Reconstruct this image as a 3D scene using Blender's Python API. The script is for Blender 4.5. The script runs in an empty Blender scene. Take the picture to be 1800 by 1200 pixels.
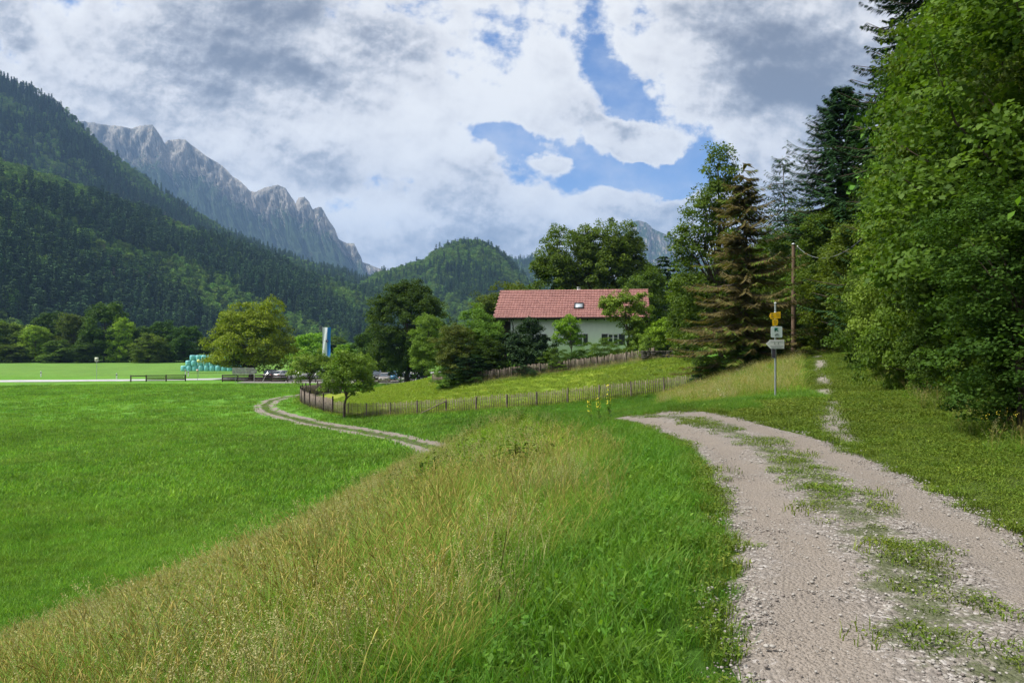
import bpy, math, random
import numpy as np
from mathutils import Vector

R = math.radians
EYE = 6.7          # eye height over the valley floor
F = 1300.0         # focal length of the photograph in its own pixels

# ------------------------------------------------------------------ camera, sky, sun, exposure
scene = bpy.context.scene
C = scene.collection
cam_d = bpy.data.cameras.new('camera')
cam_d.sensor_width = 36.0
cam_d.lens = 26.0
cam_d.clip_start = 0.1
cam_d.clip_end = 40000
cam = bpy.data.objects.new('camera', cam_d)
cam.location = (0, 0, EYE)
cam.rotation_euler = (R(90), 0, 0)
C.objects.link(cam)
scene.camera = cam

scene.view_settings.view_transform = 'Standard'
scene.view_settings.look = 'None'
scene.view_settings.exposure = 0.68
scene.view_settings.gamma = 1.0
cy = scene.cycles
cy.max_bounces = 6
cy.diffuse_bounces = 3
cy.glossy_bounces = 2
cy.transmission_bounces = 4
cy.transparent_max_bounces = 6
cy.volume_bounces = 0
cy.use_denoising = True
cy.caustics_reflective = False
cy.caustics_refractive = False
cy.use_adaptive_sampling = True
cy.adaptive_threshold = 0.015

SUN_EL, SUN_AZ = R(56), R(-98)        # azimuth from +Y, negative = towards -X
sun_dir = Vector((math.sin(SUN_AZ) * math.cos(SUN_EL), math.cos(SUN_AZ) * math.cos(SUN_EL), math.sin(SUN_EL)))
sd = bpy.data.lights.new('sun', 'SUN')
sd.energy = 4.8
sd.angle = R(11)
sd.color = (1.0, 0.96, 0.88)
sun = bpy.data.objects.new('sun', sd)
sun.rotation_euler = sun_dir.to_track_quat('Z', 'Y').to_euler()
C.objects.link(sun)

world = bpy.data.worlds.new('World')
scene.world = world
world.use_nodes = True


class NT:
    """small helper for node trees"""
    def __init__(s, tree):
        s.t = tree
        s.t.nodes.clear()

    def n(s, typ, **kw):
        nd = s.t.nodes.new(typ)
        for k, v in kw.items():
            setattr(nd, k, v)
        return nd

    def link(s, a, b):
        s.t.links.new(a, b)

    def setin(s, sock, v):
        if hasattr(v, 'is_output') or isinstance(v, bpy.types.NodeSocket):
            s.link(v, sock)
        else:
            sock.default_value = v

    def m(s, op, a, b=None, c=None, clamp=False):
        nd = s.n('ShaderNodeMath', operation=op, use_clamp=clamp)
        s.setin(nd.inputs[0], a)
        if b is not None:
            s.setin(nd.inputs[1], b)
        if c is not None:
            s.setin(nd.inputs[2], c)
        return nd.outputs[0]

    def mix(s, f, a, b):
        nd = s.n('ShaderNodeMix', data_type='RGBA')
        s.setin(nd.inputs[0], f)
        for sock, v in ((nd.inputs[6], a), (nd.inputs[7], b)):
            if isinstance(v, (tuple, list)):
                sock.default_value = (*v[:3], 1)
            else:
                s.link(v, sock)
        return nd.outputs[2]

    def mul(s, a, b, f=1.0):
        nd = s.n('ShaderNodeMix', data_type='RGBA', blend_type='MULTIPLY')
        s.setin(nd.inputs[0], f)
        for sock, v in ((nd.inputs[6], a), (nd.inputs[7], b)):
            if isinstance(v, (tuple, list)):
                sock.default_value = (*v[:3], 1)
            else:
                s.link(v, sock)
        return nd.outputs[2]

    def noise(s, vec, scale, detail=4, rough=0.5, dist=0.0):
        nd = s.n('ShaderNodeTexNoise')
        if vec is not None:
            s.link(vec, nd.inputs['Vector'])
        nd.inputs['Scale'].default_value = scale
        nd.inputs['Detail'].default_value = detail
        nd.inputs['Roughness'].default_value = rough
        nd.inputs['Distortion'].default_value = dist
        return nd.outputs[0]

    def step(s, v, a, b):
        nd = s.n('ShaderNodeMapRange', interpolation_type='SMOOTHSTEP')
        s.setin(nd.inputs[0], v)
        nd.inputs[1].default_value = a
        nd.inputs[2].default_value = b
        return nd.outputs[0]

    def mapping(s, vec, loc=(0, 0, 0), rot=(0, 0, 0), scl=(1, 1, 1), typ='POINT'):
        nd = s.n('ShaderNodeMapping', vector_type=typ)
        s.link(vec, nd.inputs[0])
        nd.inputs[1].default_value = loc
        nd.inputs[2].default_value = rot
        nd.inputs[3].default_value = scl
        return nd.outputs[0]


def build_world():
    w = NT(world.node_tree)
    geo = w.n('ShaderNodeTexCoord')
    sep = w.n('ShaderNodeSeparateXYZ')
    w.link(geo.outputs['Generated'], sep.inputs[0])
    X, Y, Z = sep.outputs
    sky = w.n('ShaderNodeTexSky', sky_type='NISHITA', sun_disc=False)
    sky.sun_elevation = SUN_EL
    sky.sun_rotation = SUN_AZ
    sky.altitude = 700
    sky.air_density = 1.0
    sky.dust_density = 0.6
    blue = w.mul(sky.outputs[0], (0.50, 0.68, 0.96))
    # cloud deck: directions projected on a high plane
    zz = w.m('ADD', w.m('MAXIMUM', Z, 0.0), 0.16)
    comb = w.n('ShaderNodeCombineXYZ')
    w.link(w.m('DIVIDE', X, zz), comb.inputs[0])
    w.link(w.m('DIVIDE', Y, zz), comb.inputs[1])
    P = comb.outputs[0]
    # direction coordinates of the northern sky, used to set where the gaps and heavy banks stand
    yy = w.m('MAXIMUM', Y, 0.08)
    c2 = w.n('ShaderNodeCombineXYZ')
    w.link(w.m('DIVIDE', X, yy), c2.inputs[0])
    w.link(w.m('DIVIDE', Z, yy), c2.inputs[1])
    G = c2.outputs[0]
    # warp so that the gap edges are ragged
    nw = w.n('ShaderNodeTexNoise')
    nw.inputs['Scale'].default_value = 9
    nw.inputs['Detail'].default_value = 5
    nw.inputs['Roughness'].default_value = 0.6
    w.link(G, nw.inputs['Vector'])
    va = w.n('ShaderNodeVectorMath', operation='SUBTRACT')
    w.link(nw.outputs[1], va.inputs[0])
    va.inputs[1].default_value = (0.5, 0.5, 0.5)
    vs = w.n('ShaderNodeVectorMath', operation='SCALE')
    w.link(va.outputs[0], vs.inputs[0])
    vs.inputs['Scale'].default_value = 0.10
    vadd = w.n('ShaderNodeVectorMath', operation='ADD')
    w.link(G, vadd.inputs[0])
    w.link(vs.outputs[0], vadd.inputs[1])
    GW = vadd.outputs[0]

    def blobs(lst):
        tot = None
        for (px, py, rx, ry, ang, amp) in lst:
            v = w.mapping(GW, ((px - 900) / F, (600 - py) / F, 0), (0, 0, R(-ang)), (rx / F, ry / F, 1), 'TEXTURE')
            d = w.n('ShaderNodeVectorMath', operation='DOT_PRODUCT')
            # drop z of the warped vector
            f = w.n('ShaderNodeVectorMath', operation='MULTIPLY')
            w.link(v, f.inputs[0])
            f.inputs[1].default_value = (1, 1, 0)
            w.link(f.outputs[0], d.inputs[0])
            w.link(f.outputs[0], d.inputs[1])
            e = w.m('EXPONENT', w.m('MULTIPLY', d.outputs['Value'], -1.0))
            e = w.m('MULTIPLY', e, amp)
            tot = e if tot is None else w.m('ADD', tot, e)
        return tot

    cover_b = blobs([
        (925, 45, 30, 75, 0, -0.34), (1040, 110, 50, 60, -30, -0.30), (1118, 172, 44, 110, -35, -0.95),
        (880, 245, 60, 36, 10, -0.8), (985, 268, 120, 36, 4, -0.9), (1060, 305, 150, 32, 0, -0.8), (1200, 272, 70, 64, 0, -0.95),
        (1125, 5, 22, 50, 0, -0.3), (1245, 320, 70, 22, 0, -0.2), (968, 284, 46, 22, 8, 1.5), (1146, 250, 50, 30, 14, 2.0),
        (1040, 215, 90, 26, 18, 0.35), (1330, 130, 190, 120, 0, 0.4), (600, 200, 400, 140, 0, 0.3), (1000, 375, 260, 36, 0, 0.4),
    ])
    dark_b = blobs([
        (560, 25, 230, 42, 8, 0.62), (540, 115, 95, 26, 12, 0.5), (760, 75, 95, 60, 25, 0.42), (20, 120, 90, 80, 0, 0.3),
        (150, 20, 160, 50, 0, 0.22), (395, 158, 42, 22, 0, 0.35), (600, 165, 110, 20, 10, 0.3), (640, 325, 130, 30, 8, 0.5),
        (780, 345, 110, 36, 10, 0.5), (800, 418, 150, 26, 0, 0.35), (968, 284, 46, 22, 8, -0.7), (1146, 250, 50, 30, 14, -0.7), (740, 388, 120, 14, 12, -0.5), (640, 385, 60, 12, 20, -0.4), (1340, 110, 130, 75, 20, 0.62), (1470, 190, 130, 110, 0, 0.5),
        (1085, 200, 50, 24, 20, 0.55), (640, 440, 110, 44, 0, 0.45), (450, 300, 110, 40, 0, 0.2), (250, 80, 120, 24, 10, 0.25), (441, 320, 22, 14, 0, -0.8),
        (330, 245, 160, 45, 10, -0.4), (600, 250, 180, 44, 20, -0.45), (900, 150, 100, 100, 0, -0.45), (1210, 60, 60, 80, 0, -0.35),
        (1250, 235, 80, 35, 30, -0.35), (1010, 345, 200, 24, 0, -0.4), (720, 215, 150, 50, 25, -0.3), (1340, 265, 100, 30, 20, -0.3),
        (760, 470, 90, 40, 0, 0.25),
    ])
    def shifted(vec, dx, dy):
        nd = w.n('ShaderNodeVectorMath', operation='ADD')
        w.link(vec, nd.inputs[0])
        nd.inputs[1].default_value = (dx, dy, 0)
        return nd.outputs[0]
    # billows: three sizes of noise, each also sampled a little towards the sun to shade the lumps
    def billow(vec, scale, det, rough, dist, rot, sy, step):
        base = w.mapping(vec, loc=(scale * 0.37, scale * 0.21, 0), rot=(0, 0, R(rot)), scl=(1, sy, 1))
        a_ = w.noise(base, scale, det, rough, dist)
        off = w.mapping(shifted(vec, -0.35 * step, step), loc=(scale * 0.37, scale * 0.21, 0), rot=(0, 0, R(rot)), scl=(1, sy, 1))
        b_ = w.noise(off, scale, det, rough, dist)
        return a_, w.m('SUBTRACT', a_, b_)
    n1, r1 = billow(G, 3.0, 5, 0.50, 0.1, 24, 1.45, 0.05)
    n2, r2 = billow(G, 7.0, 9, 0.60, 0.0, 16, 1.30, 0.022)
    n3, r3 = billow(G, 19.0, 7, 0.62, 0.0, 10, 1.2, 0.008)
    dens = w.m('ADD', w.m('MULTIPLY_ADD', w.m('SUBTRACT', n1, 0.5), 1.0, 0.74), cover_b)
    dens = w.m('ADD', dens, w.m('MULTIPLY', w.m('SUBTRACT', n2, 0.5), 1.9))
    dens = w.m('ADD', dens, w.m('MULTIPLY', w.m('SUBTRACT', n3, 0.5), 1.3))
    cover = w.step(dens, 0.20, 0.60)
    cover = w.m('MAXIMUM', cover, w.m('MULTIPLY', w.step(n2, 0.42, 0.75), 0.45))
    sh = w.m('ADD', w.m('MULTIPLY_ADD', w.m('SUBTRACT', n1, 0.5), 2.0, 0.46), w.m('MULTIPLY', dark_b, 0.8))
    sh = w.m('ADD', sh, w.m('MULTIPLY', w.m('SUBTRACT', n2, 0.5), 1.0))
    sh = w.m('ADD', sh, w.m('MULTIPLY', r1, -2.4))
    sh = w.m('ADD', sh, w.m('MULTIPLY', r2, -2.8))
    sh = w.m('ADD', sh, w.m('MULTIPLY', r3, -1.6))
    # thin cloud near the gaps is bright
    sh = w.m('SUBTRACT', sh, w.m('MULTIPLY', w.step(dens, 0.85, 0.45), 0.5))
    shade = w.step(sh, -0.42, 1.42)
    ramp = w.n('ShaderNodeValToRGB')
    cr = ramp.color_ramp
    cr.elements[0].position = 0.0
    cr.elements[0].color = (6.45, 6.35, 6.15, 1)
    cr.elements[1].position = 1.0
    cr.elements[1].color = (1.25, 1.32, 1.55, 1)
    e = cr.elements.new(0.35)
    e.color = (5.4, 5.3, 5.25, 1)
    e = cr.elements.new(0.65)
    e.color = (3.3, 3.35, 3.55, 1)
    w.link(shade, ramp.inputs[0])
    col = w.mix(cover, blue, ramp.outputs[0])
    # thin milky layer low over the horizon
    low = w.step(Z, 0.16, 0.0)
    col = w.mix(w.m('MULTIPLY', low, 0.55), col, (4.4, 5.1, 6.6))
    below = w.step(Z, -0.01, -0.06)
    col = w.mix(below, col, (1.2, 1.5, 1.3))
    bg = w.n('ShaderNodeBackground')
    bg.inputs['Strength'].default_value = 0.10
    w.link(col, bg.inputs[0])
    out = w.n('ShaderNodeOutputWorld')
    w.link(bg.outputs[0], out.inputs[0])


build_world()
world.cycles.sampling_method = 'MANUAL'
world.cycles.sample_map_resolution = 512

# ------------------------------------------------------------------ numeric helpers
rng = np.random.default_rng(11)
random.seed(5)


def _hash(ix, iy, seed):
    h = (ix.astype(np.int64) * 374761393 + iy.astype(np.int64) * 668265263 + seed * 1442695041) & 0xFFFFFFFF
    h = ((h ^ (h >> 13)) * 1274126177) & 0xFFFFFFFF
    h = h ^ (h >> 16)
    return (h & 0xFFFF) / 65535.0


def vnoise(x, y, seed=0):
    x = np.asarray(x, float)
    y = np.asarray(y, float)
    ix, iy = np.floor(x), np.floor(y)
    fx, fy = x - ix, y - iy
    fx = fx * fx * (3 - 2 * fx)
    fy = fy * fy * (3 - 2 * fy)
    ix = ix.astype(np.int64)
    iy = iy.astype(np.int64)
    a, b = _hash(ix, iy, seed), _hash(ix + 1, iy, seed)
    c, d = _hash(ix, iy + 1, seed), _hash(ix + 1, iy + 1, seed)
    return (a * (1 - fx) + b * fx) * (1 - fy) + (c * (1 - fx) + d * fx) * fy


def fbm(x, y, oct=4, seed=0, gain=0.5):
    s, a, t = 0.0, 1.0, 0.0
    for k in range(oct):
        s = s + a * vnoise(x * 2 ** k + 13.7 * k, y * 2 ** k + 5.1 * k, seed + k)
        t += a
        a *= gain
    return s / t          # 0..1


def sstep(v, a, b):
    t = np.clip((np.asarray(v, float) - a) / (b - a), 0, 1)
    return t * t * (3 - 2 * t)


def P(px, py, d):
    return ((px - 900) / F * d, d, EYE - (py - 600) / F * d)


def polydist(x, y, line):
    """distance to a polyline, and the parameter (metres along)"""
    x = np.asarray(x, float)
    y = np.asarray(y, float)
    best = np.full(x.shape, 1e9)
    par = np.zeros(x.shape)
    acc = 0.0
    for (ax, ay), (bx, by) in zip(line[:-1], line[1:]):
        dx, dy = bx - ax, by - ay
        L = math.hypot(dx, dy)
        t = np.clip(((x - ax) * dx + (y - ay) * dy) / (L * L), 0, 1)
        d = np.hypot(x - ax - t * dx, y - ay - t * dy)
        m = d < best
        best = np.where(m, d, best)
        par = np.where(m, acc + t * L, par)
        acc += L
    return best, par


def inpoly(x, y, poly):
    x = np.asarray(x, float)
    y = np.asarray(y, float)
    r = np.zeros(x.shape, bool)
    n = len(poly)
    for i in range(n):
        x0, y0 = poly[i]
        x1, y1 = poly[(i + 1) % n]
        if y0 == y1:
            continue
        c = ((y0 > y) != (y1 > y)) & (x < (x1 - x0) * (y - y0) / (y1 - y0) + x0)
        r ^= c
    return r


def smooth_line(pts, n=12):
    """Catmull-Rom through points (any dimension)"""
    p = np.array(pts, float)
    p = np.vstack([2 * p[0] - p[1], p, 2 * p[-1] - p[-2]])
    out = []
    for i in range(1, len(p) - 2):
        for k in range(n):
            t = k / n
            out.append(0.5 * ((2 * p[i]) + (-p[i - 1] + p[i + 1]) * t + (2 * p[i - 1] - 5 * p[i] + 4 * p[i + 1] - p[i + 2]) * t * t
                              + (-p[i - 1] + 3 * p[i] - 3 * p[i + 1] + p[i + 2]) * t ** 3))
    out.append(p[-2])
    return np.array(out)


# ------------------------------------------------------------------ terrain
ROADZ = 0.0
ctrl = []
for (x, y, z) in [
    # plateau with the path and the bank falling to the field (cross sections)
    (-14, -12, 0.3), (-9, -12, 1.6), (-4, -12, 3.6), (0, -12, 4.9), (3, -12, 5.1), (8, -12, 5.2), (14, -12, 6.0),
    (-14, -4, 0.3), (-10, -4, 1.2), (-5, -4, 3.1), (-1, -4, 4.65), (1.5, -4, 5.1), (5, -4, 5.1), (9, -4, 5.3),
    (-13, 4, 0.3), (-9, 4, 1.5), (-5, 4, 3.1), (-2, 4, 4.25), (0, 4, 4.85), (1.3, 4, 5.08), (3.5, 4, 5.1), (6, 4, 5.12), (9, 4, 5.3),
    (-12, 10, 0.3), (-8, 10, 1.6), (-4, 10, 3.2), (-1, 10, 4.35), (1, 10, 4.9), (2.6, 10, 5.08), (5, 10, 5.1), (8, 10, 5.2),
    (-10.5, 15, 0.3), (-7, 15, 1.4), (-3, 15, 3.1), (0, 15, 4.3), (1.6, 15, 4.8), (3.2, 15, 5.03), (5, 15, 5.05), (8, 15, 5.2),
    (-8.2, 20.8, 0.3), (-5, 20.8, 1.3), (-2, 20.8, 3.25), (0.5, 20.8, 4.55), (2.3, 20.8, 4.42), (4.5, 20.8, 4.75),
    (-6.6, 29.7, 0.3), (-3, 29.7, 2.05), (-1, 28.5, 3.05), (1.0, 27, 3.1), (4.5, 28, 3.9),
    (-0.8, 32, 2.0), (-2.9, 38, 0.95), (2.5, 36, 2.5), (6, 34, 3.4), (-5.2, 45.5, 0.35), (-4.9, 40, 0.3),
    # field
    (-20, 5, 0.15), (-20, 20, 0.15), (-14, 30, 0.15), (-12, 42, 0.15), (-30, 40, 0.1), (-25, 60, 0.1), (-10.3, 53.5, 0.2),
    (-15.5, 59.5, 0.2), (-22.4, 69.3, 0.2), (-26, 78, 0.15), (-40, 80, 0.0), (-60, 60, 0), (-60, 100, 0), (-40, 110, 0), (-15, 110, 0.1),
    (-20, 95, 0.15), (-5, 115, 0.1), (-22, 86, 0.2),
]:
    ctrl.append((x, y, z))
FENCE = [P(1290, 673, 50), P(1190, 690, 52), P(1060, 703, 54.5), P(959, 713, 56), P(902, 718, 57), P(844, 722, 57.5),
         P(794, 727, 58), P(740, 729, 58.6), P(690, 732, 59.5), P(636, 733, 61), P(585, 728, 64), P(549, 717, 69), P(528, 707, 76),
         P(537, 698, 83), P(560, 692, 88), P(600, 688, 92)]
ctrl += [p for p in FENCE]
ctrl += [(x, y - 3.0, z - 0.28) for (x, y, z) in FENCE[1:8]]
HF = [P(760, 674, 76), P(835, 671, 68), P(920, 662, 67), P(1000, 652, 66), P(1060, 645, 65), P(1115, 637, 64), P(1150, 632, 63)]
ctrl += HF
ctrl += [P(1180, 630, 62), P(1240, 640, 56), P(1000, 672, 62), P(850, 690, 63), P(720, 690, 72), P(650, 692, 84), P(700, 676, 96),
         P(1150, 655, 58)]
ctrl += [(-4, 78, 3.4), (2, 76, 4.3), (10, 76, 4.4), (16, 76, 4.9), (0, 90, 4.0), (15, 92, 4.6), (-12, 84, 1.8), (-10, 100, 0.6), (2, 108, 2.0)]
ctrl += [P(1363, 710, 22), P(1250, 700, 28), P(1300, 664, 37), P(1400, 644, 34), P(1430, 615, 47), P(1380, 632, 42),
         P(1460, 700, 20), P(1450, 660, 28), P(1450, 628, 46), (24, 60, 6.5), (9.3, 14, 5.25), (12, 18, 5.45), (14, 24, 5.6), (16, 30, 5.8), (19, 40, 6.1),
         (26, 30, 7.6), (24, 20, 7.6), (20, 8, 7.2), (34, 50, 9), (30, 80, 8), (20, 60, 5.3), (20, 105, 4.5), (16, 0, 6.6)]
for a in range(0, 360, 18):
    ctrl.append((150 * math.cos(R(a)), 60 + 150 * math.sin(R(a)), 0.0 if math.cos(R(a)) < 0.35 else 4.0))
ctrl = np.array(ctrl)
HX = lambda x, y: np.clip(np.asarray(x, float) - (26 + 0.05 * np.asarray(y, float)), 0, 400) * 0.5   # wooded valley side on the right


def _tps(r2):
    return 0.5 * r2 * np.log(r2 + 1e-9)


def _fit():
    n = len(ctrl)
    xy = ctrl[:, :2] / 50
    d2 = ((xy[:, None] - xy[None]) ** 2).sum(-1)
    A = np.zeros((n + 3, n + 3))
    A[:n, :n] = _tps(d2) + np.eye(n) * 2e-4
    A[:n, n] = 1
    A[:n, n + 1:] = xy
    A[n, :n] = 1
    A[n + 1:, :n] = xy.T
    b = np.zeros(n + 3)
    b[:n] = ctrl[:, 2] - HX(ctrl[:, 0], ctrl[:, 1])
    return np.linalg.solve(A, b)


_W = _fit()
PATH = [(0.8, -8), (1.5, -3), (1.8, 0), (2.25, 3.5), (2.8, 5.2), (3.3, 7.5), (3.8, 10.4), (3.95, 13), (3.75, 16), (3.25, 19), (2.3, 22.5), (1.0, 27),
        (-0.7, 32), (-2.7, 38), (-5.4, 45.5), (-10.3, 53.0), (-15.8, 59.0), (-21.8, 67.5), (-25.2, 75.5), (-26.0, 82.0),
        (-24, 88.0), (-19, 95.5), (-12, 104), (-6, 112)]
PATHS = smooth_line(PATH, 10)
PATH2 = [tuple(p) for p in PATHS[::3]] + [tuple(PATHS[-1])]


def height(x, y, dig=True):
    x = np.asarray(x, float)
    y = np.asarray(y, float)
    shp = x.shape
    xf, yf = x.ravel(), y.ravel()
    z = np.zeros(xf.shape)
    near = np.hypot(xf, yf - 60) < 185
    if near.any():
        q = np.stack([xf[near], yf[near]], 1) / 50
        acc = np.zeros(len(q))
        cx = ctrl[:, :2] / 50
        for i in range(0, len(q), 4000):
            s = q[i:i + 4000]
            d2 = ((s[:, None] - cx[None]) ** 2).sum(-1)
            acc[i:i + 4000] = _tps(d2) @ _W[:-3] + _W[-3] + s @ _W[-2:]
        wgt = 1 - sstep(np.hypot(xf[near], yf[near] - 60), 125, 180)
        z[near] = acc * wgt
    far4 = np.where(xf > 30, 4.0, 0.0) * sstep(np.hypot(xf, yf - 60), 125, 180)
    z = z + far4 + HX(xf, yf)
    # small unevenness
    rough = np.where(near, 1.0, 0.3)
    z = z + (fbm(xf * 0.9, yf * 0.9, 3, 4) - 0.5) * 0.10 * rough
    if dig:
        d, _ = polydist(xf, yf, PATH2)
        z = z - 0.05 * (1 - sstep(d, 1.05, 1.35)) * (np.abs(yf) < 130)
    return z.reshape(shp)


def hz(x, y):
    return float(height(np.array([x]), np.array([y]))[0])


TOE = [(-13, -20), (-12.5, 0), (-12, 5), (-11.3, 10), (-10.4, 15), (-8.1, 20.8), (-6.5, 29.7), (-5.0, 38), (-4.6, 44)]


def x_toe(y):
    return np.interp(y, [p[1] for p in TOE], [p[0] for p in TOE])


def x_path(y):
    return np.interp(y, PATHS[:200, 1], PATHS[:200, 0])


FPOLY = [(p[0], p[1]) for p in FENCE] + [(-16, 100), (-6, 92), (-8, 77)] + [(p[0], p[1]) for p in HF] + [(19, 60)]
MOUND = [(5.6, 24), (6.3, 20.5), (8.6, 20.3), (9.5, 24), (12.4, 32), (15.2, 40), (18.6, 50), (17.5, 54), (14, 46), (10.5, 39), (7.3, 33.5)]

# ------------------------------------------------------------------ mesh helpers


class MB:
    def __init__(s):
        s.V, s.Fs, s.var, s.mi, s.n = [], [], [], [], 0

    def add(s, V, Fc, mi=0, var=None):
        V = np.asarray(V, float).reshape(-1, 3)
        Fc = np.asarray(Fc, int)
        s.V.append(V)
        s.Fs.append(Fc + s.n)
        m = len(Fc)
        s.mi.append(np.full(m, mi) if np.isscalar(mi) else np.asarray(mi))
        s.var.append(np.full(m, 0.5) if var is None else (np.full(m, var) if np.isscalar(var) else np.asarray(var, float)))
        s.n += len(V)
        return s

    def box(s, c, size, rz=0.0, mi=0, var=None, tilt=0.0):
        x, y, z = [v / 2 for v in size]
        V = np.array([(-x, -y, -z), (x, -y, -z), (x, y, -z), (-x, y, -z), (-x, -y, z), (x, -y, z), (x, y, z), (-x, y, z)])
        if tilt:
            ct, st = math.cos(tilt), math.sin(tilt)
            V = np.stack([V[:, 0] * ct + V[:, 2] * st, V[:, 1], -V[:, 0] * st + V[:, 2] * ct], 1)
        cr_, sr_ = math.cos(rz), math.sin(rz)
        V = np.stack([V[:, 0] * cr_ - V[:, 1] * sr_, V[:, 0] * sr_ + V[:, 1] * cr_, V[:, 2]], 1) + np.array(c)
        return s.add(V, [(0, 3, 2, 1), (4, 5, 6, 7), (0, 1, 5, 4), (1, 2, 6, 5), (2, 3, 7, 6), (3, 0, 4, 7)], mi, var)

    def prism(s, poly, depth, frame, mi=0, var=None):
        """poly: list of 2D points, frame = (origin, u, v, n): extruded along n by depth"""
        o, u, v, n = [np.array(a, float) for a in frame]
        k = len(poly)
        A = np.array([o + u * a + v * b for a, b in poly])
        V = np.vstack([A, A + n * depth])
        s.add(V, [(i, (i + 1) % k, (i + 1) % k + k, i + k) for i in range(k)], mi, var)
        base = s.n
        for off, rev in ((0, True), (k, False)):
            idx = list(range(k))
            tri = [(idx[0] + off, idx[i] + off, idx[i + 1] + off) for i in range(1, k - 1)]
            if rev:
                tri = [t[::-1] for t in tri]
            s.add(V, tri, mi, var)
        return s

    def tube(s, pts, rad, n=6, mi=0, var=None, cap=True):
        p = np.asarray(pts, float)
        rad = np.broadcast_to(np.asarray(rad, float), (len(p),))
        t = np.gradient(p, axis=0)
        t /= np.linalg.norm(t, axis=1)[:, None] + 1e-9
        ref = np.array([0.0, 0.0, 1.0]) if abs(t[:, 2]).mean() < 0.8 else np.array([1.0, 0.0, 0.0])
        a = np.cross(t, ref)
        a /= np.linalg.norm(a, axis=1)[:, None] + 1e-9
        b = np.cross(t, a)
        ang = np.linspace(0, 2 * math.pi, n, endpoint=False)
        V = (p[:, None] + rad[:, None, None] * (a[:, None] * np.cos(ang)[None, :, None] + b[:, None] * np.sin(ang)[None, :, None])).reshape(-1, 3)
        m = len(p)
        i = np.arange(m - 1)[:, None] * n
        j = np.arange(n)[None]
        j2 = (j + 1) % n
        Fc = np.stack([i + j, i + j2, i + n + j2, i + n + j], -1).reshape(-1, 4)
        s.add(V, Fc, mi, var)
        if cap:
            for e in (0, (m - 1) * n):
                s.add(V[e:e + n], [(0, k, k + 1) for k in range(1, n - 1)], mi, var)
        return s

    def lathe(s, prof, n=16, c=(0, 0, 0), axis='z', mi=0, var=None):
        ang = np.linspace(0, 2 * math.pi, n, endpoint=False)
        pr = np.asarray(prof, float)
        V = np.stack([pr[:, None, 0] * np.cos(ang), pr[:, None, 0] * np.sin(ang), np.repeat(pr[:, 1:2], n, 1)], -1).reshape(-1, 3)
        if axis == 'y':
            V = V[:, [0, 2, 1]]
        elif axis == 'x':
            V = V[:, [2, 0, 1]]
        i = np.arange(len(pr) - 1)[:, None] * n
        j = np.arange(n)[None]
        j2 = (j + 1) % n
        Fc = np.stack([i + j, i + j2, i + n + j2, i + n + j], -1).reshape(-1, 4)
        return s.add(V + np.array(c), Fc, mi, var)

    def mesh(s, name, mats, smooth=False):
        me = bpy.data.meshes.new(name)
        V = np.vstack(s.V)
        me.vertices.add(len(V))
        me.vertices.foreach_set('co', V.astype(np.float32).ravel())
        loops = np.concatenate([f.ravel() for f in s.Fs])
        cnt = np.concatenate([np.full(len(f), f.shape[1]) for f in s.Fs])
        starts = np.concatenate([[0], np.cumsum(cnt)[:-1]])
        me.loops.add(len(loops))
        me.loops.foreach_set('vertex_index', loops.astype(np.int32))
        me.polygons.add(len(cnt))
        me.polygons.foreach_set('loop_start', starts.astype(np.int32))
        me.polygons.foreach_set('material_index', np.concatenate(s.mi).astype(np.int32))
        if smooth:
            me.polygons.foreach_set('use_smooth', np.ones(len(cnt), bool))
        at = me.attributes.new('var', 'FLOAT', 'FACE')
        at.data.foreach_set('value', np.concatenate(s.var).astype(np.float32))
        for m in (mats if isinstance(mats, (list, tuple)) else [mats]):
            me.materials.append(m)
        me.update(calc_edges=True)
        return me

    def build(s, name, mats, parent=None, smooth=False, loc=None, link=True):
        o = bpy.data.objects.new(name, s.mesh(name, mats, smooth))
        if parent:
            o.parent = parent
        if loc is not None:
            o.location = loc
        if link:
            C.objects.link(o)
        return o


def tag(o, label=None, cat=None, group=None, kind=None):
    for k, v in (('label', label), ('category', cat), ('group', group), ('kind', kind)):
        if v:
            o[k] = v
    return o


def thing(name, label, cat, loc=(0, 0, 0), rz=0.0, group=None):
    o = bpy.data.objects.new(name, None)
    o.empty_display_size = 0.3
    o.location = loc
    o.rotation_euler = (0, 0, rz)
    C.objects.link(o)
    return tag(o, label, cat, group)


def copy_thing(o, label, group=None, loc=None, rz=None, scl=None):
    c = o.copy()
    C.objects.link(c)
    for ch in list(o.children):
        d = ch.copy()
        C.objects.link(d)
        d.parent = c
        for g in list(ch.children):
            e = g.copy()
            C.objects.link(e)
            e.parent = d
    tag(c, label, None, group)
    if loc is not None:
        c.location = loc
    if rz is not None:
        c.rotation_euler = (0, 0, rz)
    if scl is not None:
        c.scale = scl
    return c


# ------------------------------------------------------------------ materials
def mat(name):
    m = bpy.data.materials.new(name)
    m.use_nodes = True
    return m, NT(m.node_tree)


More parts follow.
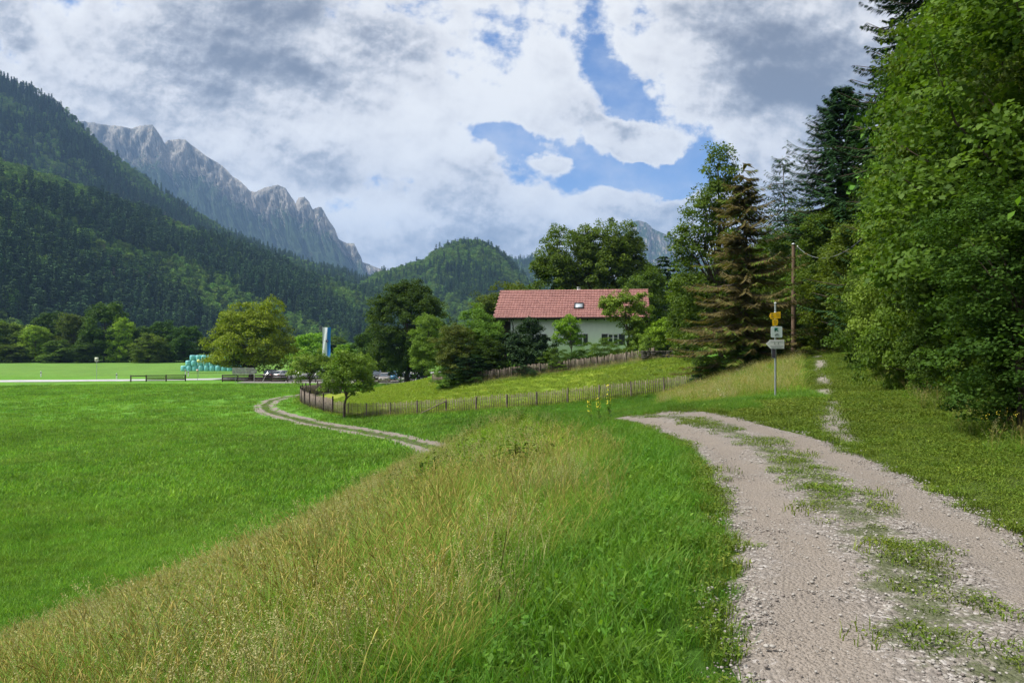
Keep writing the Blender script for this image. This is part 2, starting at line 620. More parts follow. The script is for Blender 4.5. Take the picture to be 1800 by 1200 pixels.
def simple(name, col, rough=0.7, metal=0.0, noise=0.0, nscale=5.0, bump=0.0, spec=0.3, col2=None, coords='Object'):
    m, t = mat(name)
    b = t.n('ShaderNodeBsdfPrincipled')
    tc = t.n('ShaderNodeTexCoord')
    if noise or col2:
        nz = t.noise(tc.outputs[coords], nscale, 6, 0.6)
        c2 = col2 or tuple(c * (1 - noise) for c in col)
        c = t.mix(t.step(nz, 0.35, 0.65), col, c2)
        t.link(c, b.inputs['Base Color'])
    else:
        b.inputs['Base Color'].default_value = (*col, 1)
    if bump:
        bp = t.n('ShaderNodeBump')
        bp.inputs['Strength'].default_value = bump
        bp.inputs['Distance'].default_value = 0.02
        t.link(t.noise(tc.outputs[coords], nscale * 3, 8, 0.6), bp.inputs['Height'])
        t.link(bp.outputs[0], b.inputs['Normal'])
    b.inputs['Roughness'].default_value = rough
    b.inputs['Metallic'].default_value = metal
    b.inputs['Specular IOR Level'].default_value = spec
    o = t.n('ShaderNodeOutputMaterial')
    t.link(b.outputs[0], o.inputs[0])
    return m


def leafmat(name, dark, light, transl=0.3, rough=0.6, spec=0.16, jitter=0.25, third=None, patch=0.0):
    """foliage: colour varies from leaf to leaf (face attribute) and from plant to plant"""
    m, t = mat(name)
    at = t.n('ShaderNodeAttribute', attribute_name='var')
    oi = t.n('ShaderNodeObjectInfo')
    c = t.mix(at.outputs['Fac'], dark, light)
    if third:
        c = t.mix(t.step(at.outputs['Fac'], 0.62, 0.82), c, third)
    k = t.m('MULTIPLY_ADD', oi.outputs['Random'], 2 * jitter, 1 - jitter)
    if patch:
        gp = t.n('ShaderNodeNewGeometry').outputs['Position']
        pn_ = t.m('ADD', t.m('MULTIPLY', t.noise(gp, 0.11, 5, 0.62, 0.4), 0.65), t.m('MULTIPLY', t.noise(gp, 0.9, 4, 0.6), 0.35))
        k = t.m('MULTIPLY', k, t.m('MULTIPLY_ADD', t.step(pn_, 0.36, 0.62), patch, 1 - patch * 0.55))
        c = t.mix(t.m('MULTIPLY', t.step(t.noise(gp, 0.23, 5, 0.6), 0.45, 0.66), 0.5), c, t.mul(c, (1.25, 1.0, 1.5)))
    hsv = t.n('ShaderNodeHueSaturation')
    t.link(c, hsv.inputs['Color'])
    t.link(k, hsv.inputs['Value'])
    t.link(t.m('MULTIPLY_ADD', t.m('FRACT', t.m('MULTIPLY', oi.outputs['Random'], 7.3)), 0.03, 0.485), hsv.inputs['Hue'])
    b = t.n('ShaderNodeBsdfPrincipled')
    t.link(hsv.outputs[0], b.inputs['Base Color'])
    b.inputs['Roughness'].default_value = rough
    b.inputs['Specular IOR Level'].default_value = spec
    o = t.n('ShaderNodeOutputMaterial')
    if transl:
        tr = t.n('ShaderNodeBsdfTranslucent')
        t.link(t.mul(hsv.outputs[0], (1.25, 1.3, 0.6)), tr.inputs[0])
        mx = t.n('ShaderNodeMixShader')
        mx.inputs[0].default_value = transl
        t.link(b.outputs[0], mx.inputs[1])
        t.link(tr.outputs[0], mx.inputs[2])
        t.link(mx.outputs[0], o.inputs[0])
    else:
        t.link(b.outputs[0], o.inputs[0])
    return m


M = {}
M['bark'] = simple('bark', (0.10, 0.075, 0.055), 0.9, noise=0.5, nscale=6, bump=0.6)
M['bark_pale'] = simple('bark_pale', (0.22, 0.19, 0.16), 0.9, noise=0.5, nscale=6, bump=0.6)
M['leaf_mid'] = leafmat('leaf_mid', (0.036, 0.074, 0.008), (0.130, 0.195, 0.020), transl=0.38)
M['leaf_dark'] = leafmat('leaf_dark', (0.022, 0.056, 0.009), (0.080, 0.148, 0.020), jitter=0.12, spec=0.08)
M['leaf_deep'] = leafmat('leaf_deep', (0.008, 0.030, 0.009), (0.030, 0.075, 0.014), transl=0.15, jitter=0.1)
M['leaf_olive'] = leafmat('leaf_olive', (0.095, 0.150, 0.006), (0.235, 0.315, 0.012), jitter=0.05)
M['leaf_bright'] = leafmat('leaf_bright', (0.095, 0.20, 0.012), (0.25, 0.40, 0.025), jitter=0.12)
M['leaf_fruit'] = leafmat('leaf_fruit', (0.075, 0.150, 0.015), (0.19, 0.30, 0.035), jitter=0.1)
M['leaf_brown'] = leafmat('leaf_brown', (0.066, 0.066, 0.018), (0.175, 0.138, 0.050), jitter=0.05, third=(0.10, 0.17, 0.02))
M['leaf_rust'] = leafmat('leaf_rust', (0.045, 0.090, 0.012), (0.118, 0.140, 0.022), jitter=0.05)
M['needle'] = leafmat('needle', (0.014, 0.038, 0.014), (0.042, 0.086, 0.026), transl=0.0, rough=0.85, spec=0.04, jitter=0.2)
M['leaf_hazel'] = leafmat('leaf_hazel', (0.07, 0.17, 0.018), (0.17, 0.33, 0.03), transl=0.45, jitter=0.1)
M['far_spruce'] = leafmat('far_spruce', (0.018, 0.050, 0.018), (0.060, 0.120, 0.038), transl=0.0, rough=0.9, spec=0.1, jitter=0.35)
M['far_beech'] = leafmat('far_beech', (0.055, 0.120, 0.018), (0.170, 0.290, 0.045), transl=0.0, rough=0.9, spec=0.1, jitter=0.40)
M['far_dead'] = leafmat('far_dead', (0.10, 0.085, 0.065), (0.20, 0.165, 0.125), transl=0.0, rough=0.9, spec=0.1, jitter=0.2)
M['grass_lush'] = leafmat('grass_lush', (0.055, 0.145, 0.012), (0.150, 0.290, 0.030), transl=0.4, rough=0.55, spec=0.2, jitter=0.2, patch=0.35)
M['grass_field'] = leafmat('grass_field', (0.090, 0.205, 0.022), (0.205, 0.375, 0.050), transl=0.35, rough=0.6, spec=0.15, jitter=0.3, patch=0.38)
M['grass_track'] = leafmat('grass_track', (0.055, 0.100, 0.010), (0.150, 0.215, 0.024), transl=0.3, rough=0.6, spec=0.15, jitter=0.2, patch=0.35)
M['grass_tall'] = leafmat('grass_tall', (0.085, 0.190, 0.016), (0.23, 0.38, 0.050), transl=0.4, rough=0.6, spec=0.15, jitter=0.2, patch=0.3)
M['grass_grey'] = leafmat('grass_grey', (0.13, 0.20, 0.06), (0.27, 0.35, 0.13), transl=0.35, rough=0.6, spec=0.15, jitter=0.2)
M['straw'] = leafmat('straw', (0.25, 0.225, 0.050), (0.52, 0.445, 0.13), transl=0.3, rough=0.6, spec=0.2, jitter=0.18)
M['straw_pink'] = leafmat('straw_pink', (0.29, 0.27, 0.11), (0.52, 0.48, 0.24), transl=0.3, rough=0.6, spec=0.2, jitter=0.18)
M['wood_old'] = simple('wood_old', (0.20, 0.16, 0.13), 0.9, noise=0.5, nscale=4, bump=0.5)
M['wood_dark'] = simple('wood_dark', (0.045, 0.032, 0.026), 0.9, noise=0.5, nscale=3, bump=0.5)
M['wood_grey'] = simple('wood_grey', (0.33, 0.33, 0.31), 0.9, noise=0.4, nscale=2.5, bump=0.4)
M['white'] = simple('white', (0.75, 0.75, 0.74), 0.5, noise=0.1)
M['black'] = simple('black', (0.02, 0.02, 0.022), 0.5)
M['galv'] = simple('galv', (0.42, 0.45, 0.47), 0.4, metal=0.6, noise=0.2, nscale=8)
M['yellow'] = simple('yellow', (0.90, 0.52, 0.01), 0.5, noise=0.06)
M['rubber'] = simple('rubber', (0.02, 0.02, 0.02), 0.8)


def bump_out(t, b, h, strength, dist):
    bp = t.n('ShaderNodeBump')
    bp.inputs['Strength'].default_value = strength
    bp.inputs['Distance'].default_value = dist
    t.link(h, bp.inputs['Height'])
    t.link(bp.outputs[0], b.inputs['Normal'])
    o = t.n('ShaderNodeOutputMaterial')
    t.link(b.outputs[0], o.inputs[0])


def ground_mat():
    m, t = mat('ground_soil_and_turf')
    b = t.n('ShaderNodeBsdfPrincipled')
    g = t.n('ShaderNodeNewGeometry')
    pos = g.outputs['Position']
    at = t.n('ShaderNodeAttribute', attribute_name='gcol')
    a = t.noise(pos, 0.12, 6, 0.6, 0.3)
    c_ = t.noise(pos, 1.3, 8, 0.65)
    d = t.noise(pos, 9.0, 8, 0.7)
    k = t.m('ADD', t.m('MULTIPLY_ADD', a, 0.7, 0.65), t.m('MULTIPLY', t.m('SUBTRACT', c_, 0.5), 0.7))
    k = t.m('ADD', k, t.m('MULTIPLY', t.m('SUBTRACT', d, 0.5), 1.0))
    hsv = t.n('ShaderNodeHueSaturation')
    t.link(at.outputs['Color'], hsv.inputs['Color'])
    t.link(k, hsv.inputs['Value'])
    t.link(t.m('MULTIPLY_ADD', t.noise(pos, 0.4, 5), 0.05, 0.475), hsv.inputs['Hue'])
    t.link(hsv.outputs[0], b.inputs['Base Color'])
    b.inputs['Roughness'].default_value = 0.95
    b.inputs['Specular IOR Level'].default_value = 0.1
    bump_out(t, b, t.m('ADD', t.m('MULTIPLY', c_, 1.0), d), 0.9, 0.12)
    return m


def gravel_mat():
    m, t = mat('path_gravel')
    b = t.n('ShaderNodeBsdfPrincipled')
    g = t.n('ShaderNodeNewGeometry')
    pos = g.outputs['Position']
    uv = t.n('ShaderNodeAttribute', attribute_name='across')     # -1..1 across the path
    vor = t.n('ShaderNodeTexVoronoi')
    vor.inputs['Scale'].default_value = 42
    t.link(pos, vor.inputs['Vector'])
    vor2 = t.n('ShaderNodeTexVoronoi')
    vor2.inputs['Scale'].default_value = 95
    t.link(pos, vor2.inputs['Vector'])
    st = t.n('ShaderNodeSeparateColor')
    t.link(vor.outputs['Color'], st.inputs[0])
    base = t.mix(st.outputs[0], (0.145, 0.131, 0.118), (0.270, 0.245, 0.222))
    base = t.mix(t.step(st.outputs[1], 0.86, 0.95), base, (0.40, 0.38, 0.365))
    st2 = t.n('ShaderNodeSeparateColor')
    t.link(vor2.outputs['Color'], st2.inputs[0])
    fine = t.mix(st2.outputs[0], (0.180, 0.158, 0.136), (0.258, 0.230, 0.203))
    ab = t.m('ABSOLUTE', uv.outputs['Fac'])
    big = t.noise(pos, 1.4, 6, 0.65)
    # wheel tracks at |u| about 0.55 are fine and sandy, the middle and edges loose and stony
    w = t.m('SUBTRACT', 1.0, t.m('MULTIPLY', t.m('ABSOLUTE', t.m('SUBTRACT', ab, 0.55)), 3.2))
    w = t.m('ADD', w, t.m('MULTIPLY', t.m('SUBTRACT', big, 0.5), 1.8))
    col = t.mix(t.step(w, 0.0, 0.75), base, fine)
    mid = t.noise(pos, 3.2, 8, 0.7)
    k = t.m('ADD', t.m('SUBTRACT', 1.0, t.m('MULTIPLY', ab, 3.0)), t.m('MULTIPLY', t.m('SUBTRACT', mid, 0.56), 4.5))
    dk = t.m('MULTIPLY', t.step(k, 0.0, 0.7), 0.75)
    sp_ = t.n('ShaderNodeSeparateXYZ')
    t.link(pos, sp_.inputs[0])
    far = t.m('MULTIPLY', t.step(sp_.outputs[1], 24, 40), t.step(t.m('ADD', ab, t.m('MULTIPLY', t.m('SUBTRACT', mid, 0.5), 0.5)), 0.34, 0.20))
    dk = t.m('MAXIMUM', dk, t.m('MULTIPLY', far, 0.9))
    col = t.mix(dk, col, (0.060, 0.082, 0.022))
    t.link(t.mul(col, t.mix(big, (0.86, 0.86, 0.88), (1.08, 1.04, 1.0))), b.inputs['Base Color'])
    b.inputs['Roughness'].default_value = 0.95
    b.inputs['Specular IOR Level'].default_value = 0.15
    h = t.m('ADD', t.m('MULTIPLY', vor.outputs['Distance'], -0.7), t.m('MULTIPLY', vor2.outputs['Distance'], -0.3))
    bump_out(t, b, h, 0.8, 0.03)
    return m


def rock_mat():
    m, t = mat('limestone_face')
    b = t.n('ShaderNodeBsdfPrincipled')
    g = t.n('ShaderNodeNewGeometry')
    pos = g.outputs['Position']
    at = t.n('ShaderNodeAttribute', attribute_name='veg')
    n1 = t.noise(t.mapping(pos, scl=(1, 1, 0.35)), 0.012, 10, 0.65, 0.3)
    n2 = t.noise(t.mapping(pos, scl=(1, 1, 0.2)), 0.035, 8, 0.7)
    n3 = t.noise(pos, 0.008, 10, 0.68)
    rock = t.mix(t.step(n1, 0.38, 0.62), (0.13, 0.125, 0.12), (0.42, 0.385, 0.34))
    rock = t.mix(t.m('MULTIPLY', t.step(n3, 0.56, 0.68), 0.45), rock, (0.44, 0.34, 0.22))
    rock = t.mix(t.m('MULTIPLY', t.step(n2, 0.52, 0.62), 0.55), rock, (0.10, 0.11, 0.09))
    sp = t.n('ShaderNodeSeparateXYZ')
    t.link(g.outputs['True Normal'], sp.inputs[0])
    v = t.m('ADD', t.m('ADD', at.outputs['Fac'], t.m('MULTIPLY', t.m('SUBTRACT', n1, 0.5), 1.7)), t.m('MULTIPLY', t.m('SUBTRACT', sp.outputs[2], 0.55), 0.8))
    veg = t.mix(n2, (0.018, 0.040, 0.020), (0.050, 0.085, 0.032))
    col = t.mix(t.step(v, 0.42, 0.58), rock, veg)
    t.link(col, b.inputs['Base Color'])
    b.inputs['Roughness'].default_value = 0.95
    b.inputs['Specular IOR Level'].default_value = 0.1
    bump_out(t, b, t.m('ADD', n1, n2), 1.0, 30)
    return m


# ------------------------------------------------------------------ ground sheet
def axis(lo, hi, fine_lo, fine_hi, step, g=1.12, cap=350):
    a = list(np.arange(fine_lo, fine_hi + 1e-6, step))
    s, v = step, a[-1]
    while v < hi:
        s = min(s * g, cap)
        v += s
        a.append(v)
    s, v = step, a[0]
    while v > lo:
        s = min(s * g, cap)
        v -= s
        a.insert(0, v)
    return np.array(a)


def build_ground():
    xs = axis(-6400, 6400, -12, 20, 0.2)
    ys = axis(-1700, 9800, -2, 60, 0.25)
    X, Y = np.meshgrid(xs, ys)
    Z = height(X, Y)
    V = np.stack([X, Y, Z], -1).reshape(-1, 3)
    nx, ny = len(xs), len(ys)
    i, j = np.meshgrid(np.arange(ny - 1), np.arange(nx - 1), indexing='ij')
    a = (i * nx + j).ravel()
    Fc = np.stack([a, a + 1, a + nx + 1, a + nx], -1)
    mb = MB()
    mb.add(V, Fc)
    o = mb.build('ground', ground_mat(), smooth=True)
    tag(o, 'valley floor with bright green field and grassy bank', None, None, 'structure')
    x, y = V[:, 0], V[:, 1]
    col = np.tile(np.array([0.100, 0.230, 0.026]), (len(x), 1))                     # field
    pn = fbm(x * 0.25, y * 0.25, 4, 9)
    def blend(mask, c):
        nonlocal col
        mask = np.clip(mask, 0, 1)[:, None]
        col = col * (1 - mask) + np.array(c) * mask
    blend(((y > 150) & (x < 12)) * 0.6, (0.115, 0.205, 0.045))                        # far meadow beyond the road, paler
    bank = (x > x_toe(y) - 0.6) & (x < 9) & (y < 50) & (y > -20)
    blend(bank * 1.0, (0.10, 0.125, 0.035))
    fp = inpoly(x, y, FPOLY)
    blend(fp * 1.0, (0.19, 0.265, 0.030))
    blend((fp & (pn > 0.5)) * 0.5, (0.25, 0.29, 0.04))
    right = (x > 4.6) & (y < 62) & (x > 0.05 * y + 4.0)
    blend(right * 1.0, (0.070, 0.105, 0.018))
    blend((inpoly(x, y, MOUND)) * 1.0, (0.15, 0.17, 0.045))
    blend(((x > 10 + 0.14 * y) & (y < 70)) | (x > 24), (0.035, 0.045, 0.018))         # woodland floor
    blend((y > 50) & (y < 62) & (~fp) & (x > -12) & (x < 14), (0.055, 0.15, 0.018))
    w1, _ = polydist(x, y, [(5.3, 11.8), (6.25, 14.4), (8.6, 20), (12.0, 28.5), (16.2, 39)])
    blend(((w1 < 0.22) & (fbm(x * 1.6, y * 0.9, 3, 6) > np.where((y > 13.0) & (y < 24), 0.1, 0.42))) * 0.95, (0.27, 0.245, 0.215))
    d, _ = polydist(x, y, PATH2)
    lush = (d < 2.3) & (d > 1.0) & (x < x_path(y)) & (y < 24)
    blend(lush * 0.9, (0.045, 0.12, 0.012))
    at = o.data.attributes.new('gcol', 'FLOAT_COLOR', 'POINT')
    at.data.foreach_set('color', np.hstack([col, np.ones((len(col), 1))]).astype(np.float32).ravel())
    return o


build_ground()


def ribbon(name, line, half, label, material, lift=0.0, nacross=14, dig=False, wob=0.0):
    L = np.asarray(line)
    t = np.gradient(L, axis=0)
    t /= np.linalg.norm(t, axis=1)[:, None]
    nrm = np.stack([t[:, 1], -t[:, 0]], 1)
    u = np.linspace(-1, 1, nacross + 1)
    wl = half * (1 + wob * (fbm(np.arange(len(L)) * 0.35, np.zeros(len(L)), 3, 3) - 0.5))
    wr = half * (1 + wob * (fbm(np.arange(len(L)) * 0.35, np.ones(len(L)) * 7, 3, 8) - 0.5))
    w = np.where(u[None] < 0, wl[:, None], wr[:, None])
    XY = L[:, None] + nrm[:, None] * (u[None] * w)[..., None]
    Z = height(XY[..., 0], XY[..., 1], False) + lift
    ab = np.abs(u)
    Z = Z - 0.02 * np.exp(-((ab - 0.55) / 0.2) ** 2)[None] - 0.06 * sstep(ab, 0.82, 1.0)[None]
    V = np.concatenate([XY, Z[..., None]], -1).reshape(-1, 3)
    n, k = len(L), nacross + 1
    i, j = np.meshgrid(np.arange(n - 1), np.arange(k - 1), indexing='ij')
    a = (i * k + j).ravel()
    mb = MB()
    mb.add(V, np.stack([a, a + 1, a + k + 1, a + k], -1))
    o = mb.build(name, material, smooth=True)
    at = o.data.attributes.new('across', 'FLOAT', 'POINT')
    at.data.foreach_set('value', np.tile(u, n).astype(np.float32))
    tag(o, label, None, None, 'structure')
    return o


gravel = gravel_mat()
fine_line = smooth_line(PATH, 26)
ribbon('path', fine_line, 1.3, 'pinkish gravel farm track with a grassy middle strip', gravel, lift=0.0, wob=0.25, nacross=22)

# country road across the valley floor
m_asph = simple('asphalt_pale', (0.40, 0.40, 0.41), 0.9, noise=0.15, nscale=0.5)
RL = [(-260, 128), (-160, 131), (-95, 134), (-58, 137), (-42, 146), (-20, 158), (20, 172), (60, 180)]
ribbon('road', smooth_line(RL, 10), 3.6, 'pale asphalt road crossing the valley floor', m_asph, lift=0.10, nacross=4)
m_park = simple('parking_gravel', (0.20, 0.19, 0.175), 0.95, noise=0.2, nscale=1.0)
ribbon('parking_ground', np.array([(-46, 128), (-34, 129), (-20, 130), (-6, 131)]), 6.5, 'grey gravel parking ground behind the wooden rail', m_park, lift=0.10, nacross=4)

# ------------------------------------------------------------------ mountains and hills
def ridge_mesh(name, label, px, dist, foot_d, prof, mat_, nu=420, nv=70, ribs=0.0, seed=1, foot_z=20.0, rough=0.0, crag=0.0, veg=None, shift=0.0, back=1.0):
    """px: silhouette points (px,py) of the photograph stood at their real distance; prof: list of (t, frac) height fraction against
    horizontal fraction t from crest (0) to foot (1)"""
    p = np.array(px, float)
    s = np.linspace(p[0, 0], p[-1, 0], nu)
    py = np.interp(s, p[:, 0], p[:, 1])
    u = (s - p[0, 0]) / (p[-1, 0] - p[0, 0])
    D = dist[0] + (dist[1] - dist[0]) * u
    FD = foot_d[0] + (foot_d[1] - foot_d[0]) * u
    cx = (s - 900) / F * D
    crest = EYE + (600 - py) / F * D
    t = np.linspace(0, 1, nv)
    tp = np.array(prof)
    hf = np.interp(t, tp[:, 0], tp[:, 1])
    fx = (s + shift - 900) / F * FD
    X = cx[:, None] * (1 - t)[None] + fx[:, None] * t[None]
    Y = D[:, None] * (1 - t)[None] + FD[:, None] * t[None]
    Z = foot_z + (crest - foot_z)[:, None] * hf[None]
    if ribs:
        k = (s / 1.0)[:, None]
        env = (np.sin(np.clip(t * 1.15, 0, 1) * math.pi) ** 0.5 * (0.35 + 0.65 * sstep(t, 0, 0.06)))[None]
        r = (fbm(k * 0.055, t[None] * 2.2 + k * 0.006, 5, seed, 0.6) - 0.5)
        r2 = np.abs(fbm(k * 0.20, t[None] * 3.2, 4, seed + 20, 0.6) - 0.5)
        Y = Y - (r * 2.6 - r2 * 1.4) * ribs * env
        Z = Z + (fbm(k * 0.16, t[None] * 14, 4, seed + 5) - 0.5) * ribs * 0.45 * env * sstep(t, 0.0, 0.08)[None]
    if rough:
        Z = Z + (fbm(X * 0.006, Y * 0.006, 5, seed) - 0.5) * rough * np.sin(t * math.pi)[None]
    if crag:
        Z[:, 0] += (fbm(s * 0.11, s * 0, 5, seed + 2, 0.65) - 0.5) * crag * 0.35
        Z += (fbm(X * 0.02, Z * 0.02, 4, seed + 31, 0.6) - 0.5) * crag * 1.0 * np.exp(-t[None] * 4) * sstep(t, 0, 0.05)[None]
        st_ = np.abs(fbm(X * 0.012, Y * 0.0 + Z * 0.004, 4, seed + 33, 0.6) - 0.5)
        Y += st_ * crag * 7 * np.exp(-((t[None] - 0.10) / 0.12) ** 2)
    # back side
    bx, by, bz = X[:, :1] * 1.12, Y[:, :1] + 900 * back, np.full((nu, 1), foot_z)
    X = np.hstack([bx, X])
    Y = np.hstack([by, Y])
    Z = np.hstack([bz, Z])
    V = np.stack([X, Y, Z], -1).reshape(-1, 3)
    k = nv + 1
    i, j = np.meshgrid(np.arange(nu - 1), np.arange(k - 1), indexing='ij')
    a = (i * k + j).ravel()
    mb = MB()
    mb.add(V, np.stack([a, a + k, a + k + 1, a + 1], -1))
    o = mb.build(name, mat_, smooth=False)
    tag(o, label, None, None, 'structure')
    if veg is not None:
        vv = np.concatenate([[0.0], np.interp(t, [q[0] for q in veg], [q[1] for q in veg])])
        at = o.data.attributes.new('veg', 'FLOAT', 'POINT')
        at.data.foreach_set('value', np.tile(vv, nu).astype(np.float32))
    return (X[:, 1:], Y[:, 1:], Z[:, 1:], o)


rock = rock_mat()
WATZ = [(60, 222), (110, 214), (146, 213), (183, 218), (210, 220), (229, 224), (241, 219), (266, 218), (272, 226), (286, 250), (299, 243), (323, 243),
        (331, 250), (344, 261), (366, 277), (389, 291), (408, 310), (424, 320), (438, 335), (451, 337), (467, 328), (488, 324), (500, 329),
        (510, 345), (519, 357), (525, 347), (535, 346), (543, 355), (549, 368), (557, 364), (564, 364), (576, 384), (587, 401), (595, 420),
        (607, 427), (622, 427), (627, 442), (632, 458), (661, 470), (700, 480), (760, 505)]
ridge_mesh('mountain', 'grey limestone mountain ridge with rocky towers beyond the wooded slope', WATZ, (4300, 4700), (2500, 3700),
           [(0, 1), (0.03, 0.95), (0.08, 0.84), (0.15, 0.72), (0.25, 0.58), (0.45, 0.36), (0.7, 0.18), (1, 0)], rock, nu=1100, nv=190, ribs=120, seed=3, crag=34,
           veg=[(0, 0.1), (0.06, 0.2), (0.11, 0.65), (0.17, 1.1), (0.5, 1.5), (1, 1.6)], shift=130)
BP = [(1040, 470), (1068, 440), (1085, 415), (1100, 399), (1108, 391), (1122, 387), (1136, 391), (1150, 402), (1168, 411), (1185, 418), (1210, 440), (1260, 470), (1340, 480)]
ridge_mesh('mountain', 'blue hazy rocky peak rising behind the chestnut tree', BP, (5200, 5200), (3400, 3600),
           [(0, 1), (0.05, 0.93), (0.15, 0.76), (0.3, 0.55), (0.6, 0.25), (1, 0)], rock, nu=400, nv=120, ribs=80, seed=8, crag=20,
           veg=[(0, 0.45), (0.3, 0.5), (0.5, 0.9), (1, 1)])
M['hill'] = simple('hill_forest_floor', (0.03, 0.065, 0.02), 1.0, noise=0.5, nscale=0.02, coords='Generated')
FH = [(850, 500), (880, 470), (893, 452), (905, 455), (922, 456), (938, 452), (950, 460), (985, 480), (1100, 500)]
hfar = ridge_mesh('hill', 'bluish wooded hill in the gap left of the chestnut', FH, (3200, 3200), (2500, 2500),
                  [(0, 1), (0.3, 0.8), (0.7, 0.3), (1, 0)], M['hill'], nu=90, nv=30, ribs=0, seed=5, rough=60)
CH = [(560, 560), (620, 512), (662, 484), (690, 478), (722, 466), (745, 462), (765, 445), (790, 432), (812, 427), (840, 427), (858, 434), (872, 444),
      (884, 455), (900, 470), (930, 500), (985, 540), (1060, 570)]
hmid = ridge_mesh('hill', 'rounded green wooded hill in the middle of the valley', [(a, b + 8) for a, b in CH], (1700, 1700), (1050, 1100),
                  [(0, 1), (0.25, 0.84), (0.6, 0.42), (1, 0)], M['hill'], nu=120, nv=50, ribs=0, seed=6, rough=40, foot_z=0)
UP = [(-420, -120), (-200, 30), (0, 136), (60, 158), (105, 185), (130, 205), (150, 222), (172, 252), (215, 285), (260, 318), (300, 348), (345, 375), (400, 408),
      (440, 425), (500, 450), (560, 470), (620, 485), (680, 500), (740, 522), (800, 560)]
hup = ridge_mesh('hill', 'high dark wooded mountain flank on the left', [(a, b + 6) for a, b in UP], (1750, 1900), (850, 1500),
                 [(0, 1), (0.3, 0.76), (0.65, 0.38), (1, 0)], M['hill'], nu=160, nv=60, ribs=0, seed=7, rough=90, foot_z=0)
SP = [(-420, 150), (-150, 235), (0, 292), (60, 310), (140, 335), (200, 355), (250, 372), (300, 392), (360, 412), (420, 436), (480, 458), (540, 482), (600, 500), (660, 520), (720, 548), (760, 580)]
hsp = ridge_mesh('hill', 'nearer wooded spur of the left mountain flank', [(a, b + 14) for a, b in SP], (820, 1350), (262, 1000),
                 [(0, 1), (0.3, 0.80), (0.65, 0.42), (1, 0)], M['hill'], nu=160, nv=60, ribs=0, seed=12, rough=45, foot_z=-1)

# ------------------------------------------------------------------ foliage generators
def quads_from(c, t, n, L, Wd, fold=0.15):
    """leaf quads: centre c, long axis t, normal n (arrays)"""
    b = np.cross(n, t)
    b /= np.linalg.norm(b, axis=1)[:, None] + 1e-9
    L = np.broadcast_to(L, (len(c),))[:, None]
    Wd = np.broadcast_to(Wd, (len(c),))[:, None]
    f = n * Wd * fold
    V = np.stack([c - t * L / 2, c + b * Wd / 2 + f, c + t * L / 2, c - b * Wd / 2 + f], 1).reshape(-1, 3)
    Fc = np.arange(len(c) * 4).reshape(-1, 4)
    return V, Fc


def unit(v):
    return v / (np.linalg.norm(v, axis=1)[:, None] + 1e-9)


def crown(mb, lobes, leaf, per, cr, g, flat=0.55, droop=0.35, inner=0.35, mi=0, up=0.6, asp=0.62):
    """leaf clumps spread over the volume of ellipsoid lobes; returns clump centres"""
    cents = []
    for (cx, cy_, cz, rx, ry, rz, k) in lobes:
        d = unit(g.normal(size=(k, 3)) + np.array([0, 0, 0.18]))
        r = (inner + (1 - inner) * g.random(k) ** 0.55)[:, None]
        bump = (0.80 + 0.40 * g.random(k))[:, None]
        cents.append(np.hstack([np.array([cx, cy_, cz]) + d * r * np.array([rx, ry, rz]) * bump, d]))
    cc = np.vstack(cents)
    K = len(cc)
    rad = cr * (0.65 + 0.7 * g.random(K))
    cv = g.random(K)
    o = unit(g.normal(size=(K * per, 3))) * (g.random(K * per) ** 0.42)[:, None]
    ci = np.repeat(np.arange(K), per)
    o = o * rad[ci][:, None]
    o[:, 2] *= flat
    hr = np.hypot(o[:, 0], o[:, 1])
    o[:, 2] -= droop * hr * hr / (rad[ci] + 1e-6)
    c = cc[ci, :3] + o
    n = unit(cc[ci, 3:] * 0.5 + np.array([0, 0, up]) + g.normal(size=(K * per, 3)) * 0.55)
    t = unit(np.cross(n, g.normal(size=(K * per, 3))))
    L = leaf * (0.65 + 0.7 * g.random(K * per))
    V, Fc = quads_from(c, t, n, L, L * asp)
    var = np.clip(0.55 * cv[ci] + 0.45 * g.random(K * per), 0, 1)
    mb.add(V, Fc, mi, var)
    return cc[:, :3]


def limbs(mb, base, top, r0, cents, g, nmax=26, mi=0, wig=0.12, forks=0.25):
    """tapered trunk and limbs bending up to clump centres"""
    base, top = np.array(base, float), np.array(top, float)
    H = np.linalg.norm(top - base)
    k = 9
    tt = np.linspace(0, 1, k)
    pts = base + (top - base) * tt[:, None]
    pts[1:-1, :2] += g.normal(size=(k - 2, 2)) * wig * H * 0.1
    mb.tube(pts, r0 * (1.0 - 0.82 * tt) * np.where(tt == 0, 1.3, 1.0), 8, mi)
    idx = g.permutation(len(cents))[:nmax]
    for i in idx:
        e = cents[i]
        f = np.clip((e[2] - base[2]) / H * 0.55 - 0.02 + 0.1 * g.random(), forks * 0.6, 0.92)
        s = base + (top - base) * f
        s[:2] = [np.interp(f, tt, pts[:, 0]), np.interp(f, tt, pts[:, 1])]
        L = np.linalg.norm(e - s)
        mid = s + (e - s) * 0.5 + np.array([0, 0, 0.10 * L]) + g.normal(size=3) * 0.06 * L
        q = np.array([s, s * 0.55 + mid * 0.45, mid, mid * 0.45 + e * 0.55, e])
        ra = r0 * (1 - 0.8 * f) * 0.45
        mb.tube(q, ra * np.array([1, 0.75, 0.55, 0.35, 0.12]), 5, mi, cap=False)


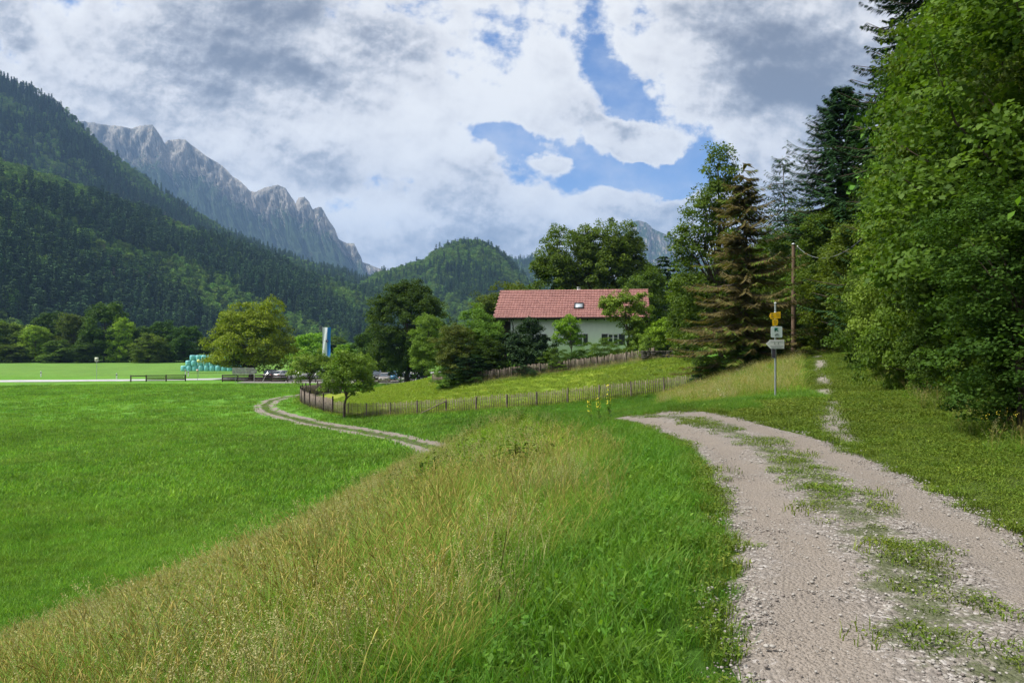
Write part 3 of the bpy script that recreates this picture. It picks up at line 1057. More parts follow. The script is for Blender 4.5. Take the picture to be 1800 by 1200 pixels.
def broadleaf(name, label, cat, loc, H, lobes, leaf, per, cr, mat_leaf, mat_bark='bark', seed=1, r0=0.25, trunk_top=0.8, group=None,
              rz=0.0, lean=(0, 0), nl=26, **kw):
    g = np.random.default_rng(seed)
    root = thing(name, label, cat, loc, rz, group)
    mb = MB()
    cents = crown(mb, lobes, leaf, per, cr, g, **kw)
    tb = MB()
    limbs(tb, (0, 0, -0.3), (lean[0], lean[1], H * trunk_top), r0, cents, g, nl)
    tb.build('trunk', M[mat_bark], root, smooth=True)
    mb.build('crown', M[mat_leaf], root)
    return root


def conifer_mesh(g, H, Rb, nwh, twig, tw_per, bare=0.08, droop=0.25, per_br=6, width=0.09, sparse=1.0, tipup=0.1, mb=None, mi=0, pw=0.85, wild=0.0):
    """whorls of branches carrying hanging twigs"""
    mb = mb or MB()
    C0, T0, N0, L0, W0, A0 = [], [], [], [], [], []
    tb = []
    for w in range(nwh):
        f = (w + g.random() * 0.6) / nwh
        z = H * (bare + (1 - bare) * f)
        rl = Rb * (1 - f) ** pw * (0.75 + 0.5 * g.random()) + 0.05 * Rb
        nb = max(3, int(per_br * (0.8 + 0.4 * g.random())))
        a0 = g.random() * 6.28
        for b in range(nb):
            if g.random() > sparse:
                continue
            a = a0 + 6.283 * b / nb + g.normal() * 0.25
            L = rl * (0.7 + 0.5 * g.random()) * (1 + wild * g.normal() * 0.5 if wild else 1)
            L = min(max(L, 0.1), rl * 1.3)
            zb = z + wild * g.normal() * 0.35
            d = np.array([math.cos(a), math.sin(a), 0])
            k = max(3, int(tw_per * (0.4 + L / Rb)))
            u = np.linspace(0.12, 1, k)
            dr = droop * (0.6 + 0.8 * g.random()) * (1 - 0.7 * f)
            pos = np.array([0, 0, zb]) + d * (u * L)[:, None] + np.array([0, 0, 1.0]) * ((-dr * u ** 1.3 + tipup * u ** 3) * L)[:, None]
            tb.append((pos, L))
            sd_ = np.array([-d[1], d[0], 0])
            cv = g.random()
            for sgn in (-1, 1):
                tl = twig * (0.35 + 0.9 * (1 - u) + 0.2) * (0.7 + 0.6 * g.random(k))
                dirv = unit(sd_ * sgn * 0.75 + d * 0.75 + np.stack([np.zeros(k), np.zeros(k), -0.35 - 0.35 * g.random(k)], 1))
                c = pos + dirv * tl[:, None] * 0.5
                n = unit(np.array([0, 0, 1.0]) + g.normal(size=(k, 3)) * 0.35)
                C0.append(c); T0.append(dirv); N0.append(n); L0.append(tl); W0.append(np.full(k, width) * (0.7 + 0.6 * g.random(k)))
                A0.append(np.clip(0.5 * cv + 0.5 * g.random(k), 0, 1))
    c, t, n, L, W_, A = (np.concatenate(q) for q in (C0, T0, N0, L0, W0, A0))
    V, Fc = quads_from(c, t, n, L, W_, 0.1)
    mb.add(V, Fc, mi, A)
    return mb, tb


def conifer(name, label, loc, H, Rb, nwh, twig, tw_per, mat_leaf, seed=1, r0=0.2, group=None, rz=0.0, cat='tree', **kw):
    g = np.random.default_rng(seed)
    root = thing(name, label, cat, loc, rz, group)
    mb, br = conifer_mesh(g, H, Rb, nwh, twig, tw_per, **kw)
    tb = MB()
    tt = np.linspace(0, 1, 8)
    tb.tube(np.stack([0.02 * H * np.sin(tt * 3), 0 * tt, -0.3 + tt * (H + 0.2)], 1), r0 * (1 - 0.93 * tt), 8)
    for pos, L in br[::1]:
        tb.tube(np.vstack([[0.02 * H * math.sin(3 * pos[0, 2] / H), 0, pos[0, 2]], pos[::max(1, len(pos) // 3)]]),
                np.linspace(r0 * 0.16, r0 * 0.04, len(pos[::max(1, len(pos) // 3)]) + 1), 4, cap=False)
    tb.build('trunk', M['bark'], root, smooth=True)
    mb.build('crown', M[mat_leaf], root)
    return root


# ------------------------------------------------------------------ instancing on points (for what nobody could count)
def scatter(name, label, pts, rot, scl, idx, protos):
    """one object: the points carry copies of the clump meshes"""
    pts = np.asarray(pts, np.float32)
    me = bpy.data.meshes.new(name)
    me.vertices.add(len(pts))
    me.vertices.foreach_set('co', pts.ravel())
    a = me.attributes.new('rot', 'FLOAT_VECTOR', 'POINT')
    a.data.foreach_set('vector', np.asarray(rot, np.float32).ravel())
    a = me.attributes.new('scl', 'FLOAT_VECTOR', 'POINT')
    a.data.foreach_set('vector', np.asarray(scl, np.float32).ravel())
    a = me.attributes.new('pick', 'INT', 'POINT')
    a.data.foreach_set('value', np.asarray(idx, np.int32))
    me.update()
    o = bpy.data.objects.new(name, me)
    C.objects.link(o)
    tag(o, label, None, None, 'stuff')
    col = bpy.data.collections.new(name + '_clumps')
    for i, p in enumerate(protos):
        ob = bpy.data.objects.new('%03d_%s_clump' % (i, name), p)
        col.objects.link(ob)
    ng = bpy.data.node_groups.new(name + '_spread', 'GeometryNodeTree')
    ng.interface.new_socket('Geometry', in_out='INPUT', socket_type='NodeSocketGeometry')
    ng.interface.new_socket('Geometry', in_out='OUTPUT', socket_type='NodeSocketGeometry')
    N = ng.nodes
    gi, go = N.new('NodeGroupInput'), N.new('NodeGroupOutput')
    ip = N.new('GeometryNodeInstanceOnPoints')
    ci = N.new('GeometryNodeCollectionInfo')
    ci.inputs['Collection'].default_value = col
    ci.inputs['Separate Children'].default_value = True
    ci.inputs['Reset Children'].default_value = True
    ip.inputs['Pick Instance'].default_value = True
    def attr(nm, ty):
        q = N.new('GeometryNodeInputNamedAttribute')
        q.data_type = ty
        q.inputs['Name'].default_value = nm
        return [s for s in q.outputs if s.enabled and s.name == 'Attribute'][0]
    L = ng.links.new
    L(gi.outputs[0], ip.inputs['Points'])
    L(ci.outputs[0], ip.inputs['Instance'])
    L(attr('pick', 'INT'), ip.inputs['Instance Index'])
    L(attr('rot', 'FLOAT_VECTOR'), ip.inputs['Rotation'])
    L(attr('scl', 'FLOAT_VECTOR'), ip.inputs['Scale'])
    L(ip.outputs[0], go.inputs[0])
    md = o.modifiers.new('spread', 'NODES')
    md.node_group = ng
    return o


# ------------------------------------------------------------------ far forest
def far_spruce(seed):
    g = np.random.default_rng(seed)
    mb, _ = conifer_mesh(g, 24, 3.2, 19, 1.5, 4, bare=0.06, droop=0.32, per_br=7, width=0.70, pw=0.85)
    tt = np.linspace(0, 1, 4)
    mb.tube(np.stack([0 * tt, 0 * tt, -2 + tt * 23], 1), 0.32 * (1 - 0.9 * tt), 5, 1)
    return mb.mesh('spruce', [M['far_spruce'], M['bark']])


def far_beech(seed, m='far_beech', leaf=0.75, per=26, n=42):
    g = np.random.default_rng(seed)
    mb = MB()
    crown(mb, [(0, 0, 12, 4.6, 4.6, 6.0, n), (g.normal(), g.normal(), 15, 3.4, 3.4, 3.6, n // 2), (g.normal() * 2, g.normal() * 2, 8, 4.2, 4.2, 3.6, n // 2)],
          leaf, per, 1.5, g, inner=0.6)
    mb.tube(np.array([(0, 0, -2), (0, 0, 6), (0.3, 0, 12)]), [0.4, 0.3, 0.15], 5, 1)
    return mb.mesh('beech', [M[m], M['bark']])


def far_dead(seed):
    g = np.random.default_rng(seed)
    mb, _ = conifer_mesh(g, 21, 2.6, 13, 1.2, 3, bare=0.12, droop=0.3, per_br=5, width=0.22, pw=0.7)
    mb.tube(np.array([(0, 0, -2), (0, 0, 8), (0, 0, 20)]), [0.3, 0.2, 0.05], 5, 1)
    return mb.mesh('dead_spruce', [M['far_dead'], M['bark_pale']])


FP = [far_spruce(1), far_spruce(2), far_spruce(3), far_beech(4), far_beech(5), far_beech(6), far_dead(7)]


def hill_points(surf, n, seed, vmax=1.0):
    X, Y, Z, _ = surf
    g = np.random.default_rng(seed)
    nu, nv = X.shape
    # area weights
    ax = np.stack([X[1:, :-1] - X[:-1, :-1], Y[1:, :-1] - Y[:-1, :-1]], -1)
    ay = np.stack([X[:-1, 1:] - X[:-1, :-1], Y[:-1, 1:] - Y[:-1, :-1]], -1)
    area = np.abs(ax[..., 0] * ay[..., 1] - ax[..., 1] * ay[..., 0]).ravel()
    area = area / area.sum()
    c = g.choice(len(area), n, p=area)
    i, j = c // (nv - 1), c % (nv - 1)
    a, b = g.random(n), g.random(n)
    def bl(A):
        return (A[i, j] * (1 - a) + A[i + 1, j] * a) * (1 - b) + (A[i, j + 1] * (1 - a) + A[i + 1, j + 1] * a) * b
    return np.stack([bl(X), bl(Y), bl(Z)], 1), (j + b) / nv


def in_view(p, m=0.10):
    return (p[:, 1] > 1) & (np.abs(p[:, 0]) < (900 / F + m) * p[:, 1])


def forest_on(surf, n, seed, beech_thr, scale=(0.7, 1.2), dead=0.03):
    pts, t = hill_points(surf, n, seed)
    k = in_view(pts)
    pts, t = pts[k], t[k]
    g = np.random.default_rng(seed + 1)
    n = len(pts)
    q = fbm(pts[:, 0] * 0.008, pts[:, 1] * 0.008, 4, seed + 3) + (0.45 - t) * 0.16 + np.clip(0.50 + pts[:, 0] / pts[:, 1], -0.3, 0.3) * -0.35
    kind = np.where(q + g.normal(size=n) * 0.07 > beech_thr, 3 + g.integers(0, 3, n), g.integers(0, 3, n))
    dq = fbm(pts[:, 0] * 0.01 + 40, pts[:, 1] * 0.01, 3, seed + 9)
    kind = np.where((dq > 0.60) & (g.random(n) < dead * 8), 6, kind)
    s = scale[0] + (scale[1] - scale[0]) * g.random(n)
    s = np.where(kind >= 3, s * 0.85, s)
    s = np.where(kind == 6, s * 0.95, s)
    return pts, kind, s, g.random(n) * 6.28


# nearer spur: the trees that show largest are objects of their own
pts, kind, s, rz = forest_on(hsp, 11000, 31, 0.50, (0.9, 1.5))
d = pts[:, 1]
order = np.argsort(d)
lab = {0: ('spruce_tree', 'dark green spruce standing in the wood on the near slope', 'tree', 'spruces on the near wooded slope'),
       3: ('beech_tree', 'rounded mid green beech standing in the wood on the near slope', 'tree', 'beeches on the near wooded slope'),
       6: ('dead_spruce', 'bare grey brown dead spruce standing in the wood on the near slope', 'tree', 'dead spruces on the near wooded slope')}
used = {0: 0, 3: 0, 6: 0}
single = np.zeros(len(pts), bool)
vis = (np.abs(pts[:, 0]) < 0.72 * pts[:, 1])
for i in order:
    kk = 0 if kind[i] < 3 else (3 if kind[i] < 6 else 6)
    if not vis[i] or used[kk] >= (290 if kk < 6 else 40):
        continue
    used[kk] += 1
    single[i] = True
    o = bpy.data.objects.new(lab[kk][0], FP[kind[i]])
    o.location = pts[i]
    o.rotation_euler = (0, 0, rz[i])
    o.scale = (s[i] * 1.05, s[i] * 1.05, s[i])
    C.objects.link(o)
    tag(o, *lab[kk][1:])
    bx_ = pts[i, 0] / pts[i, 1] * F + 900
    where = ('above the first trees of the row' if bx_ < 45 else 'above the small bright tree' if bx_ < 85 else 'above the broad-crowned tree' if bx_ < 145 else 'above the far tree row' if bx_ < 340 else 'behind the olive yellow maple' if bx_ < 540
             else 'behind the white and blue flag' if bx_ < 660 else 'behind the big dark linden')
    o['label'] = {0: 'dark green pointed spruce', 3: 'rounded mid green beech', 6: 'grey brown dead spruce'}[kk] + ' on the near slope, ' + where


def rs(n, rz, s, zf=1.0):
    return np.stack([np.zeros(n), np.zeros(n), rz], 1), np.stack([s, s, s * zf], 1)


r_ = ~single
ro, sc_ = rs(r_.sum(), rz[r_], s[r_])
scatter('forest', 'mixed spruce and beech forest covering the near spur', pts[r_], ro, sc_, kind[r_], FP)
pts, kind, s, rz = forest_on(hup, 13000, 47, 0.58, (0.75, 1.3))
ro, sc_ = rs(len(pts), rz, s)
scatter('forest', 'dark spruce forest on the high left flank', pts, ro, sc_, kind, FP)
pts, kind, s, rz = forest_on(hmid, 6500, 53, 0.30, (0.85, 1.4), dead=0.0)
ro, sc_ = rs(len(pts), rz, s)
scatter('forest', 'green mixed forest on the rounded middle hill', pts, ro, sc_, kind, FP)
pts, kind, s, rz = forest_on(hfar, 3500, 59, 0.50, (0.8, 1.1), dead=0.0)
ro, sc_ = rs(len(pts), rz, s)
scatter('forest', 'bluish forest on the hill in the gap', pts, ro, sc_, kind, FP)

# ------------------------------------------------------------------ placing by bearing and distance
def spot(px, d):
    x = (px - 900) / F * d
    return x, d, hz(x, d)


class Kind:
    """first placement moves the built thing itself, later ones copy it with its parts"""
    def __init__(s, build, H, Rr):
        s.o = build
        s.H, s.R, s.first = H, Rr, True

    def put(s, px, d, ytop, half, label, group, rz=None, matl=None, dz=0.0, name=None, cat='tree'):
        x, y, z = spot(px, d)
        z += dz
        h = EYE + (600 - ytop) / F * d - z
        scl = (half / s.R, half / s.R, h / s.H)
        rz = random.random() * 6.28 if rz is None else rz
        if s.first:
            s.first = False
            o = s.o
            o.location, o.rotation_euler, o.scale = (x, y, z), (0, 0, rz), scl
            tag(o, label, cat, group)
        else:
            o = copy_thing(s.o, label, group, (x, y, z), rz, scl)
            o['category'] = cat
            if not group and 'group' in o:
                del o['group']
        if name:
            o.name = name
        if matl:
            for c in o.children:
                if c.name.startswith('crown'):
                    # share the mesh but carry its own foliage colour
                    c.material_slots[0].link = 'OBJECT'
                    c.material_slots[0].material = M[matl]
        return o


# ---- prototypes (placed below)
kA = Kind(broadleaf('broadleaf_tree', 'x', 'tree', (0, 0, 0), 10, [(0, 0, 5.6, 3.2, 3.2, 3.6, 80), (0.6, 0.3, 7.8, 2.1, 2.1, 1.9, 34), (-0.8, 0.2, 3.0, 2.9, 2.9, 2.2, 56), (0, 0, 1.2, 3.0, 3.0, 1.3, 46)],
                    0.30, 62, 0.85, 'leaf_mid', seed=101, r0=0.2, inner=0.55), 10, 3.4)
kB = Kind(broadleaf('broadleaf_tree', 'x', 'tree', (0, 0, 0), 10, [(-0.9, 0, 6.2, 2.3, 2.3, 3.0, 55), (1.2, 0.4, 5.0, 2.3, 2.3, 2.8, 50), (0, 0, 2.6, 3.0, 3.0, 2.0, 56), (0, 0, 1.0, 3.1, 3.1, 1.2, 46), (0.2, 0, 8.2, 1.4, 1.4, 1.5, 20)],
                    0.30, 62, 0.85, 'leaf_mid', seed=102, r0=0.2, inner=0.55), 10, 3.4)
kM1 = Kind(broadleaf('broadleaf_tree', 'x', 'tree', (0, 0, 0), 10, [(0, 0, 6, 2.6, 2.6, 3.6, 130), (1.2, 0.6, 4.0, 2.0, 2.0, 2.4, 50), (-1.3, -0.6, 3.4, 2.2, 2.2, 2.6, 60), (0.3, 0, 8.6, 1.3, 1.3, 1.4, 24)],
                     0.17, 110, 0.62, 'leaf_mid', seed=103, r0=0.16, inner=0.5), 10, 3.2)
kM2 = Kind(broadleaf('broadleaf_tree', 'x', 'tree', (0, 0, 0), 10, [(-0.8, 0, 7, 1.9, 1.9, 2.6, 80), (1.1, 0.3, 5.4, 2.0, 2.0, 2.6, 80), (0, 0, 2.6, 2.7, 2.7, 2.3, 90)],
                     0.17, 110, 0.60, 'leaf_mid', seed=104, r0=0.16, inner=0.5), 10, 3.2)
kN1 = Kind(broadleaf('broadleaf_tree', 'x', 'tree', (0, 0, 0), 12, [(0, 0, 7.5, 3.3, 3.3, 4.4, 260), (1.0, 0.8, 4.5, 2.6, 2.6, 3.0, 120), (-1.3, -0.8, 4.0, 2.6, 2.6, 3.0, 120), (0.2, 0.2, 10.5, 1.6, 1.6, 1.6, 40)],
                     0.15, 88, 0.62, 'leaf_mid', seed=105, r0=0.18, inner=0.6, asp=0.72), 12, 3.8)
kN2 = Kind(broadleaf('broadleaf_tree', 'x', 'tree', (0, 0, 0), 12, [(-1, 0, 8.4, 2.6, 2.6, 3.6, 170), (1.3, 0.4, 7.0, 2.4, 2.4, 3.6, 160), (0, -0.6, 3.6, 3.2, 3.2, 3.2, 200)],
                     0.15, 88, 0.62, 'leaf_mid', seed=106, r0=0.18, inner=0.6, asp=0.72), 12, 3.8)
kS1 = Kind(broadleaf('shrub', 'x', 'shrub', (0, 0, 0), 3, [(0, 0, 1.4, 1.6, 1.6, 1.5, 110), (0.7, 0.3, 0.7, 1.3, 1.3, 0.8, 50)],
                     0.085, 110, 0.30, 'leaf_mid', seed=107, r0=0.05, inner=0.5, asp=0.7, trunk_top=0.6), 3, 1.75)
kS2 = Kind(broadleaf('shrub', 'x', 'shrub', (0, 0, 0), 3, [(-0.5, 0, 1.5, 1.1, 1.2, 1.4, 70), (0.6, 0.2, 1.2, 1.2, 1.2, 1.2, 60), (0, 0, 0.6, 1.6, 1.6, 0.7, 50)],
                     0.085, 110, 0.28, 'leaf_mid', seed=108, r0=0.05, inner=0.5, asp=0.7, trunk_top=0.6), 3, 1.75)

# ---- tree row on the far side of the field
G = 'trees in the row behind the far field'
for i, (px, d, yt, half, lb, ml, k) in enumerate([
    (-18, 236, 556, 7.5, 'mid green tree at the start of the far tree row', 'leaf_mid', kA),
    (28, 240, 566, 6.5, 'low rounded tree with yellowish green crown in the far row', 'leaf_fruit', kB),
    (62, 236, 569, 5.5, 'small bright green tree, lightest of the far tree row', 'leaf_bright', kA),
    (92, 245, 545, 7.0, 'rounded dark tree behind the bright one in the far row', 'leaf_dark', kB),
    (130, 240, 548, 6.8, 'full green tree with broad crown in the far row', 'leaf_mid', kA),
    (104, 232, 596, 5.5, 'low spreading bush at the foot of the far row', 'leaf_mid', kB),
    (183, 238, 527, 7.2, 'tallest tree of the far row, dark green cone-like crown', 'leaf_dark', kA),
    (212, 236, 553, 4.5, 'narrow yellow green tree beside the tallest tree of the far row', 'leaf_bright', kB),
    (240, 240, 571, 6.0, 'dark rounded tree with heavy shade below in the far row', 'leaf_dark', kA),
    (262, 232, 584, 5.5, 'low bright-topped tree leaning out over the far field', 'leaf_mid', kB),
    (290, 244, 561, 6.4, 'dark broad tree between low tree and hay bales in the far row', 'leaf_dark', kB),
    (325, 240, 570, 6.0, 'dark rounded tree directly above the turquoise bales', 'leaf_dark', kA),
    (362, 250, 590, 6.0, 'pale green tree half hidden by the olive maple', 'leaf_mid', kB),
    (152, 233, 600, 5.0, 'low dark bush below the broad-crowned tree of the far row', 'leaf_dark', kB),
    (20, 232, 604, 5.0, 'low leafy bush at the field edge under the yellowish tree', 'leaf_mid', kA),
    (420, 246, 585, 7.0, 'tree behind the olive maple in the far row', 'leaf_mid', kB),
    (500, 246, 590, 7.0, 'tree between olive maple and flag in the far row', 'leaf_mid', kA),
    (588, 240, 590, 6.5, 'pale green tree just beside the flag in the far row', 'leaf_mid', kB),
    (662, 235, 612, 6.0, 'bluish green low tree behind the parked cars', 'leaf_dark', kA),
    (700, 232, 618, 5.5, 'low tree behind the white car and linden', 'leaf_mid', kB),
    (748, 232, 610, 5.5, 'low tree seen behind the linden trunk', 'leaf_dark', kA),
]):
    k.put(px, d, yt, half, lb, G, matl=ml)
kA.put(545, 165, 582, 5.0, 'bright yellow green tree between the olive maple and the flag', None, matl='leaf_bright')
kB.put(612, 150, 602, 4.2, 'small lime green tree below the flag', None, matl='leaf_bright')
kA.put(640, 138, 580, 3.0, 'small round dark tree between the flag and the big linden', None, matl='leaf_dark')
kB.put(671, 134, 628, 2.6, 'low dark bush behind the parked cars beside the linden', None, matl='leaf_mid', cat='shrub')

# ---- hero trees of the middle distance
x, y, z = spot(441, 137)
broadleaf('maple_tree', 'large round olive yellow maple beside the road and hay bales', 'tree', (x, y, z), 15.4,
          [(0, 0, 7.4, 7.4, 6.5, 5.2, 170), (2.3, 0, 11.4, 3.8, 3.8, 3.6, 60), (-2.0, 0, 10.4, 4.2, 4, 3.6, 60), (-4.8, 0, 4.6, 3.8, 4, 2.6, 50), (4.6, 0, 4.8, 3.8, 4, 2.8, 50), (0, 0, 3.8, 5, 5, 2.2, 40)],
          0.34, 92, 1.15, 'leaf_olive', seed=21, r0=0.45, trunk_top=0.7, inner=0.55)
x, y, z = spot(717, 113)
broadleaf('linden_tree', 'big dense dark green linden standing behind the parked cars', 'tree', (x, y, z), 16.5,
          [(0, 0, 9.0, 5.9, 5.4, 6.6, 330), (0.3, 0, 5.0, 5.9, 5.4, 3.6, 170), (0, 0, 13.2, 3.6, 3.4, 2.6, 80)],
          0.25, 150, 0.95, 'leaf_dark', seed=22, r0=0.4, inner=0.62, droop=0.6, flat=0.5)
x, y, z = spot(1045, 97)
broadleaf('chestnut_tree', 'huge spreading chestnut towering behind the house roof', 'tree', (x, y, z), 18.8,
          [(-3.4, 0, 14.0, 4.0, 4.0, 4.0, 115), (1.6, 0, 15.0, 4.4, 4.2, 3.7, 125), (3.6, 0, 11.5, 4.2, 4, 3.8, 100), (-5.0, 0, 9.6, 3.6, 4, 4.2, 90),
           (0, 0, 9.5, 5, 5, 4, 90), (6.3, 0, 7.6, 3.4, 3.6, 3.6, 90), (-1, 0, 6, 6, 5, 3, 90), (0.5, 0, 11.5, 6.0, 5, 4.6, 120), (6.4, 0, 10.4, 2.5, 2.6, 2.4, 60), (-6.0, 0, 12.6, 1.9, 2, 1.9, 36), (4.6, 0, 14.6, 2.2, 2.2, 2.0, 46)],
          0.27, 110, 0.90, 'leaf_mid', seed=23, r0=0.5, trunk_top=0.75, inner=0.55, nl=60)
x, y, z = spot(886, 94)
broadleaf('broadleaf_tree', 'rounded green tree behind the far end of the roof ridge, left of the chestnut', 'tree', (x, y, z), 11.4,
          [(0.4, 0, 8.0, 3.6, 3.2, 3.2, 110), (-2.3, 0, 6.6, 2.4, 2.6, 3.0, 70), (2.7, 0, 7.2, 2.4, 2.6, 3.0, 70)], 0.24, 80, 0.8, 'leaf_mid', seed=24, r0=0.25)
x, y, z = spot(1133, 88)
broadleaf('broadleaf_tree', 'green tree beside the gable, right of the chestnut', 'tree', (x, y, z), 10.8,
          [(0, 0, 7.4, 2.6, 2.6, 3.4, 90), (0.6, 0, 3.6, 2.8, 2.6, 3.2, 90), (-1.6, 0, 6, 1.8, 2, 3, 40)], 0.22, 80, 0.75, 'leaf_mid', seed=25, r0=0.2)
kM1.put(752, 92, 548, 2.7, 'slim mid green tree in front of the linden with thin dark trunk', None, matl='leaf_fruit')
kM2.put(790, 84, 575, 2.0, 'green bush tree between the linden and the garden shrubs', None, matl='leaf_mid')
# garden in front of the house
kM2.put(842, 72, 530, 2.7, 'green leafy tree in front of the roof corner', None, matl='leaf_fruit')
kM1.put(802, 69.5, 566, 2.5, 'reddish brown and green shrub tree in the garden corner', None, matl='leaf_rust')
kM2.put(862, 69, 590, 2.3, 'dark bushy shrub between the brown shrub tree and the yew', None, matl='leaf_dark', cat='shrub')
kM1.put(826, 68.8, 618, 2.6, 'deep shaded bush at the foot of the brown shrub tree', None, matl='leaf_deep', cat='shrub')
x, y, z = spot(926, 70)
g_ = broadleaf('yew_tree', 'very dark dense yew against the white house wall', 'tree', (x, y, z - 0.2), 5.2,
               [(0, 0, 1.9, 2.9, 2.2, 1.9, 150), (0.2, 0, 3.3, 1.7, 1.6, 1.5, 60), (0.4, 0, 4.4, 0.8, 0.8, 1.0, 22), (-1.6, 0, 2.6, 1.3, 1.3, 1.2, 30)],
               0.16, 90, 0.42, 'leaf_deep', seed=26, r0=0.12, flat=0.7, inner=0.5)
x, y, z = spot(1003, 70.5)
broadleaf('fruit_tree', 'small pale green fruit tree with white forked trunk before the house wall', 'tree', (x, y, z), 4.9,
          [(-0.3, 0, 3.6, 1.2, 1.3, 1.15, 74), (0.4, 0, 2.7, 0.8, 1.0, 0.9, 28), (-0.9, 0, 2.7, 0.8, 0.9, 0.8, 22), (0, 0, 4.4, 0.6, 0.6, 0.5, 14)],
          0.14, 60, 0.34, 'leaf_bright', 'bark_pale', seed=27, r0=0.08, trunk_top=0.7)
x, y, z = spot(1108, 68)
broadleaf('fruit_tree', 'tall loose tree overlapping the right part of the red roof', 'tree', (x, y, z), 7.1,
          [(-0.9, 0, 5.2, 1.7, 1.5, 1.5, 60), (0.5, 0, 4.0, 1.3, 1.3, 1.6, 46), (1.2, 0, 5.4, 1.0, 1.0, 1.0, 20), (0.3, 0, 2.6, 1.0, 1.0, 0.9, 24), (-2.0, 0, 5.0, 0.8, 0.8, 0.8, 14), (0.6, 0, 1.4, 1.0, 0.9, 0.8, 20)],
          0.17, 80, 0.46, 'leaf_fruit', seed=28, r0=0.13, trunk_top=0.7, lean=(-0.5, 0))
kS1.put(1062, 67.5, 594, 2.1, 'grey green shrub under the double window', None, matl='leaf_mid')
kS2.put(1020, 67.8, 612, 1.8, 'low dark shrub under the shuttered window', None, matl='leaf_dark')
kS1.put(975, 67.6, 612, 1.7, 'low green shrub between the yew and the pale fruit tree', None, matl='leaf_mid')
kS2.put(1096, 66.6, 610, 1.4, 'low green shrub around the trunk of the loose tree', None, matl='leaf_mid')
kS1.put(880, 69, 642, 1.7, 'bright low shrub hanging over the garden fence below the yew', None, matl='leaf_mid')
kS2.put(985, 66.8, 634, 1.2, 'small leafy shrub growing through the garden fence', None, matl='leaf_fruit')
kS2.put(788, 68, 640, 1.7, 'leafy shrub at the lower end of the garden fence', None, matl='leaf_fruit')
kS1.put(835, 68, 648, 1.6, 'dark leafy shrub against the garden fence', None, matl='leaf_dark')
kS2.put(935, 67.3, 640, 1.9, 'dark undergrowth shrub below the yew', None, matl='leaf_deep')
kS1.put(1142, 64.5, 577, 1.6, 'light green bush beside the house corner', None, matl='leaf_fruit')
x, y, z = spot(1174, 64)
broadleaf('fruit_tree', 'small yellow green tree behind the low stone wall', 'tree', (x, y, z), 3.5,
          [(0, 0, 2.5, 1.5, 1.3, 1.0, 80), (-0.6, 0, 1.8, 1.1, 1.0, 0.7, 30)], 0.13, 55, 0.34, 'leaf_bright', seed=29, r0=0.07, trunk_top=0.7)
# fruit trees at the fence corner
x, y, z = spot(602, 61)
broadleaf('fruit_tree', 'small fruit tree with leaning trunk rising at the picket fence', 'tree', (x, y, z), 5.8,
          [(0.5, 0, 3.9, 2.0, 1.8, 1.5, 95), (-0.9, 0, 3.2, 1.2, 1.3, 1.1, 34), (1.6, 0, 3.0, 1.2, 1.2, 0.9, 36), (0.4, 0, 5.0, 1.0, 1.0, 0.8, 24)],
          0.155, 62, 0.40, 'leaf_fruit', seed=30, r0=0.13, trunk_top=0.65, lean=(0.6, 0.1))
x, y, z = spot(546, 90)
broadleaf('fruit_tree', 'loose fruit tree beyond the fence corner, below the flag', 'tree', (x, y, z), 5.4,
          [(0, 0, 3.6, 2.6, 2.4, 1.6, 90), (1.6, 0, 3.2, 1.8, 1.8, 1.4, 40), (-1.2, 0, 2.6, 1.6, 1.6, 1.2, 34)], 0.20, 50, 0.5, 'leaf_fruit', seed=31, r0=0.14, trunk_top=0.65)
x, y, z = spot(632, 96)
broadleaf('fruit_tree', 'pale fruit tree behind the small leaning one', 'tree', (x, y, z), 5.0,
          [(0, 0, 3.4, 2.2, 2.2, 1.5, 80)], 0.20, 50, 0.5, 'leaf_fruit', seed=32, r0=0.12, trunk_top=0.6)

# ---- right side: ash, withering spruce, pine, dark conifers
x, y, z = spot(1262, 52)
broadleaf('ash_tree', 'tall slender ash with open crown against the sky', 'tree', (x, y, z), 17.0,
          [(0.3, 0, 14.6, 1.35, 1.3, 2.2, 60), (-0.9, 0, 12.2, 1.5, 1.5, 1.6, 44), (1.0, 0, 12.0, 1.3, 1.3, 1.6, 34), (-1.9, 0, 9.8, 1.5, 1.5, 1.6, 52), (0.2, 0, 9.4, 1.8, 1.8, 1.8, 50),
           (-2.0, 0, 6.8, 1.6, 1.6, 1.8, 50), (-0.5, 0, 5.2, 2.4, 2.2, 2.2, 80), (1.6, 0, 8.0, 1.5, 1.5, 1.8, 34), (-1.8, 0, 3.2, 1.9, 1.9, 2.0, 50)],
          0.18, 62, 0.60, 'leaf_mid', seed=41, r0=0.22, trunk_top=0.9, nl=70, inner=0.3)
x, y, z = spot(1306, 41)
conifer('spruce_tree', 'withering brownish spruce with drooping boughs behind the signpost', (x, y, z), EYE + 290 / F * 41 - z, 3.3, 74, 0.50, 26, 'leaf_brown',
        seed=42, r0=0.17, per_br=9, droop=0.32, width=0.075, tipup=0.20, sparse=0.47, bare=0.03, pw=0.68, wild=1.5)
x, y, z = spot(1374, 62)
conifer('pine_tree', 'thin half-bare pine top standing against the sky', (x, y, z), EYE + 328 / F * 62 - z, 2.1, 15, 0.50, 8, 'needle',
        seed=43, r0=0.15, per_br=6, droop=-0.15, width=0.10, tipup=0.3, bare=0.55, sparse=0.8, pw=0.5)
x, y, z = spot(1622, 30)
conifer('spruce_tree', 'very tall dark spruce reaching out of the picture above the forest edge', (x, y, z), 24, 3.9, 52, 0.34, 40, 'needle',
        seed=44, r0=0.26, per_br=9, droop=0.40, width=0.075, tipup=0.35)
x, y, z = spot(1480, 47)
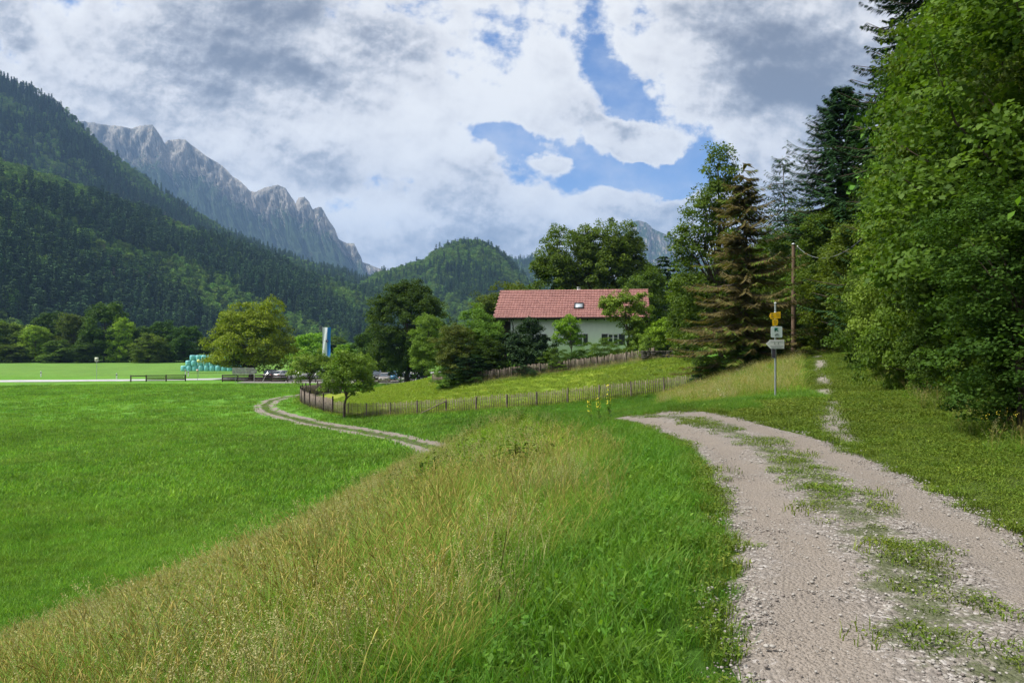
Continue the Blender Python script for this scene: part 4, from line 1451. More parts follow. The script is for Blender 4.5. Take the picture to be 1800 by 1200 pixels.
conifer('spruce_tree', 'tall dark spruce with layered drooping boughs beside the pine', (x, y, z), EYE + 450 / F * 47 - z, 5.0, 40, 0.45, 30, 'needle',
        seed=45, r0=0.22, per_br=9, droop=0.40, width=0.09, tipup=0.35, bare=0.45)
kC = Kind(conifer('spruce_tree', 'x', (0, 0, 0), 18, 3.2, 26, 0.9, 9, 'needle', seed=46, r0=0.2, per_br=8, droop=0.35, width=0.28), 18, 3.2)
for px, d, yt, lb in [(1166, 112, 446, 'pointed dark spruce behind the chestnut, highest of three'), (1186, 118, 455, 'dark spruce just beside the ash, behind the chestnut'),
                      (1152, 120, 462, 'lower dark spruce nearest the chestnut crown'), (1205, 100, 500, 'dark spruce hidden low behind the ash')]:
    kC.put(px, d, yt, 3.4, lb, 'dark spruces behind the chestnut')
GW_ = 'broadleaf trees of the roadside wood'
for px, d, yt, half, lb, ml, k in [
    (1222, 60, 470, 2.6, 'full green tree at the foot of the ash', 'leaf_mid', kM1),
    (1342, 56, 400, 3.0, 'green tree below the half-bare pine', 'leaf_mid', kM2),
    (1392, 60, 388, 3.2, 'green tree behind the utility pole', 'leaf_mid', kM1),
    (1424, 60, 345, 3.3, 'tree rising between the pine and the drooping spruce', 'leaf_mid', kM2),
    (1462, 46.0, 355, 3.0, 'mid green tree under the layered spruce', 'leaf_mid', kM1),
    (1418, 51, 440, 2.6, 'round tree low behind the utility pole', 'leaf_mid', kM2),
    (1446, 49, 378, 2.6, 'pale green tree in front of the drooping spruce', 'leaf_fruit', kM1),
    (1538, 44, 275, 2.1, 'tall green tree directly beside the layered spruce', 'leaf_mid', kM1),
    (1476, 43, 410, 2.6, 'bushy tree under the sagging wire', 'leaf_mid', kM2),
    (1512, 37, 380, 2.6, 'green tree at the bend of the grassy track', 'leaf_mid', kM1),
    (1346, 48, 490, 2.1, 'bushy green tree behind the yellow signs', 'leaf_mid', kM2),
    (1236, 60, 520, 2.6, 'bushy green tree behind the withering spruce', 'leaf_mid', kM1),
    (1296, 54, 400, 2.4, 'slim green tree just behind the withering spruce top', 'leaf_mid', kM2),
]:
    k.put(px, d, yt, half, lb, GW_, matl=ml)
for px, d, yt, half, lb, ml, k in [
    (1606, 30, 175, 2.1, 'yellowish green alder forming the edge of the wood against the sky', 'leaf_fruit', kN1),
    (1690, 24, 50, 2.7, 'tall leafy alder in front of the very tall spruce', 'leaf_dark', kN2),
    (1604, 22, 300, 1.8, 'light green young alder in the middle of the wood edge', 'leaf_fruit', kN1),
    (1765, 17.5, -60, 2.8, 'high leafy tree filling the upper corner', 'leaf_mid', kN2),
    (1722, 16.2, 230, 1.9, 'dark leaved tree low in the wood edge', 'leaf_dark', kN1),
    (1850, 14, -160, 3.2, 'leafy tree at the very edge of the picture', 'leaf_mid', kN1),
    (1562, 25, 420, 1.5, 'small rounded tree at the wood edge above the track', 'leaf_mid', kN2),
    (1770, 26, -160, 4.0, 'tall tree behind the front row of alders', 'leaf_dark', kN2),
    (1745, 32, -60, 4.0, 'dark tall tree deep in the wood', 'leaf_dark', kN1),
    (1800, 11.8, 330, 1.7, 'dark leafy small tree beside the hazel', 'leaf_dark', kN2),
]:
    k.put(px, d, yt, half, lb, GW_, matl=ml)
GS = 'shrubs along the grassy track'
for px, d, yt, half, lb, ml, k in [
    (1285, 42, 604, 2.3, 'dark green shrub under the withering spruce at the fence end', 'leaf_dark', kS1),
    (1336, 40, 606, 1.9, 'dark green shrub just behind the signpost', 'leaf_dark', kS2),
    (1250, 50, 622, 1.6, 'dark low shrub at the far fence end', 'leaf_deep', kS2),
    (1375, 48, 575, 2.1, 'shrub between the signpost and the track end', 'leaf_mid', kS1),
    (1412, 58, 560, 2.6, 'broad shrub closing the end of the grassy track', 'leaf_mid', kS2),
    (1462, 58, 540, 2.6, 'tall shrub where the track bends away', 'leaf_mid', kS1),
    (1510, 48, 525, 2.2, 'leafy shrub beyond the track bend', 'leaf_dark', kS2),
    (1535, 38, 520, 1.8, 'light green shrub overhanging the track', 'leaf_fruit', kS1),
    (1570, 31, 535, 1.7, 'bright shrub with pale leaves beside the track', 'leaf_fruit', kS2),
    (1608, 26, 525, 1.6, 'leafy shrub midway along the track', 'leaf_mid', kS1),
    (1650, 21.5, 545, 1.5, 'rounded green shrub in the shade of the alders', 'leaf_mid', kS2),
    (1690, 18.4, 555, 1.35, 'dark shrub with deep shade beneath', 'leaf_dark', kS1),
    (1738, 15.8, 560, 1.2, 'shrub before the dark-leaved tree', 'leaf_mid', kS2),
    (1785, 13.8, 570, 1.1, 'small shrub close to the hazel', 'leaf_mid', kS1),
    (1840, 12.4, 560, 1.2, 'shrub at the picture edge above the tall weeds', 'leaf_dark', kS2),
    (1528, 34, 610, 1.1, 'low weedy bush beside the grassy track', 'leaf_fruit', kS2),
    (1590, 24.5, 618, 0.95, 'low leafy bush at the track side', 'leaf_fruit', kS1),
    (1650, 19.0, 640, 0.75, 'low nettle-like bush at the track side', 'leaf_fruit', kS2),
    (1715, 15.2, 665, 0.62, 'low bush under the alder shade', 'leaf_fruit', kS1),
    (1545, 29, 470, 1.9, 'high light green shrub below the small rounded tree', 'leaf_mid', kS2),
    (1625, 20.5, 430, 1.6, 'tall light green shrub between the alders and the track', 'leaf_mid', kS1),
    (1500, 40, 470, 2.0, 'high green shrub filling the gap under the trees', 'leaf_mid', kS1),
]:
    k.put(px, d, yt, half, lb, GS, matl=ml, name='shrub', cat='shrub')

# hazel with big pale leaves entering from the right, closest of all
def hazel():
    x, y, z = 6.1, 6.2, hz(6.1, 6.2)
    g = np.random.default_rng(71)
    root = thing('hazel_shrub', 'hazel with large pale round leaves hanging in from the picture edge', 'shrub', (x, y, z))
    mb, tb = MB(), MB()
    cents = crown(mb, [(0.2, 0.3, 2.3, 1.3, 1.5, 1.3, 60), (0.5, 0.3, 0.9, 1.1, 1.3, 0.9, 26), (1.4, 0.5, 3.4, 1.6, 1.6, 1.4, 50)], 0.085, 20, 0.26, g, asp=0.85, flat=0.6, inner=0.5)
    # a few sprigs reach out towards the track
    for (ex, ey, ez) in [(-1.72, -0.5, 2.75), (-1.9, -0.1, 1.7), (-1.5, -0.4, 3.35), (-1.45, -0.2, 0.95), (-1.3, -0.5, 2.1), (-1.25, 0.1, 0.35)]:
        s, e = np.array([0.1, 0.1, ez * 0.8]), np.array([ex, ey, ez])
        mid = (s + e) / 2 + np.array([0, 0, 0.22])
        tt = np.linspace(0, 1, 9)[:, None]
        cv = s * (1 - tt) ** 2 + 2 * mid * tt * (1 - tt) + e * tt ** 2
        tb.tube(cv, np.linspace(0.011, 0.003, 9), 5, cap=False)
        k = 11
        uu = np.linspace(0.42, 1.0, k)[:, None]
        c = s * (1 - uu) ** 2 + 2 * mid * uu * (1 - uu) + e * uu ** 2 + g.normal(size=(k, 3)) * 0.045 - np.array([0, 0, 0.03])
        n = unit(np.array([0, -0.5, 0.9]) + g.normal(size=(k, 3)) * 0.4)
        t = unit(np.cross(n, g.normal(size=(k, 3))))
        L = 0.075 * (0.75 + 0.5 * g.random(k))
        # rounded leaves: eight-sided
        b = unit(np.cross(n, t))
        ang = np.linspace(0, 2 * math.pi, 9)[:-1]
        rr = np.array([1.1, 0.95, 0.9, 0.85, 0.8, 0.85, 0.9, 0.95]) * 0.5
        V = c[:, None] + L[:, None, None] * (t[:, None] * (np.cos(ang) * rr)[None, :, None] + b[:, None] * (np.sin(ang) * rr)[None, :, None]) \
            + n[:, None] * (np.abs(np.sin(ang)) * 0.10)[None, :, None] * L[:, None, None]
        a8 = np.arange(k)[:, None] * 8
        Fq = np.concatenate([a8 + np.array([0, 1, 2, 3]), a8 + np.array([0, 3, 4, 5]), a8 + np.array([0, 5, 6, 7])])
        mb.add(V.reshape(-1, 3), Fq, 0, np.tile(g.random(k), 3))
    for i in g.permutation(len(cents))[:34]:
        e = cents[i]
        s = np.array([0.1 * g.normal(), 0.1 * g.normal(), 0.0])
        tt = np.linspace(0, 1, 6)[:, None]
        cv = s * (1 - tt) + e * tt + np.array([0, 0, 0.5]) * (tt * (1 - tt))
        tb.tube(cv, np.linspace(0.02, 0.004, 6), 5, cap=False)
    tb.build('branches', M['bark'], root, smooth=True)
    mb.build('crown', M['leaf_hazel'], root)


hazel()

# wooded slope behind the edge trees
def slope_forest():
    g = np.random.default_rng(83)
    n = 1500
    y = 8 + 150 * g.random(n) ** 0.8
    x = 18 + 90 * g.random(n)
    ang = x / y * F + 900
    k = (x > 19 + 0.10 * y) & (ang > 1440) & (ang < 2300) & (np.hypot(x, y) > 27)
    k &= ~((ang < 1640) & (y < 45))
    x, y = x[k], y[k]
    ang = x / y * F + 900
    z = height(x, y)
    kind = np.where(g.random(len(x)) < 0.12, g.integers(0, 3, len(x)), 3 + g.integers(0, 3, len(x)))
    s = 0.62 + 0.35 * g.random(len(x))
    # keep the skyline of the wood low where sky shows over the track
    ztop = EYE + (600 - np.interp(ang, [1440, 1500, 1560, 1640, 1750], [420, 300, 190, 60, -300])) / F * y
    s = np.clip(np.minimum(s, (ztop - z) / 23), 0.2, 1)
    k = s > 0.25
    x, y, z, kind, s = x[k], y[k], z[k], kind[k], s[k]
    ro, sc_ = rs(len(x), g.random(len(x)) * 6.28, s)
    scatter('forest', 'dark wood climbing the slope behind the alders', np.stack([x, y, z], 1), ro, sc_, kind, FP)


slope_forest()

# ------------------------------------------------------------------ house
def house():
    A = np.array(P(866, 556, 76.6))
    B = np.array(P(1143, 559, 74.4))
    u = B - A
    Lr = math.hypot(u[0], u[1])
    rz = math.atan2(u[1], u[0])
    ze = 9.12
    zg = 3.6
    root = thing('farmhouse', 'white rendered farmhouse with long red tiled roof behind the garden', 'house', (A[0], A[1], zg), rz)
    e = ze - zg
    run, rise = 5.0, 3.05
    wy0, wy1 = 0.95, 9.05
    wx0, wx1 = 1.75, Lr - 1.35
    m_wall, t = mat('white_render')
    b = t.n('ShaderNodeBsdfPrincipled')
    pos = t.n('ShaderNodeTexCoord').outputs['Object']
    nz = t.noise(t.mapping(pos, scl=(1, 1, 0.25)), 1.5, 8, 0.65)
    t.link(t.mix(t.step(nz, 0.3, 0.75), (0.86, 0.86, 0.87), (0.76, 0.77, 0.78)), b.inputs['Base Color'])
    b.inputs['Roughness'].default_value = 0.95
    bump_out(t, b, t.noise(pos, 30, 4, 0.6), 0.3, 0.01)
    mb = MB()
    sl = rise / run
    htop = e + sl * wy0 - 0.12
    hmid_ = e + rise - 0.12
    ym = (wy0 + wy1) / 2
    prof = [(wy0, 0), (wy1, 0), (wy1, htop), (ym, hmid_), (wy0, htop)]
    mb.prism(prof, wx1 - wx0, ((wx0, 0, 0), (0, 1, 0), (0, 0, 1), (1, 0, 0)))
    mb.build('wall', m_wall, root)
    # roof: real tile courses, stepped, on both slopes
    m_tile, t = mat('roof_tiles')
    b = t.n('ShaderNodeBsdfPrincipled')
    pos = t.n('ShaderNodeTexCoord').outputs['Object']
    at = t.n('ShaderNodeAttribute', attribute_name='var')
    br = t.n('ShaderNodeTexBrick')
    sx = t.n('ShaderNodeSeparateXYZ')
    t.link(pos, sx.inputs[0])
    wv = t.m('SINE', t.m('MULTIPLY', sx.outputs[0], 2 * math.pi / 0.30))
    nz = t.noise(pos, 0.9, 8, 0.7)
    c = t.mix(at.outputs['Fac'], (0.29, 0.122, 0.108), (0.39, 0.178, 0.156))
    c = t.mul(c, t.mix(t.step(nz, 0.3, 0.7), (0.88, 0.86, 0.86), (1.05, 1.03, 1.03)))
    t.link(c, b.inputs['Base Color'])
    b.inputs['Roughness'].default_value = 0.6
    bump_out(t, b, wv, 0.35, 0.02)
    rb = MB()
    n = 15
    lr_ = math.hypot(run, rise)
    ct, st = run / lr_, rise / lr_
    for side in (0, 1):
        for k in range(n):
            s0, s1 = lr_ * k / n, lr_ * (k + 1) / n + 0.05
            nt = 80
            edges = np.linspace(0, Lr, nt + 1) + (0 if k % 2 else Lr / nt / 2)
            edges = np.clip(edges, 0, Lr)
            for j in range(nt):
                xa, xb = edges[j], edges[j + 1]
                if xb - xa < 0.05:
                    continue
                gap = 0.03 if random.random() < 0.12 else 0.006
                h0, h1 = 0.105 + random.uniform(-0.008, 0.008), 0.02
                q = []
                for (xx, ss, hh) in ((xa + gap / 2, s0, h0), (xb - gap / 2, s0, h0), (xb - gap / 2, s1, h1), (xa + gap / 2, s1, h1),
                                     (xa + gap / 2, s0, 0.0), (xb - gap / 2, s0, 0.0)):
                    yy = ss * ct - hh * st
                    zz = e + ss * st + hh * ct
                    if side:
                        yy = 2 * run - yy
                    q.append((xx, yy, zz))
                Fc = [(0, 1, 2, 3), (4, 5, 1, 0)] if not side else [(3, 2, 1, 0), (0, 1, 5, 4)]
                rb.add(q, Fc, 0, random.random())
    for k in range(44):
        xx = Lr * (k + 0.5) / 44
        rb.tube([(xx - 0.2, run, e + rise + 0.03), (xx + 0.2, run, e + rise + 0.05)], 0.11, 8, 0, random.random())
    roof = rb.build('roof', m_tile, root)
    deck = MB()
    th = 0.16
    for side in (1, -1):
        y0 = 0.0 if side == 1 else 2 * run
        P4 = [(0.0, -0.01), (run, rise - 0.01), (run, rise - th - 0.01), (0.0, -th)]
        poly = [(y0 + side * a, e + b_) for a, b_ in P4]
        deck.prism(poly if side == 1 else poly[::-1], Lr - 0.04, ((0.02, 0, 0), (0, 1, 0), (0, 0, 1), (1, 0, 0)))
    for k in range(19):        # rafters showing under the eaves
        xx = 0.4 + k * (Lr - 0.8) / 18
        for side in (1, -1):
            y0 = 0.08 if side == 1 else 2 * run - 0.08
            deck.prism([(y0, e - th - 0.13), (y0 + side * 1.0, e + 0.61 - th - 0.13), (y0 + side * 1.0, e + 0.61 - th - 0.01), (y0, e - th - 0.01)][::side], 0.09,
                       ((xx, 0, 0), (0, 1, 0), (0, 0, 1), (1, 0, 0)))
    deck.build('roof_timber', M['wood_dark'], root)
    # skylight
    def on_roof(x_, s_, h_):
        return (x_, s_ * ct - h_ * st, e + s_ * st + h_ * ct)
    sx0 = (1003 - 866) / F * 79
    sk = thing('skylight', None, None)
    sk.parent = roof
    sfr, sgl = MB(), MB()
    s0, s1, w = 1.75, 2.85, 0.98
    def slab(mb_, xa, xb, sa, sb, ha, hb):
        q = [on_roof(x_, s_, h_) for h_ in (ha, hb) for (x_, s_) in ((xa, sa), (xb, sa), (xb, sb), (xa, sb))]
        mb_.add(q, [(0, 3, 2, 1), (4, 5, 6, 7), (0, 1, 5, 4), (1, 2, 6, 5), (2, 3, 7, 6), (3, 0, 4, 7)])
    slab(sfr, sx0, sx0 + 0.10, s0, s1, 0.0, 0.20)
    slab(sfr, sx0 + w - 0.10, sx0 + w, s0, s1, 0.0, 0.20)
    slab(sfr, sx0 + 0.10, sx0 + w - 0.10, s0, s0 + 0.10, 0.0, 0.20)
    slab(sfr, sx0 + 0.10, sx0 + w - 0.10, s1 - 0.12, s1, 0.0, 0.20)
    slab(sgl, sx0 + 0.10, sx0 + w - 0.10, s0 + 0.10, s1 - 0.12, 0.02, 0.15)
    bpy.data.objects.remove(sk)
    sf = sfr.build('skylight_frame', M['black'], root)
    m_sky = simple('skylight_glass', (0.42, 0.47, 0.52), 0.08, spec=1.0)
    sgl.build('glass', m_sky, sf)
    ch = MB()
    cx_ = (1004 - 866) / F * 81.5
    ch.box((cx_, run + 0.35, e + rise - 0.04), (0.36, 0.36, 0.6))
    co = ch.build('chimney', m_wall, root)
    cc = MB()
    cc.box((cx_, run + 0.35, e + rise + 0.40), (0.46, 0.46, 0.05))
    cc.box((cx_ - 0.15, run + 0.35, e + rise + 0.318), (0.05, 0.30, 0.11)).box((cx_ + 0.15, run + 0.35, e + rise + 0.318), (0.05, 0.30, 0.11))
    cc.build('chimney_cap', M['galv'], co)
    # gutter and downpipe
    gt = MB()
    ang = np.linspace(math.pi, 2 * math.pi, 7)
    sec = [(-0.09 + 0.09 * math.cos(a), 0.08 * math.sin(a)) for a in ang] + [(-0.09 + 0.075 * math.cos(a), 0.01 + 0.065 * math.sin(a)) for a in ang[::-1]]
    V = [(xx, yy, e - 0.02 + zz) for xx in (0.02, Lr - 0.02) for yy, zz in sec]
    k = len(sec)
    gt.add(V, [(i, (i + 1) % k, (i + 1) % k + k, i + k) for i in range(k)])
    m_gut = simple('dark_brown_metal', (0.035, 0.028, 0.025), 0.45, metal=0.3)
    go = gt.build('gutter', m_gut, root)
    dp = MB()
    x0_ = wx0 + 0.28
    dp.tube(smooth_line([(x0_ - 0.05, -0.06, e - 0.09), (x0_ - 0.05, 0.05, e - 0.3), (x0_, 0.65, e - 0.75), (x0_, wy0 - 0.07, e - 1.05), (x0_, wy0 - 0.07, e - 1.6), (x0_, wy0 - 0.07, 0.2)], 5), 0.055, 8)
    dp.build('downpipe', m_gut, root)
    # windows of the long side
    m_glass = simple('window_glass', (0.03, 0.04, 0.05), 0.05, spec=1.0)
    m_shut = simple('shutter_dark', (0.035, 0.040, 0.055), 0.7, noise=0.2)
    def window(cx, z0, w, h, leaves):
        fr = MB()
        y_ = wy0
        fr.box((cx - w / 2 + 0.06, y_ - 0.01, z0 + h / 2), (0.12, 0.10, h))
        fr.box((cx + w / 2 - 0.06, y_ - 0.01, z0 + h / 2), (0.12, 0.10, h))
        fr.box((cx, y_ - 0.012, z0 + 0.04), (w - 0.24, 0.096, 0.08))
        fr.box((cx, y_ - 0.012, z0 + h - 0.05), (w - 0.24, 0.096, 0.10))
        if leaves == 2:
            fr.box((cx, y_ - 0.014, z0 + h / 2), (0.15, 0.096, h - 0.18))
        for q in range(leaves):
            ww = (w - 0.16) / leaves
            fr.box((cx - (w - 0.16) / 2 + ww * (q + 0.5), y_ - 0.02, z0 + h * 0.62), (ww - (0.12 if leaves == 2 else 0.01), 0.03, 0.035))
        f = fr.build('window', M['white'], root)
        pn = MB()
        pn.box((cx, y_ - 0.008, z0 + h / 2), (w - 0.1, 0.03, h - 0.1))
        pn.build('pane', m_glass, f)
        si = MB()
        si.box((cx, y_ - 0.09, z0 - 0.045), (w + 0.12, 0.2, 0.05))
        si.build('sill', M['galv'], f)
        for sgn in (-1, 1):
            sh = MB()
            sw = w / 2 + 0.02
            c0 = cx + sgn * (w / 2 + sw / 2 + 0.03)
            for q in (-1, 1):
                sh.box((c0 + q * (sw / 2 - 0.03), y_ - 0.035, z0 + h / 2), (0.06, 0.045, h))
            for q in range(12):
                sh.box((c0, y_ - 0.035, z0 + 0.06 + q * (h - 0.12) / 11), (sw - 0.12, 0.03, (h / 12) * 0.72))
            sh.build('shutter', m_shut, f)
    pxx = lambda px: (px - 866) / F * 76.2
    window(pxx(1077), 6.33 - zg, 1.12, 1.15, 2)
    window(pxx(1018), 6.28 - zg, 0.80, 1.2, 1)
    window(pxx(945), 6.28 - zg, 0.80, 1.2, 1)
    # dark timber balcony and gable boarding at the near-left gable, boarding at the other gable
    bl = MB()
    bl.box((wx0 - 0.72, (wy0 + wy1) / 2, 4.15), (1.36, wy1 - wy0 - 0.1, 0.16))
    for q in range(34):
        yy = wy0 + 0.1 + q * (wy1 - wy0 - 0.2) / 33
        bl.box((wx0 - 1.38, yy, 4.72), (0.03, 0.16, 0.92))
    bl.box((wx0 - 1.38, (wy0 + wy1) / 2, 5.22), (0.1, wy1 - wy0, 0.08))
    for q in range(6):
        bl.box((wx0 - 0.72, wy0 + 0.07, 4.72 - 0.0), (1.30, 0.03, 0.92)) if q == 0 else None
    for yy in (wy0 + 0.2, wy1 - 0.2):
        bl.box((wx0 - 1.25, yy, 5.2 - 0.5), (0.14, 0.14, 2.0))
    bl.build('balcony', M['wood_dark'], root)
    gb = MB()
    for xx in (wx0 - 0.03, wx1 + 0.03):
        for q in range(36):
            yy = wy0 + 0.12 + q * (wy1 - wy0 - 0.24) / 35
            top = e + sl * min(yy, 2 * run - yy) - 0.2
            gb.box((xx, yy, (top + 4.25) / 2), (0.05, 0.205, top - 4.25))
    gb.build('gable_boarding', M['wood_dark'], root)
    b2 = MB()
    b2.box((wx1 + 0.62, (wy0 + wy1) / 2, 4.35), (1.1, wy1 - wy0 - 0.1, 0.16))
    b2.box((wx1 + 0.62, wy0 + 0.08, 4.9), (1.1, 0.04, 0.95))
    b2.box((wx1 + 1.15, (wy0 + wy1) / 2, 4.9), (0.04, wy1 - wy0 - 0.2, 0.95))
    b2.build('balcony', M['wood_dark'], root)


house()

# ------------------------------------------------------------------ fences
def picket_fence(name, label, line, h, spacing, post_every, mt, post_mt, group=None, pw=0.045, post_h=1.15, post_r=0.06, brace=None, jitter=1.0, wires=2):
    L = smooth_line([(p[0], p[1]) for p in line], 10)
    seg = np.hypot(*np.diff(L, axis=0).T)
    s = np.concatenate([[0], np.cumsum(seg)])
    tot = s[-1]
    at_ = lambda q: (np.interp(q, s, L[:, 0]), np.interp(q, s, L[:, 1]))
    x0, y0 = at_(tot / 2)
    root = thing(name, label, 'fence', (x0, y0, hz(x0, y0)), 0, group)
    o3 = np.array([x0, y0, hz(x0, y0)])
    nb = max(1, int(round(tot / post_every)))
    ps = np.linspace(0, tot, nb + 1)
    g = np.random.default_rng(int(tot * 10))
    for i, q in enumerate(ps):
        x, y = at_(q)
        z = hz(x, y)
        mb = MB()
        tl = g.normal(size=2) * 0.03
        mb.tube([np.array([x, y, z - 0.2]) - o3, np.array([x + tl[0] * 0.5, y + tl[1] * 0.5, z + post_h * 0.5]) - o3, np.array([x + tl[0], y + tl[1], z + post_h * (0.96 + 0.08 * g.random())]) - o3],
                [post_r, post_r * 0.95, post_r * 0.9], 7)
        mb.build('post', post_mt, root)
    for i in range(nb):
        n = max(2, int(round((ps[i + 1] - ps[i]) / spacing)))
        qs = ps[i] + (np.arange(n) + 0.5) / n * (ps[i + 1] - ps[i])
        mb = MB()
        X, Y = at_(qs)
        Z = height(X, Y)
        for x, y, z in zip(X, Y, Z):
            hh = h * (0.90 + 0.14 * g.random())
            ti = g.normal() * 0.03 * jitter
            w = pw * (0.7 + 0.6 * g.random())
            k = np.interp(x, [-1e3, 1e3], [0, 1])
            dx, dy = at_(qs[-1])[0] - at_(qs[0])[0], at_(qs[-1])[1] - at_(qs[0])[1]
            a = math.atan2(dy, dx)
            mb.box((x - o3[0], y - o3[1], z + hh / 2 - o3[2]), (w, 0.022, hh), a, 0, g.random(), tilt=ti)
        mb.build('picket_panel', mt, root)
        wb = MB()
        xs_, ys_ = at_(np.linspace(ps[i], ps[i + 1], 5))
        zs_ = height(xs_, ys_)
        for fz in (0.25, 0.78)[:wires]:
            wb.tube(np.stack([xs_ - o3[0], ys_ - o3[1], zs_ + h * fz - o3[2]], 1), 0.012, 4)
        wb.build('wire', M['wood_old'], root)
    if brace:
        q = brace
        x1, y1 = at_(q)
        x2, y2 = at_(q + 2.3)
        mb = MB()
        mb.tube([np.array([x1, y1 - 0.08, hz(x1, y1) + post_h - 0.15]) - o3, np.array([x2, y2 - 0.08, hz(x2, y2) + 0.05]) - o3], 0.045, 6)
        mb.build('brace', post_mt, root)
    return root


m_picket, t = mat('weathered_pickets')
b = t.n('ShaderNodeBsdfPrincipled')
at = t.n('ShaderNodeAttribute', attribute_name='var')
pos = t.n('ShaderNodeTexCoord').outputs['Object']
cc_ = t.mix(at.outputs['Fac'], (0.10, 0.078, 0.058), (0.26, 0.215, 0.17))
t.link(t.mul(cc_, t.mix(t.noise(t.mapping(pos, scl=(6, 6, 1)), 3, 6, 0.7), (0.6, 0.6, 0.62), (1.25, 1.2, 1.15))), b.inputs['Base Color'])
b.inputs['Roughness'].default_value = 0.95
o_ = t.n('ShaderNodeOutputMaterial')
t.link(b.outputs[0], o_.inputs[0])

# arc length to the braced post: it is the post seen just left of the middle of the front run
fr = [p for p in FENCE[:11]]
Ls = smooth_line([(p[0], p[1]) for p in fr], 10)
seg = np.hypot(*np.diff(Ls, axis=0).T)
cum = np.concatenate([[0], np.cumsum(seg)])
ib = int(np.argmin(np.abs(Ls[:, 0] / Ls[:, 1] * F + 900 - 794)))
picket_fence('picket_fence', 'long thin picket fence along the front of the yellow green meadow', fr, 1.16, 0.14, 2.4, m_picket, M['wood_old'], brace=round(cum[ib] / (cum[-1] / round(cum[-1] / 2.4))) * (cum[-1] / round(cum[-1] / 2.4)))
picket_fence('picket_fence', 'dense dark picket fence rounding the meadow corner at the track bend', FENCE[10:], 1.35, 0.115, 2.4, M['wood_old'], M['wood_dark'], pw=0.085, post_h=1.6, post_r=0.08, jitter=1.6)
picket_fence('picket_fence', 'old grey picket fence climbing along the garden shrubs', [(p[0], p[1]) for p in HF], 1.02, 0.115, 2.5, m_picket, M['wood_old'], pw=0.06, post_h=1.05, jitter=2.2)
picket_fence('picket_fence', 'low brown picket fence in front of the parked cars', [P(632, 674, 116)[:2], P(700, 674, 116)[:2], P(776, 674, 116)[:2]], 0.95, 0.16, 2.2, m_picket, M['wood_grey'], pw=0.05, post_h=1.15)


def rail_fence(label, pxs, d0, d1, rails, h=1.15, group='dark rail fences by the road', skip=0):
    x0, y0, z0 = spot(pxs[0], d0)
    root = thing('rail_fence', label, 'fence', (x0, y0, z0), 0, group)
    P3 = []
    for i, px in enumerate(pxs):
        d = d0 + (d1 - d0) * i / (len(pxs) - 1)
        P3.append(np.array(spot(px, d)))
    o3 = np.array([x0, y0, z0])
    for p in P3:
        mb = MB()
        mb.box(p - o3 + np.array([0, 0, h / 2]), (0.16, 0.16, h + 0.1))
        mb.build('post', M['wood_dark'], root)
    for i in range(len(P3) - 1):
        a, b_ = P3[i] - o3, P3[i + 1] - o3
        for r, (zz, hh) in enumerate(rails):
            if i < skip and r > 0:
                continue
            v = b_ - a
            L = math.hypot(v[0], v[1])
            mb = MB()
            c = (a + b_) / 2 + np.array([0, -0.1, zz])
            mb.box(c, (L - 0.02, 0.05, hh), math.atan2(v[1], v[0]))
            mb.build('rail', M['wood_dark'], root)
    return root


rail_fence('short dark three-board rail fence standing at the road with its first bay open', [230, 257, 292, 326], 128.5, 129.5, [(1.05, 0.16), (0.70, 0.17), (0.38, 0.2)], skip=1)
rail_fence('dark three-board rail fence under the olive maple and the wooden arrow', [391, 418, 447, 478, 505], 126.5, 125.5, [(1.1, 0.24), (0.72, 0.26), (0.28, 0.34)])
rail_fence('low dark rail fence in front of the white cars under the fruit tree', [506, 529, 555, 582, 604], 125, 124.5, [(0.62, 0.16), (0.25, 0.12)], h=0.72)


# ------------------------------------------------------------------ wooden arrow board
def arrow_board():
    d = 124
    x, y, z = spot(430, d)
    root = thing('wooden_arrow_sign', 'large weathered grey wooden arrow board leaning on slanted props', 'sign', (x, y, z))
    w, h = 4.15, 1.12
    zb = EYE - (657.5 - 600) / F * d - z
    mb = MB()
    for k in range(4):
        z0, z1 = zb + h * k / 4, zb + h * (k + 1) / 4 - 0.02
        xr = w / 2 - 0.05 * (k % 2)
        xl = -w / 2 + 0.03 * ((k + 1) % 2)
        tip = [0.0, 0.62, 0.62, 0.0]
        mb.prism([(xl, z0), (xr - 0.62 + tip[k] * (0 if k in (0, 3) else 0.05), z0), (xr - 0.62 + (0.45 if k in (0, 3) else 0.62) * 1.0, (z0 if k >= 2 else z1)), (xr - 0.62, z1), (xl, z1)]
                 if k in (0, 3) else [(xl, z0), (xr, z0), (xr, z1), (xl, z1)], 0.04, ((0, -0.02, 0), (1, 0, 0), (0, 0, 1), (0, -1, 0)), 0, random.random())
    bd = mb.build('board', M['wood_grey'], root)
    # faded strokes of the old lettering, carved into the boards
    ms = simple('faded_paint', (0.17, 0.17, 0.16), 0.95)
    sm = MB()
    for (a, c, ww) in [(-1.6, 0.80, 0.7), (-0.9, 0.62, 0.3), (0.15, 0.72, 1.5), (0.0, 0.42, 1.1), (-1.5, 0.38, 0.5)]:
        sm.box((a + ww / 2, -0.062, zb + c), (ww, 0.004, 0.07))
    sm.build('lettering', ms, bd)
    for (a, top, foot) in [(w / 2 - 0.45, zb + 0.4, 1.85), (w / 2 + 1.5, 1.25, 3.15), (-w / 2 + 0.5, zb + 0.2, -w / 2 + 0.5)]:
        p = MB()
        p.tube([(a, 0.04, top), (foot, -0.75 if foot > 0 else 0.1, 0)], 0.05, 6)
        p.build('prop', M['wood_grey'], root)
    p = MB()
    p.tube([(w / 2 - 0.6, 0.07, zb + 0.3), (w / 2 + 1.55, 0.07, 1.2)], 0.05, 6)
    p.build('crossbar', M['wood_grey'], root)


arrow_board()

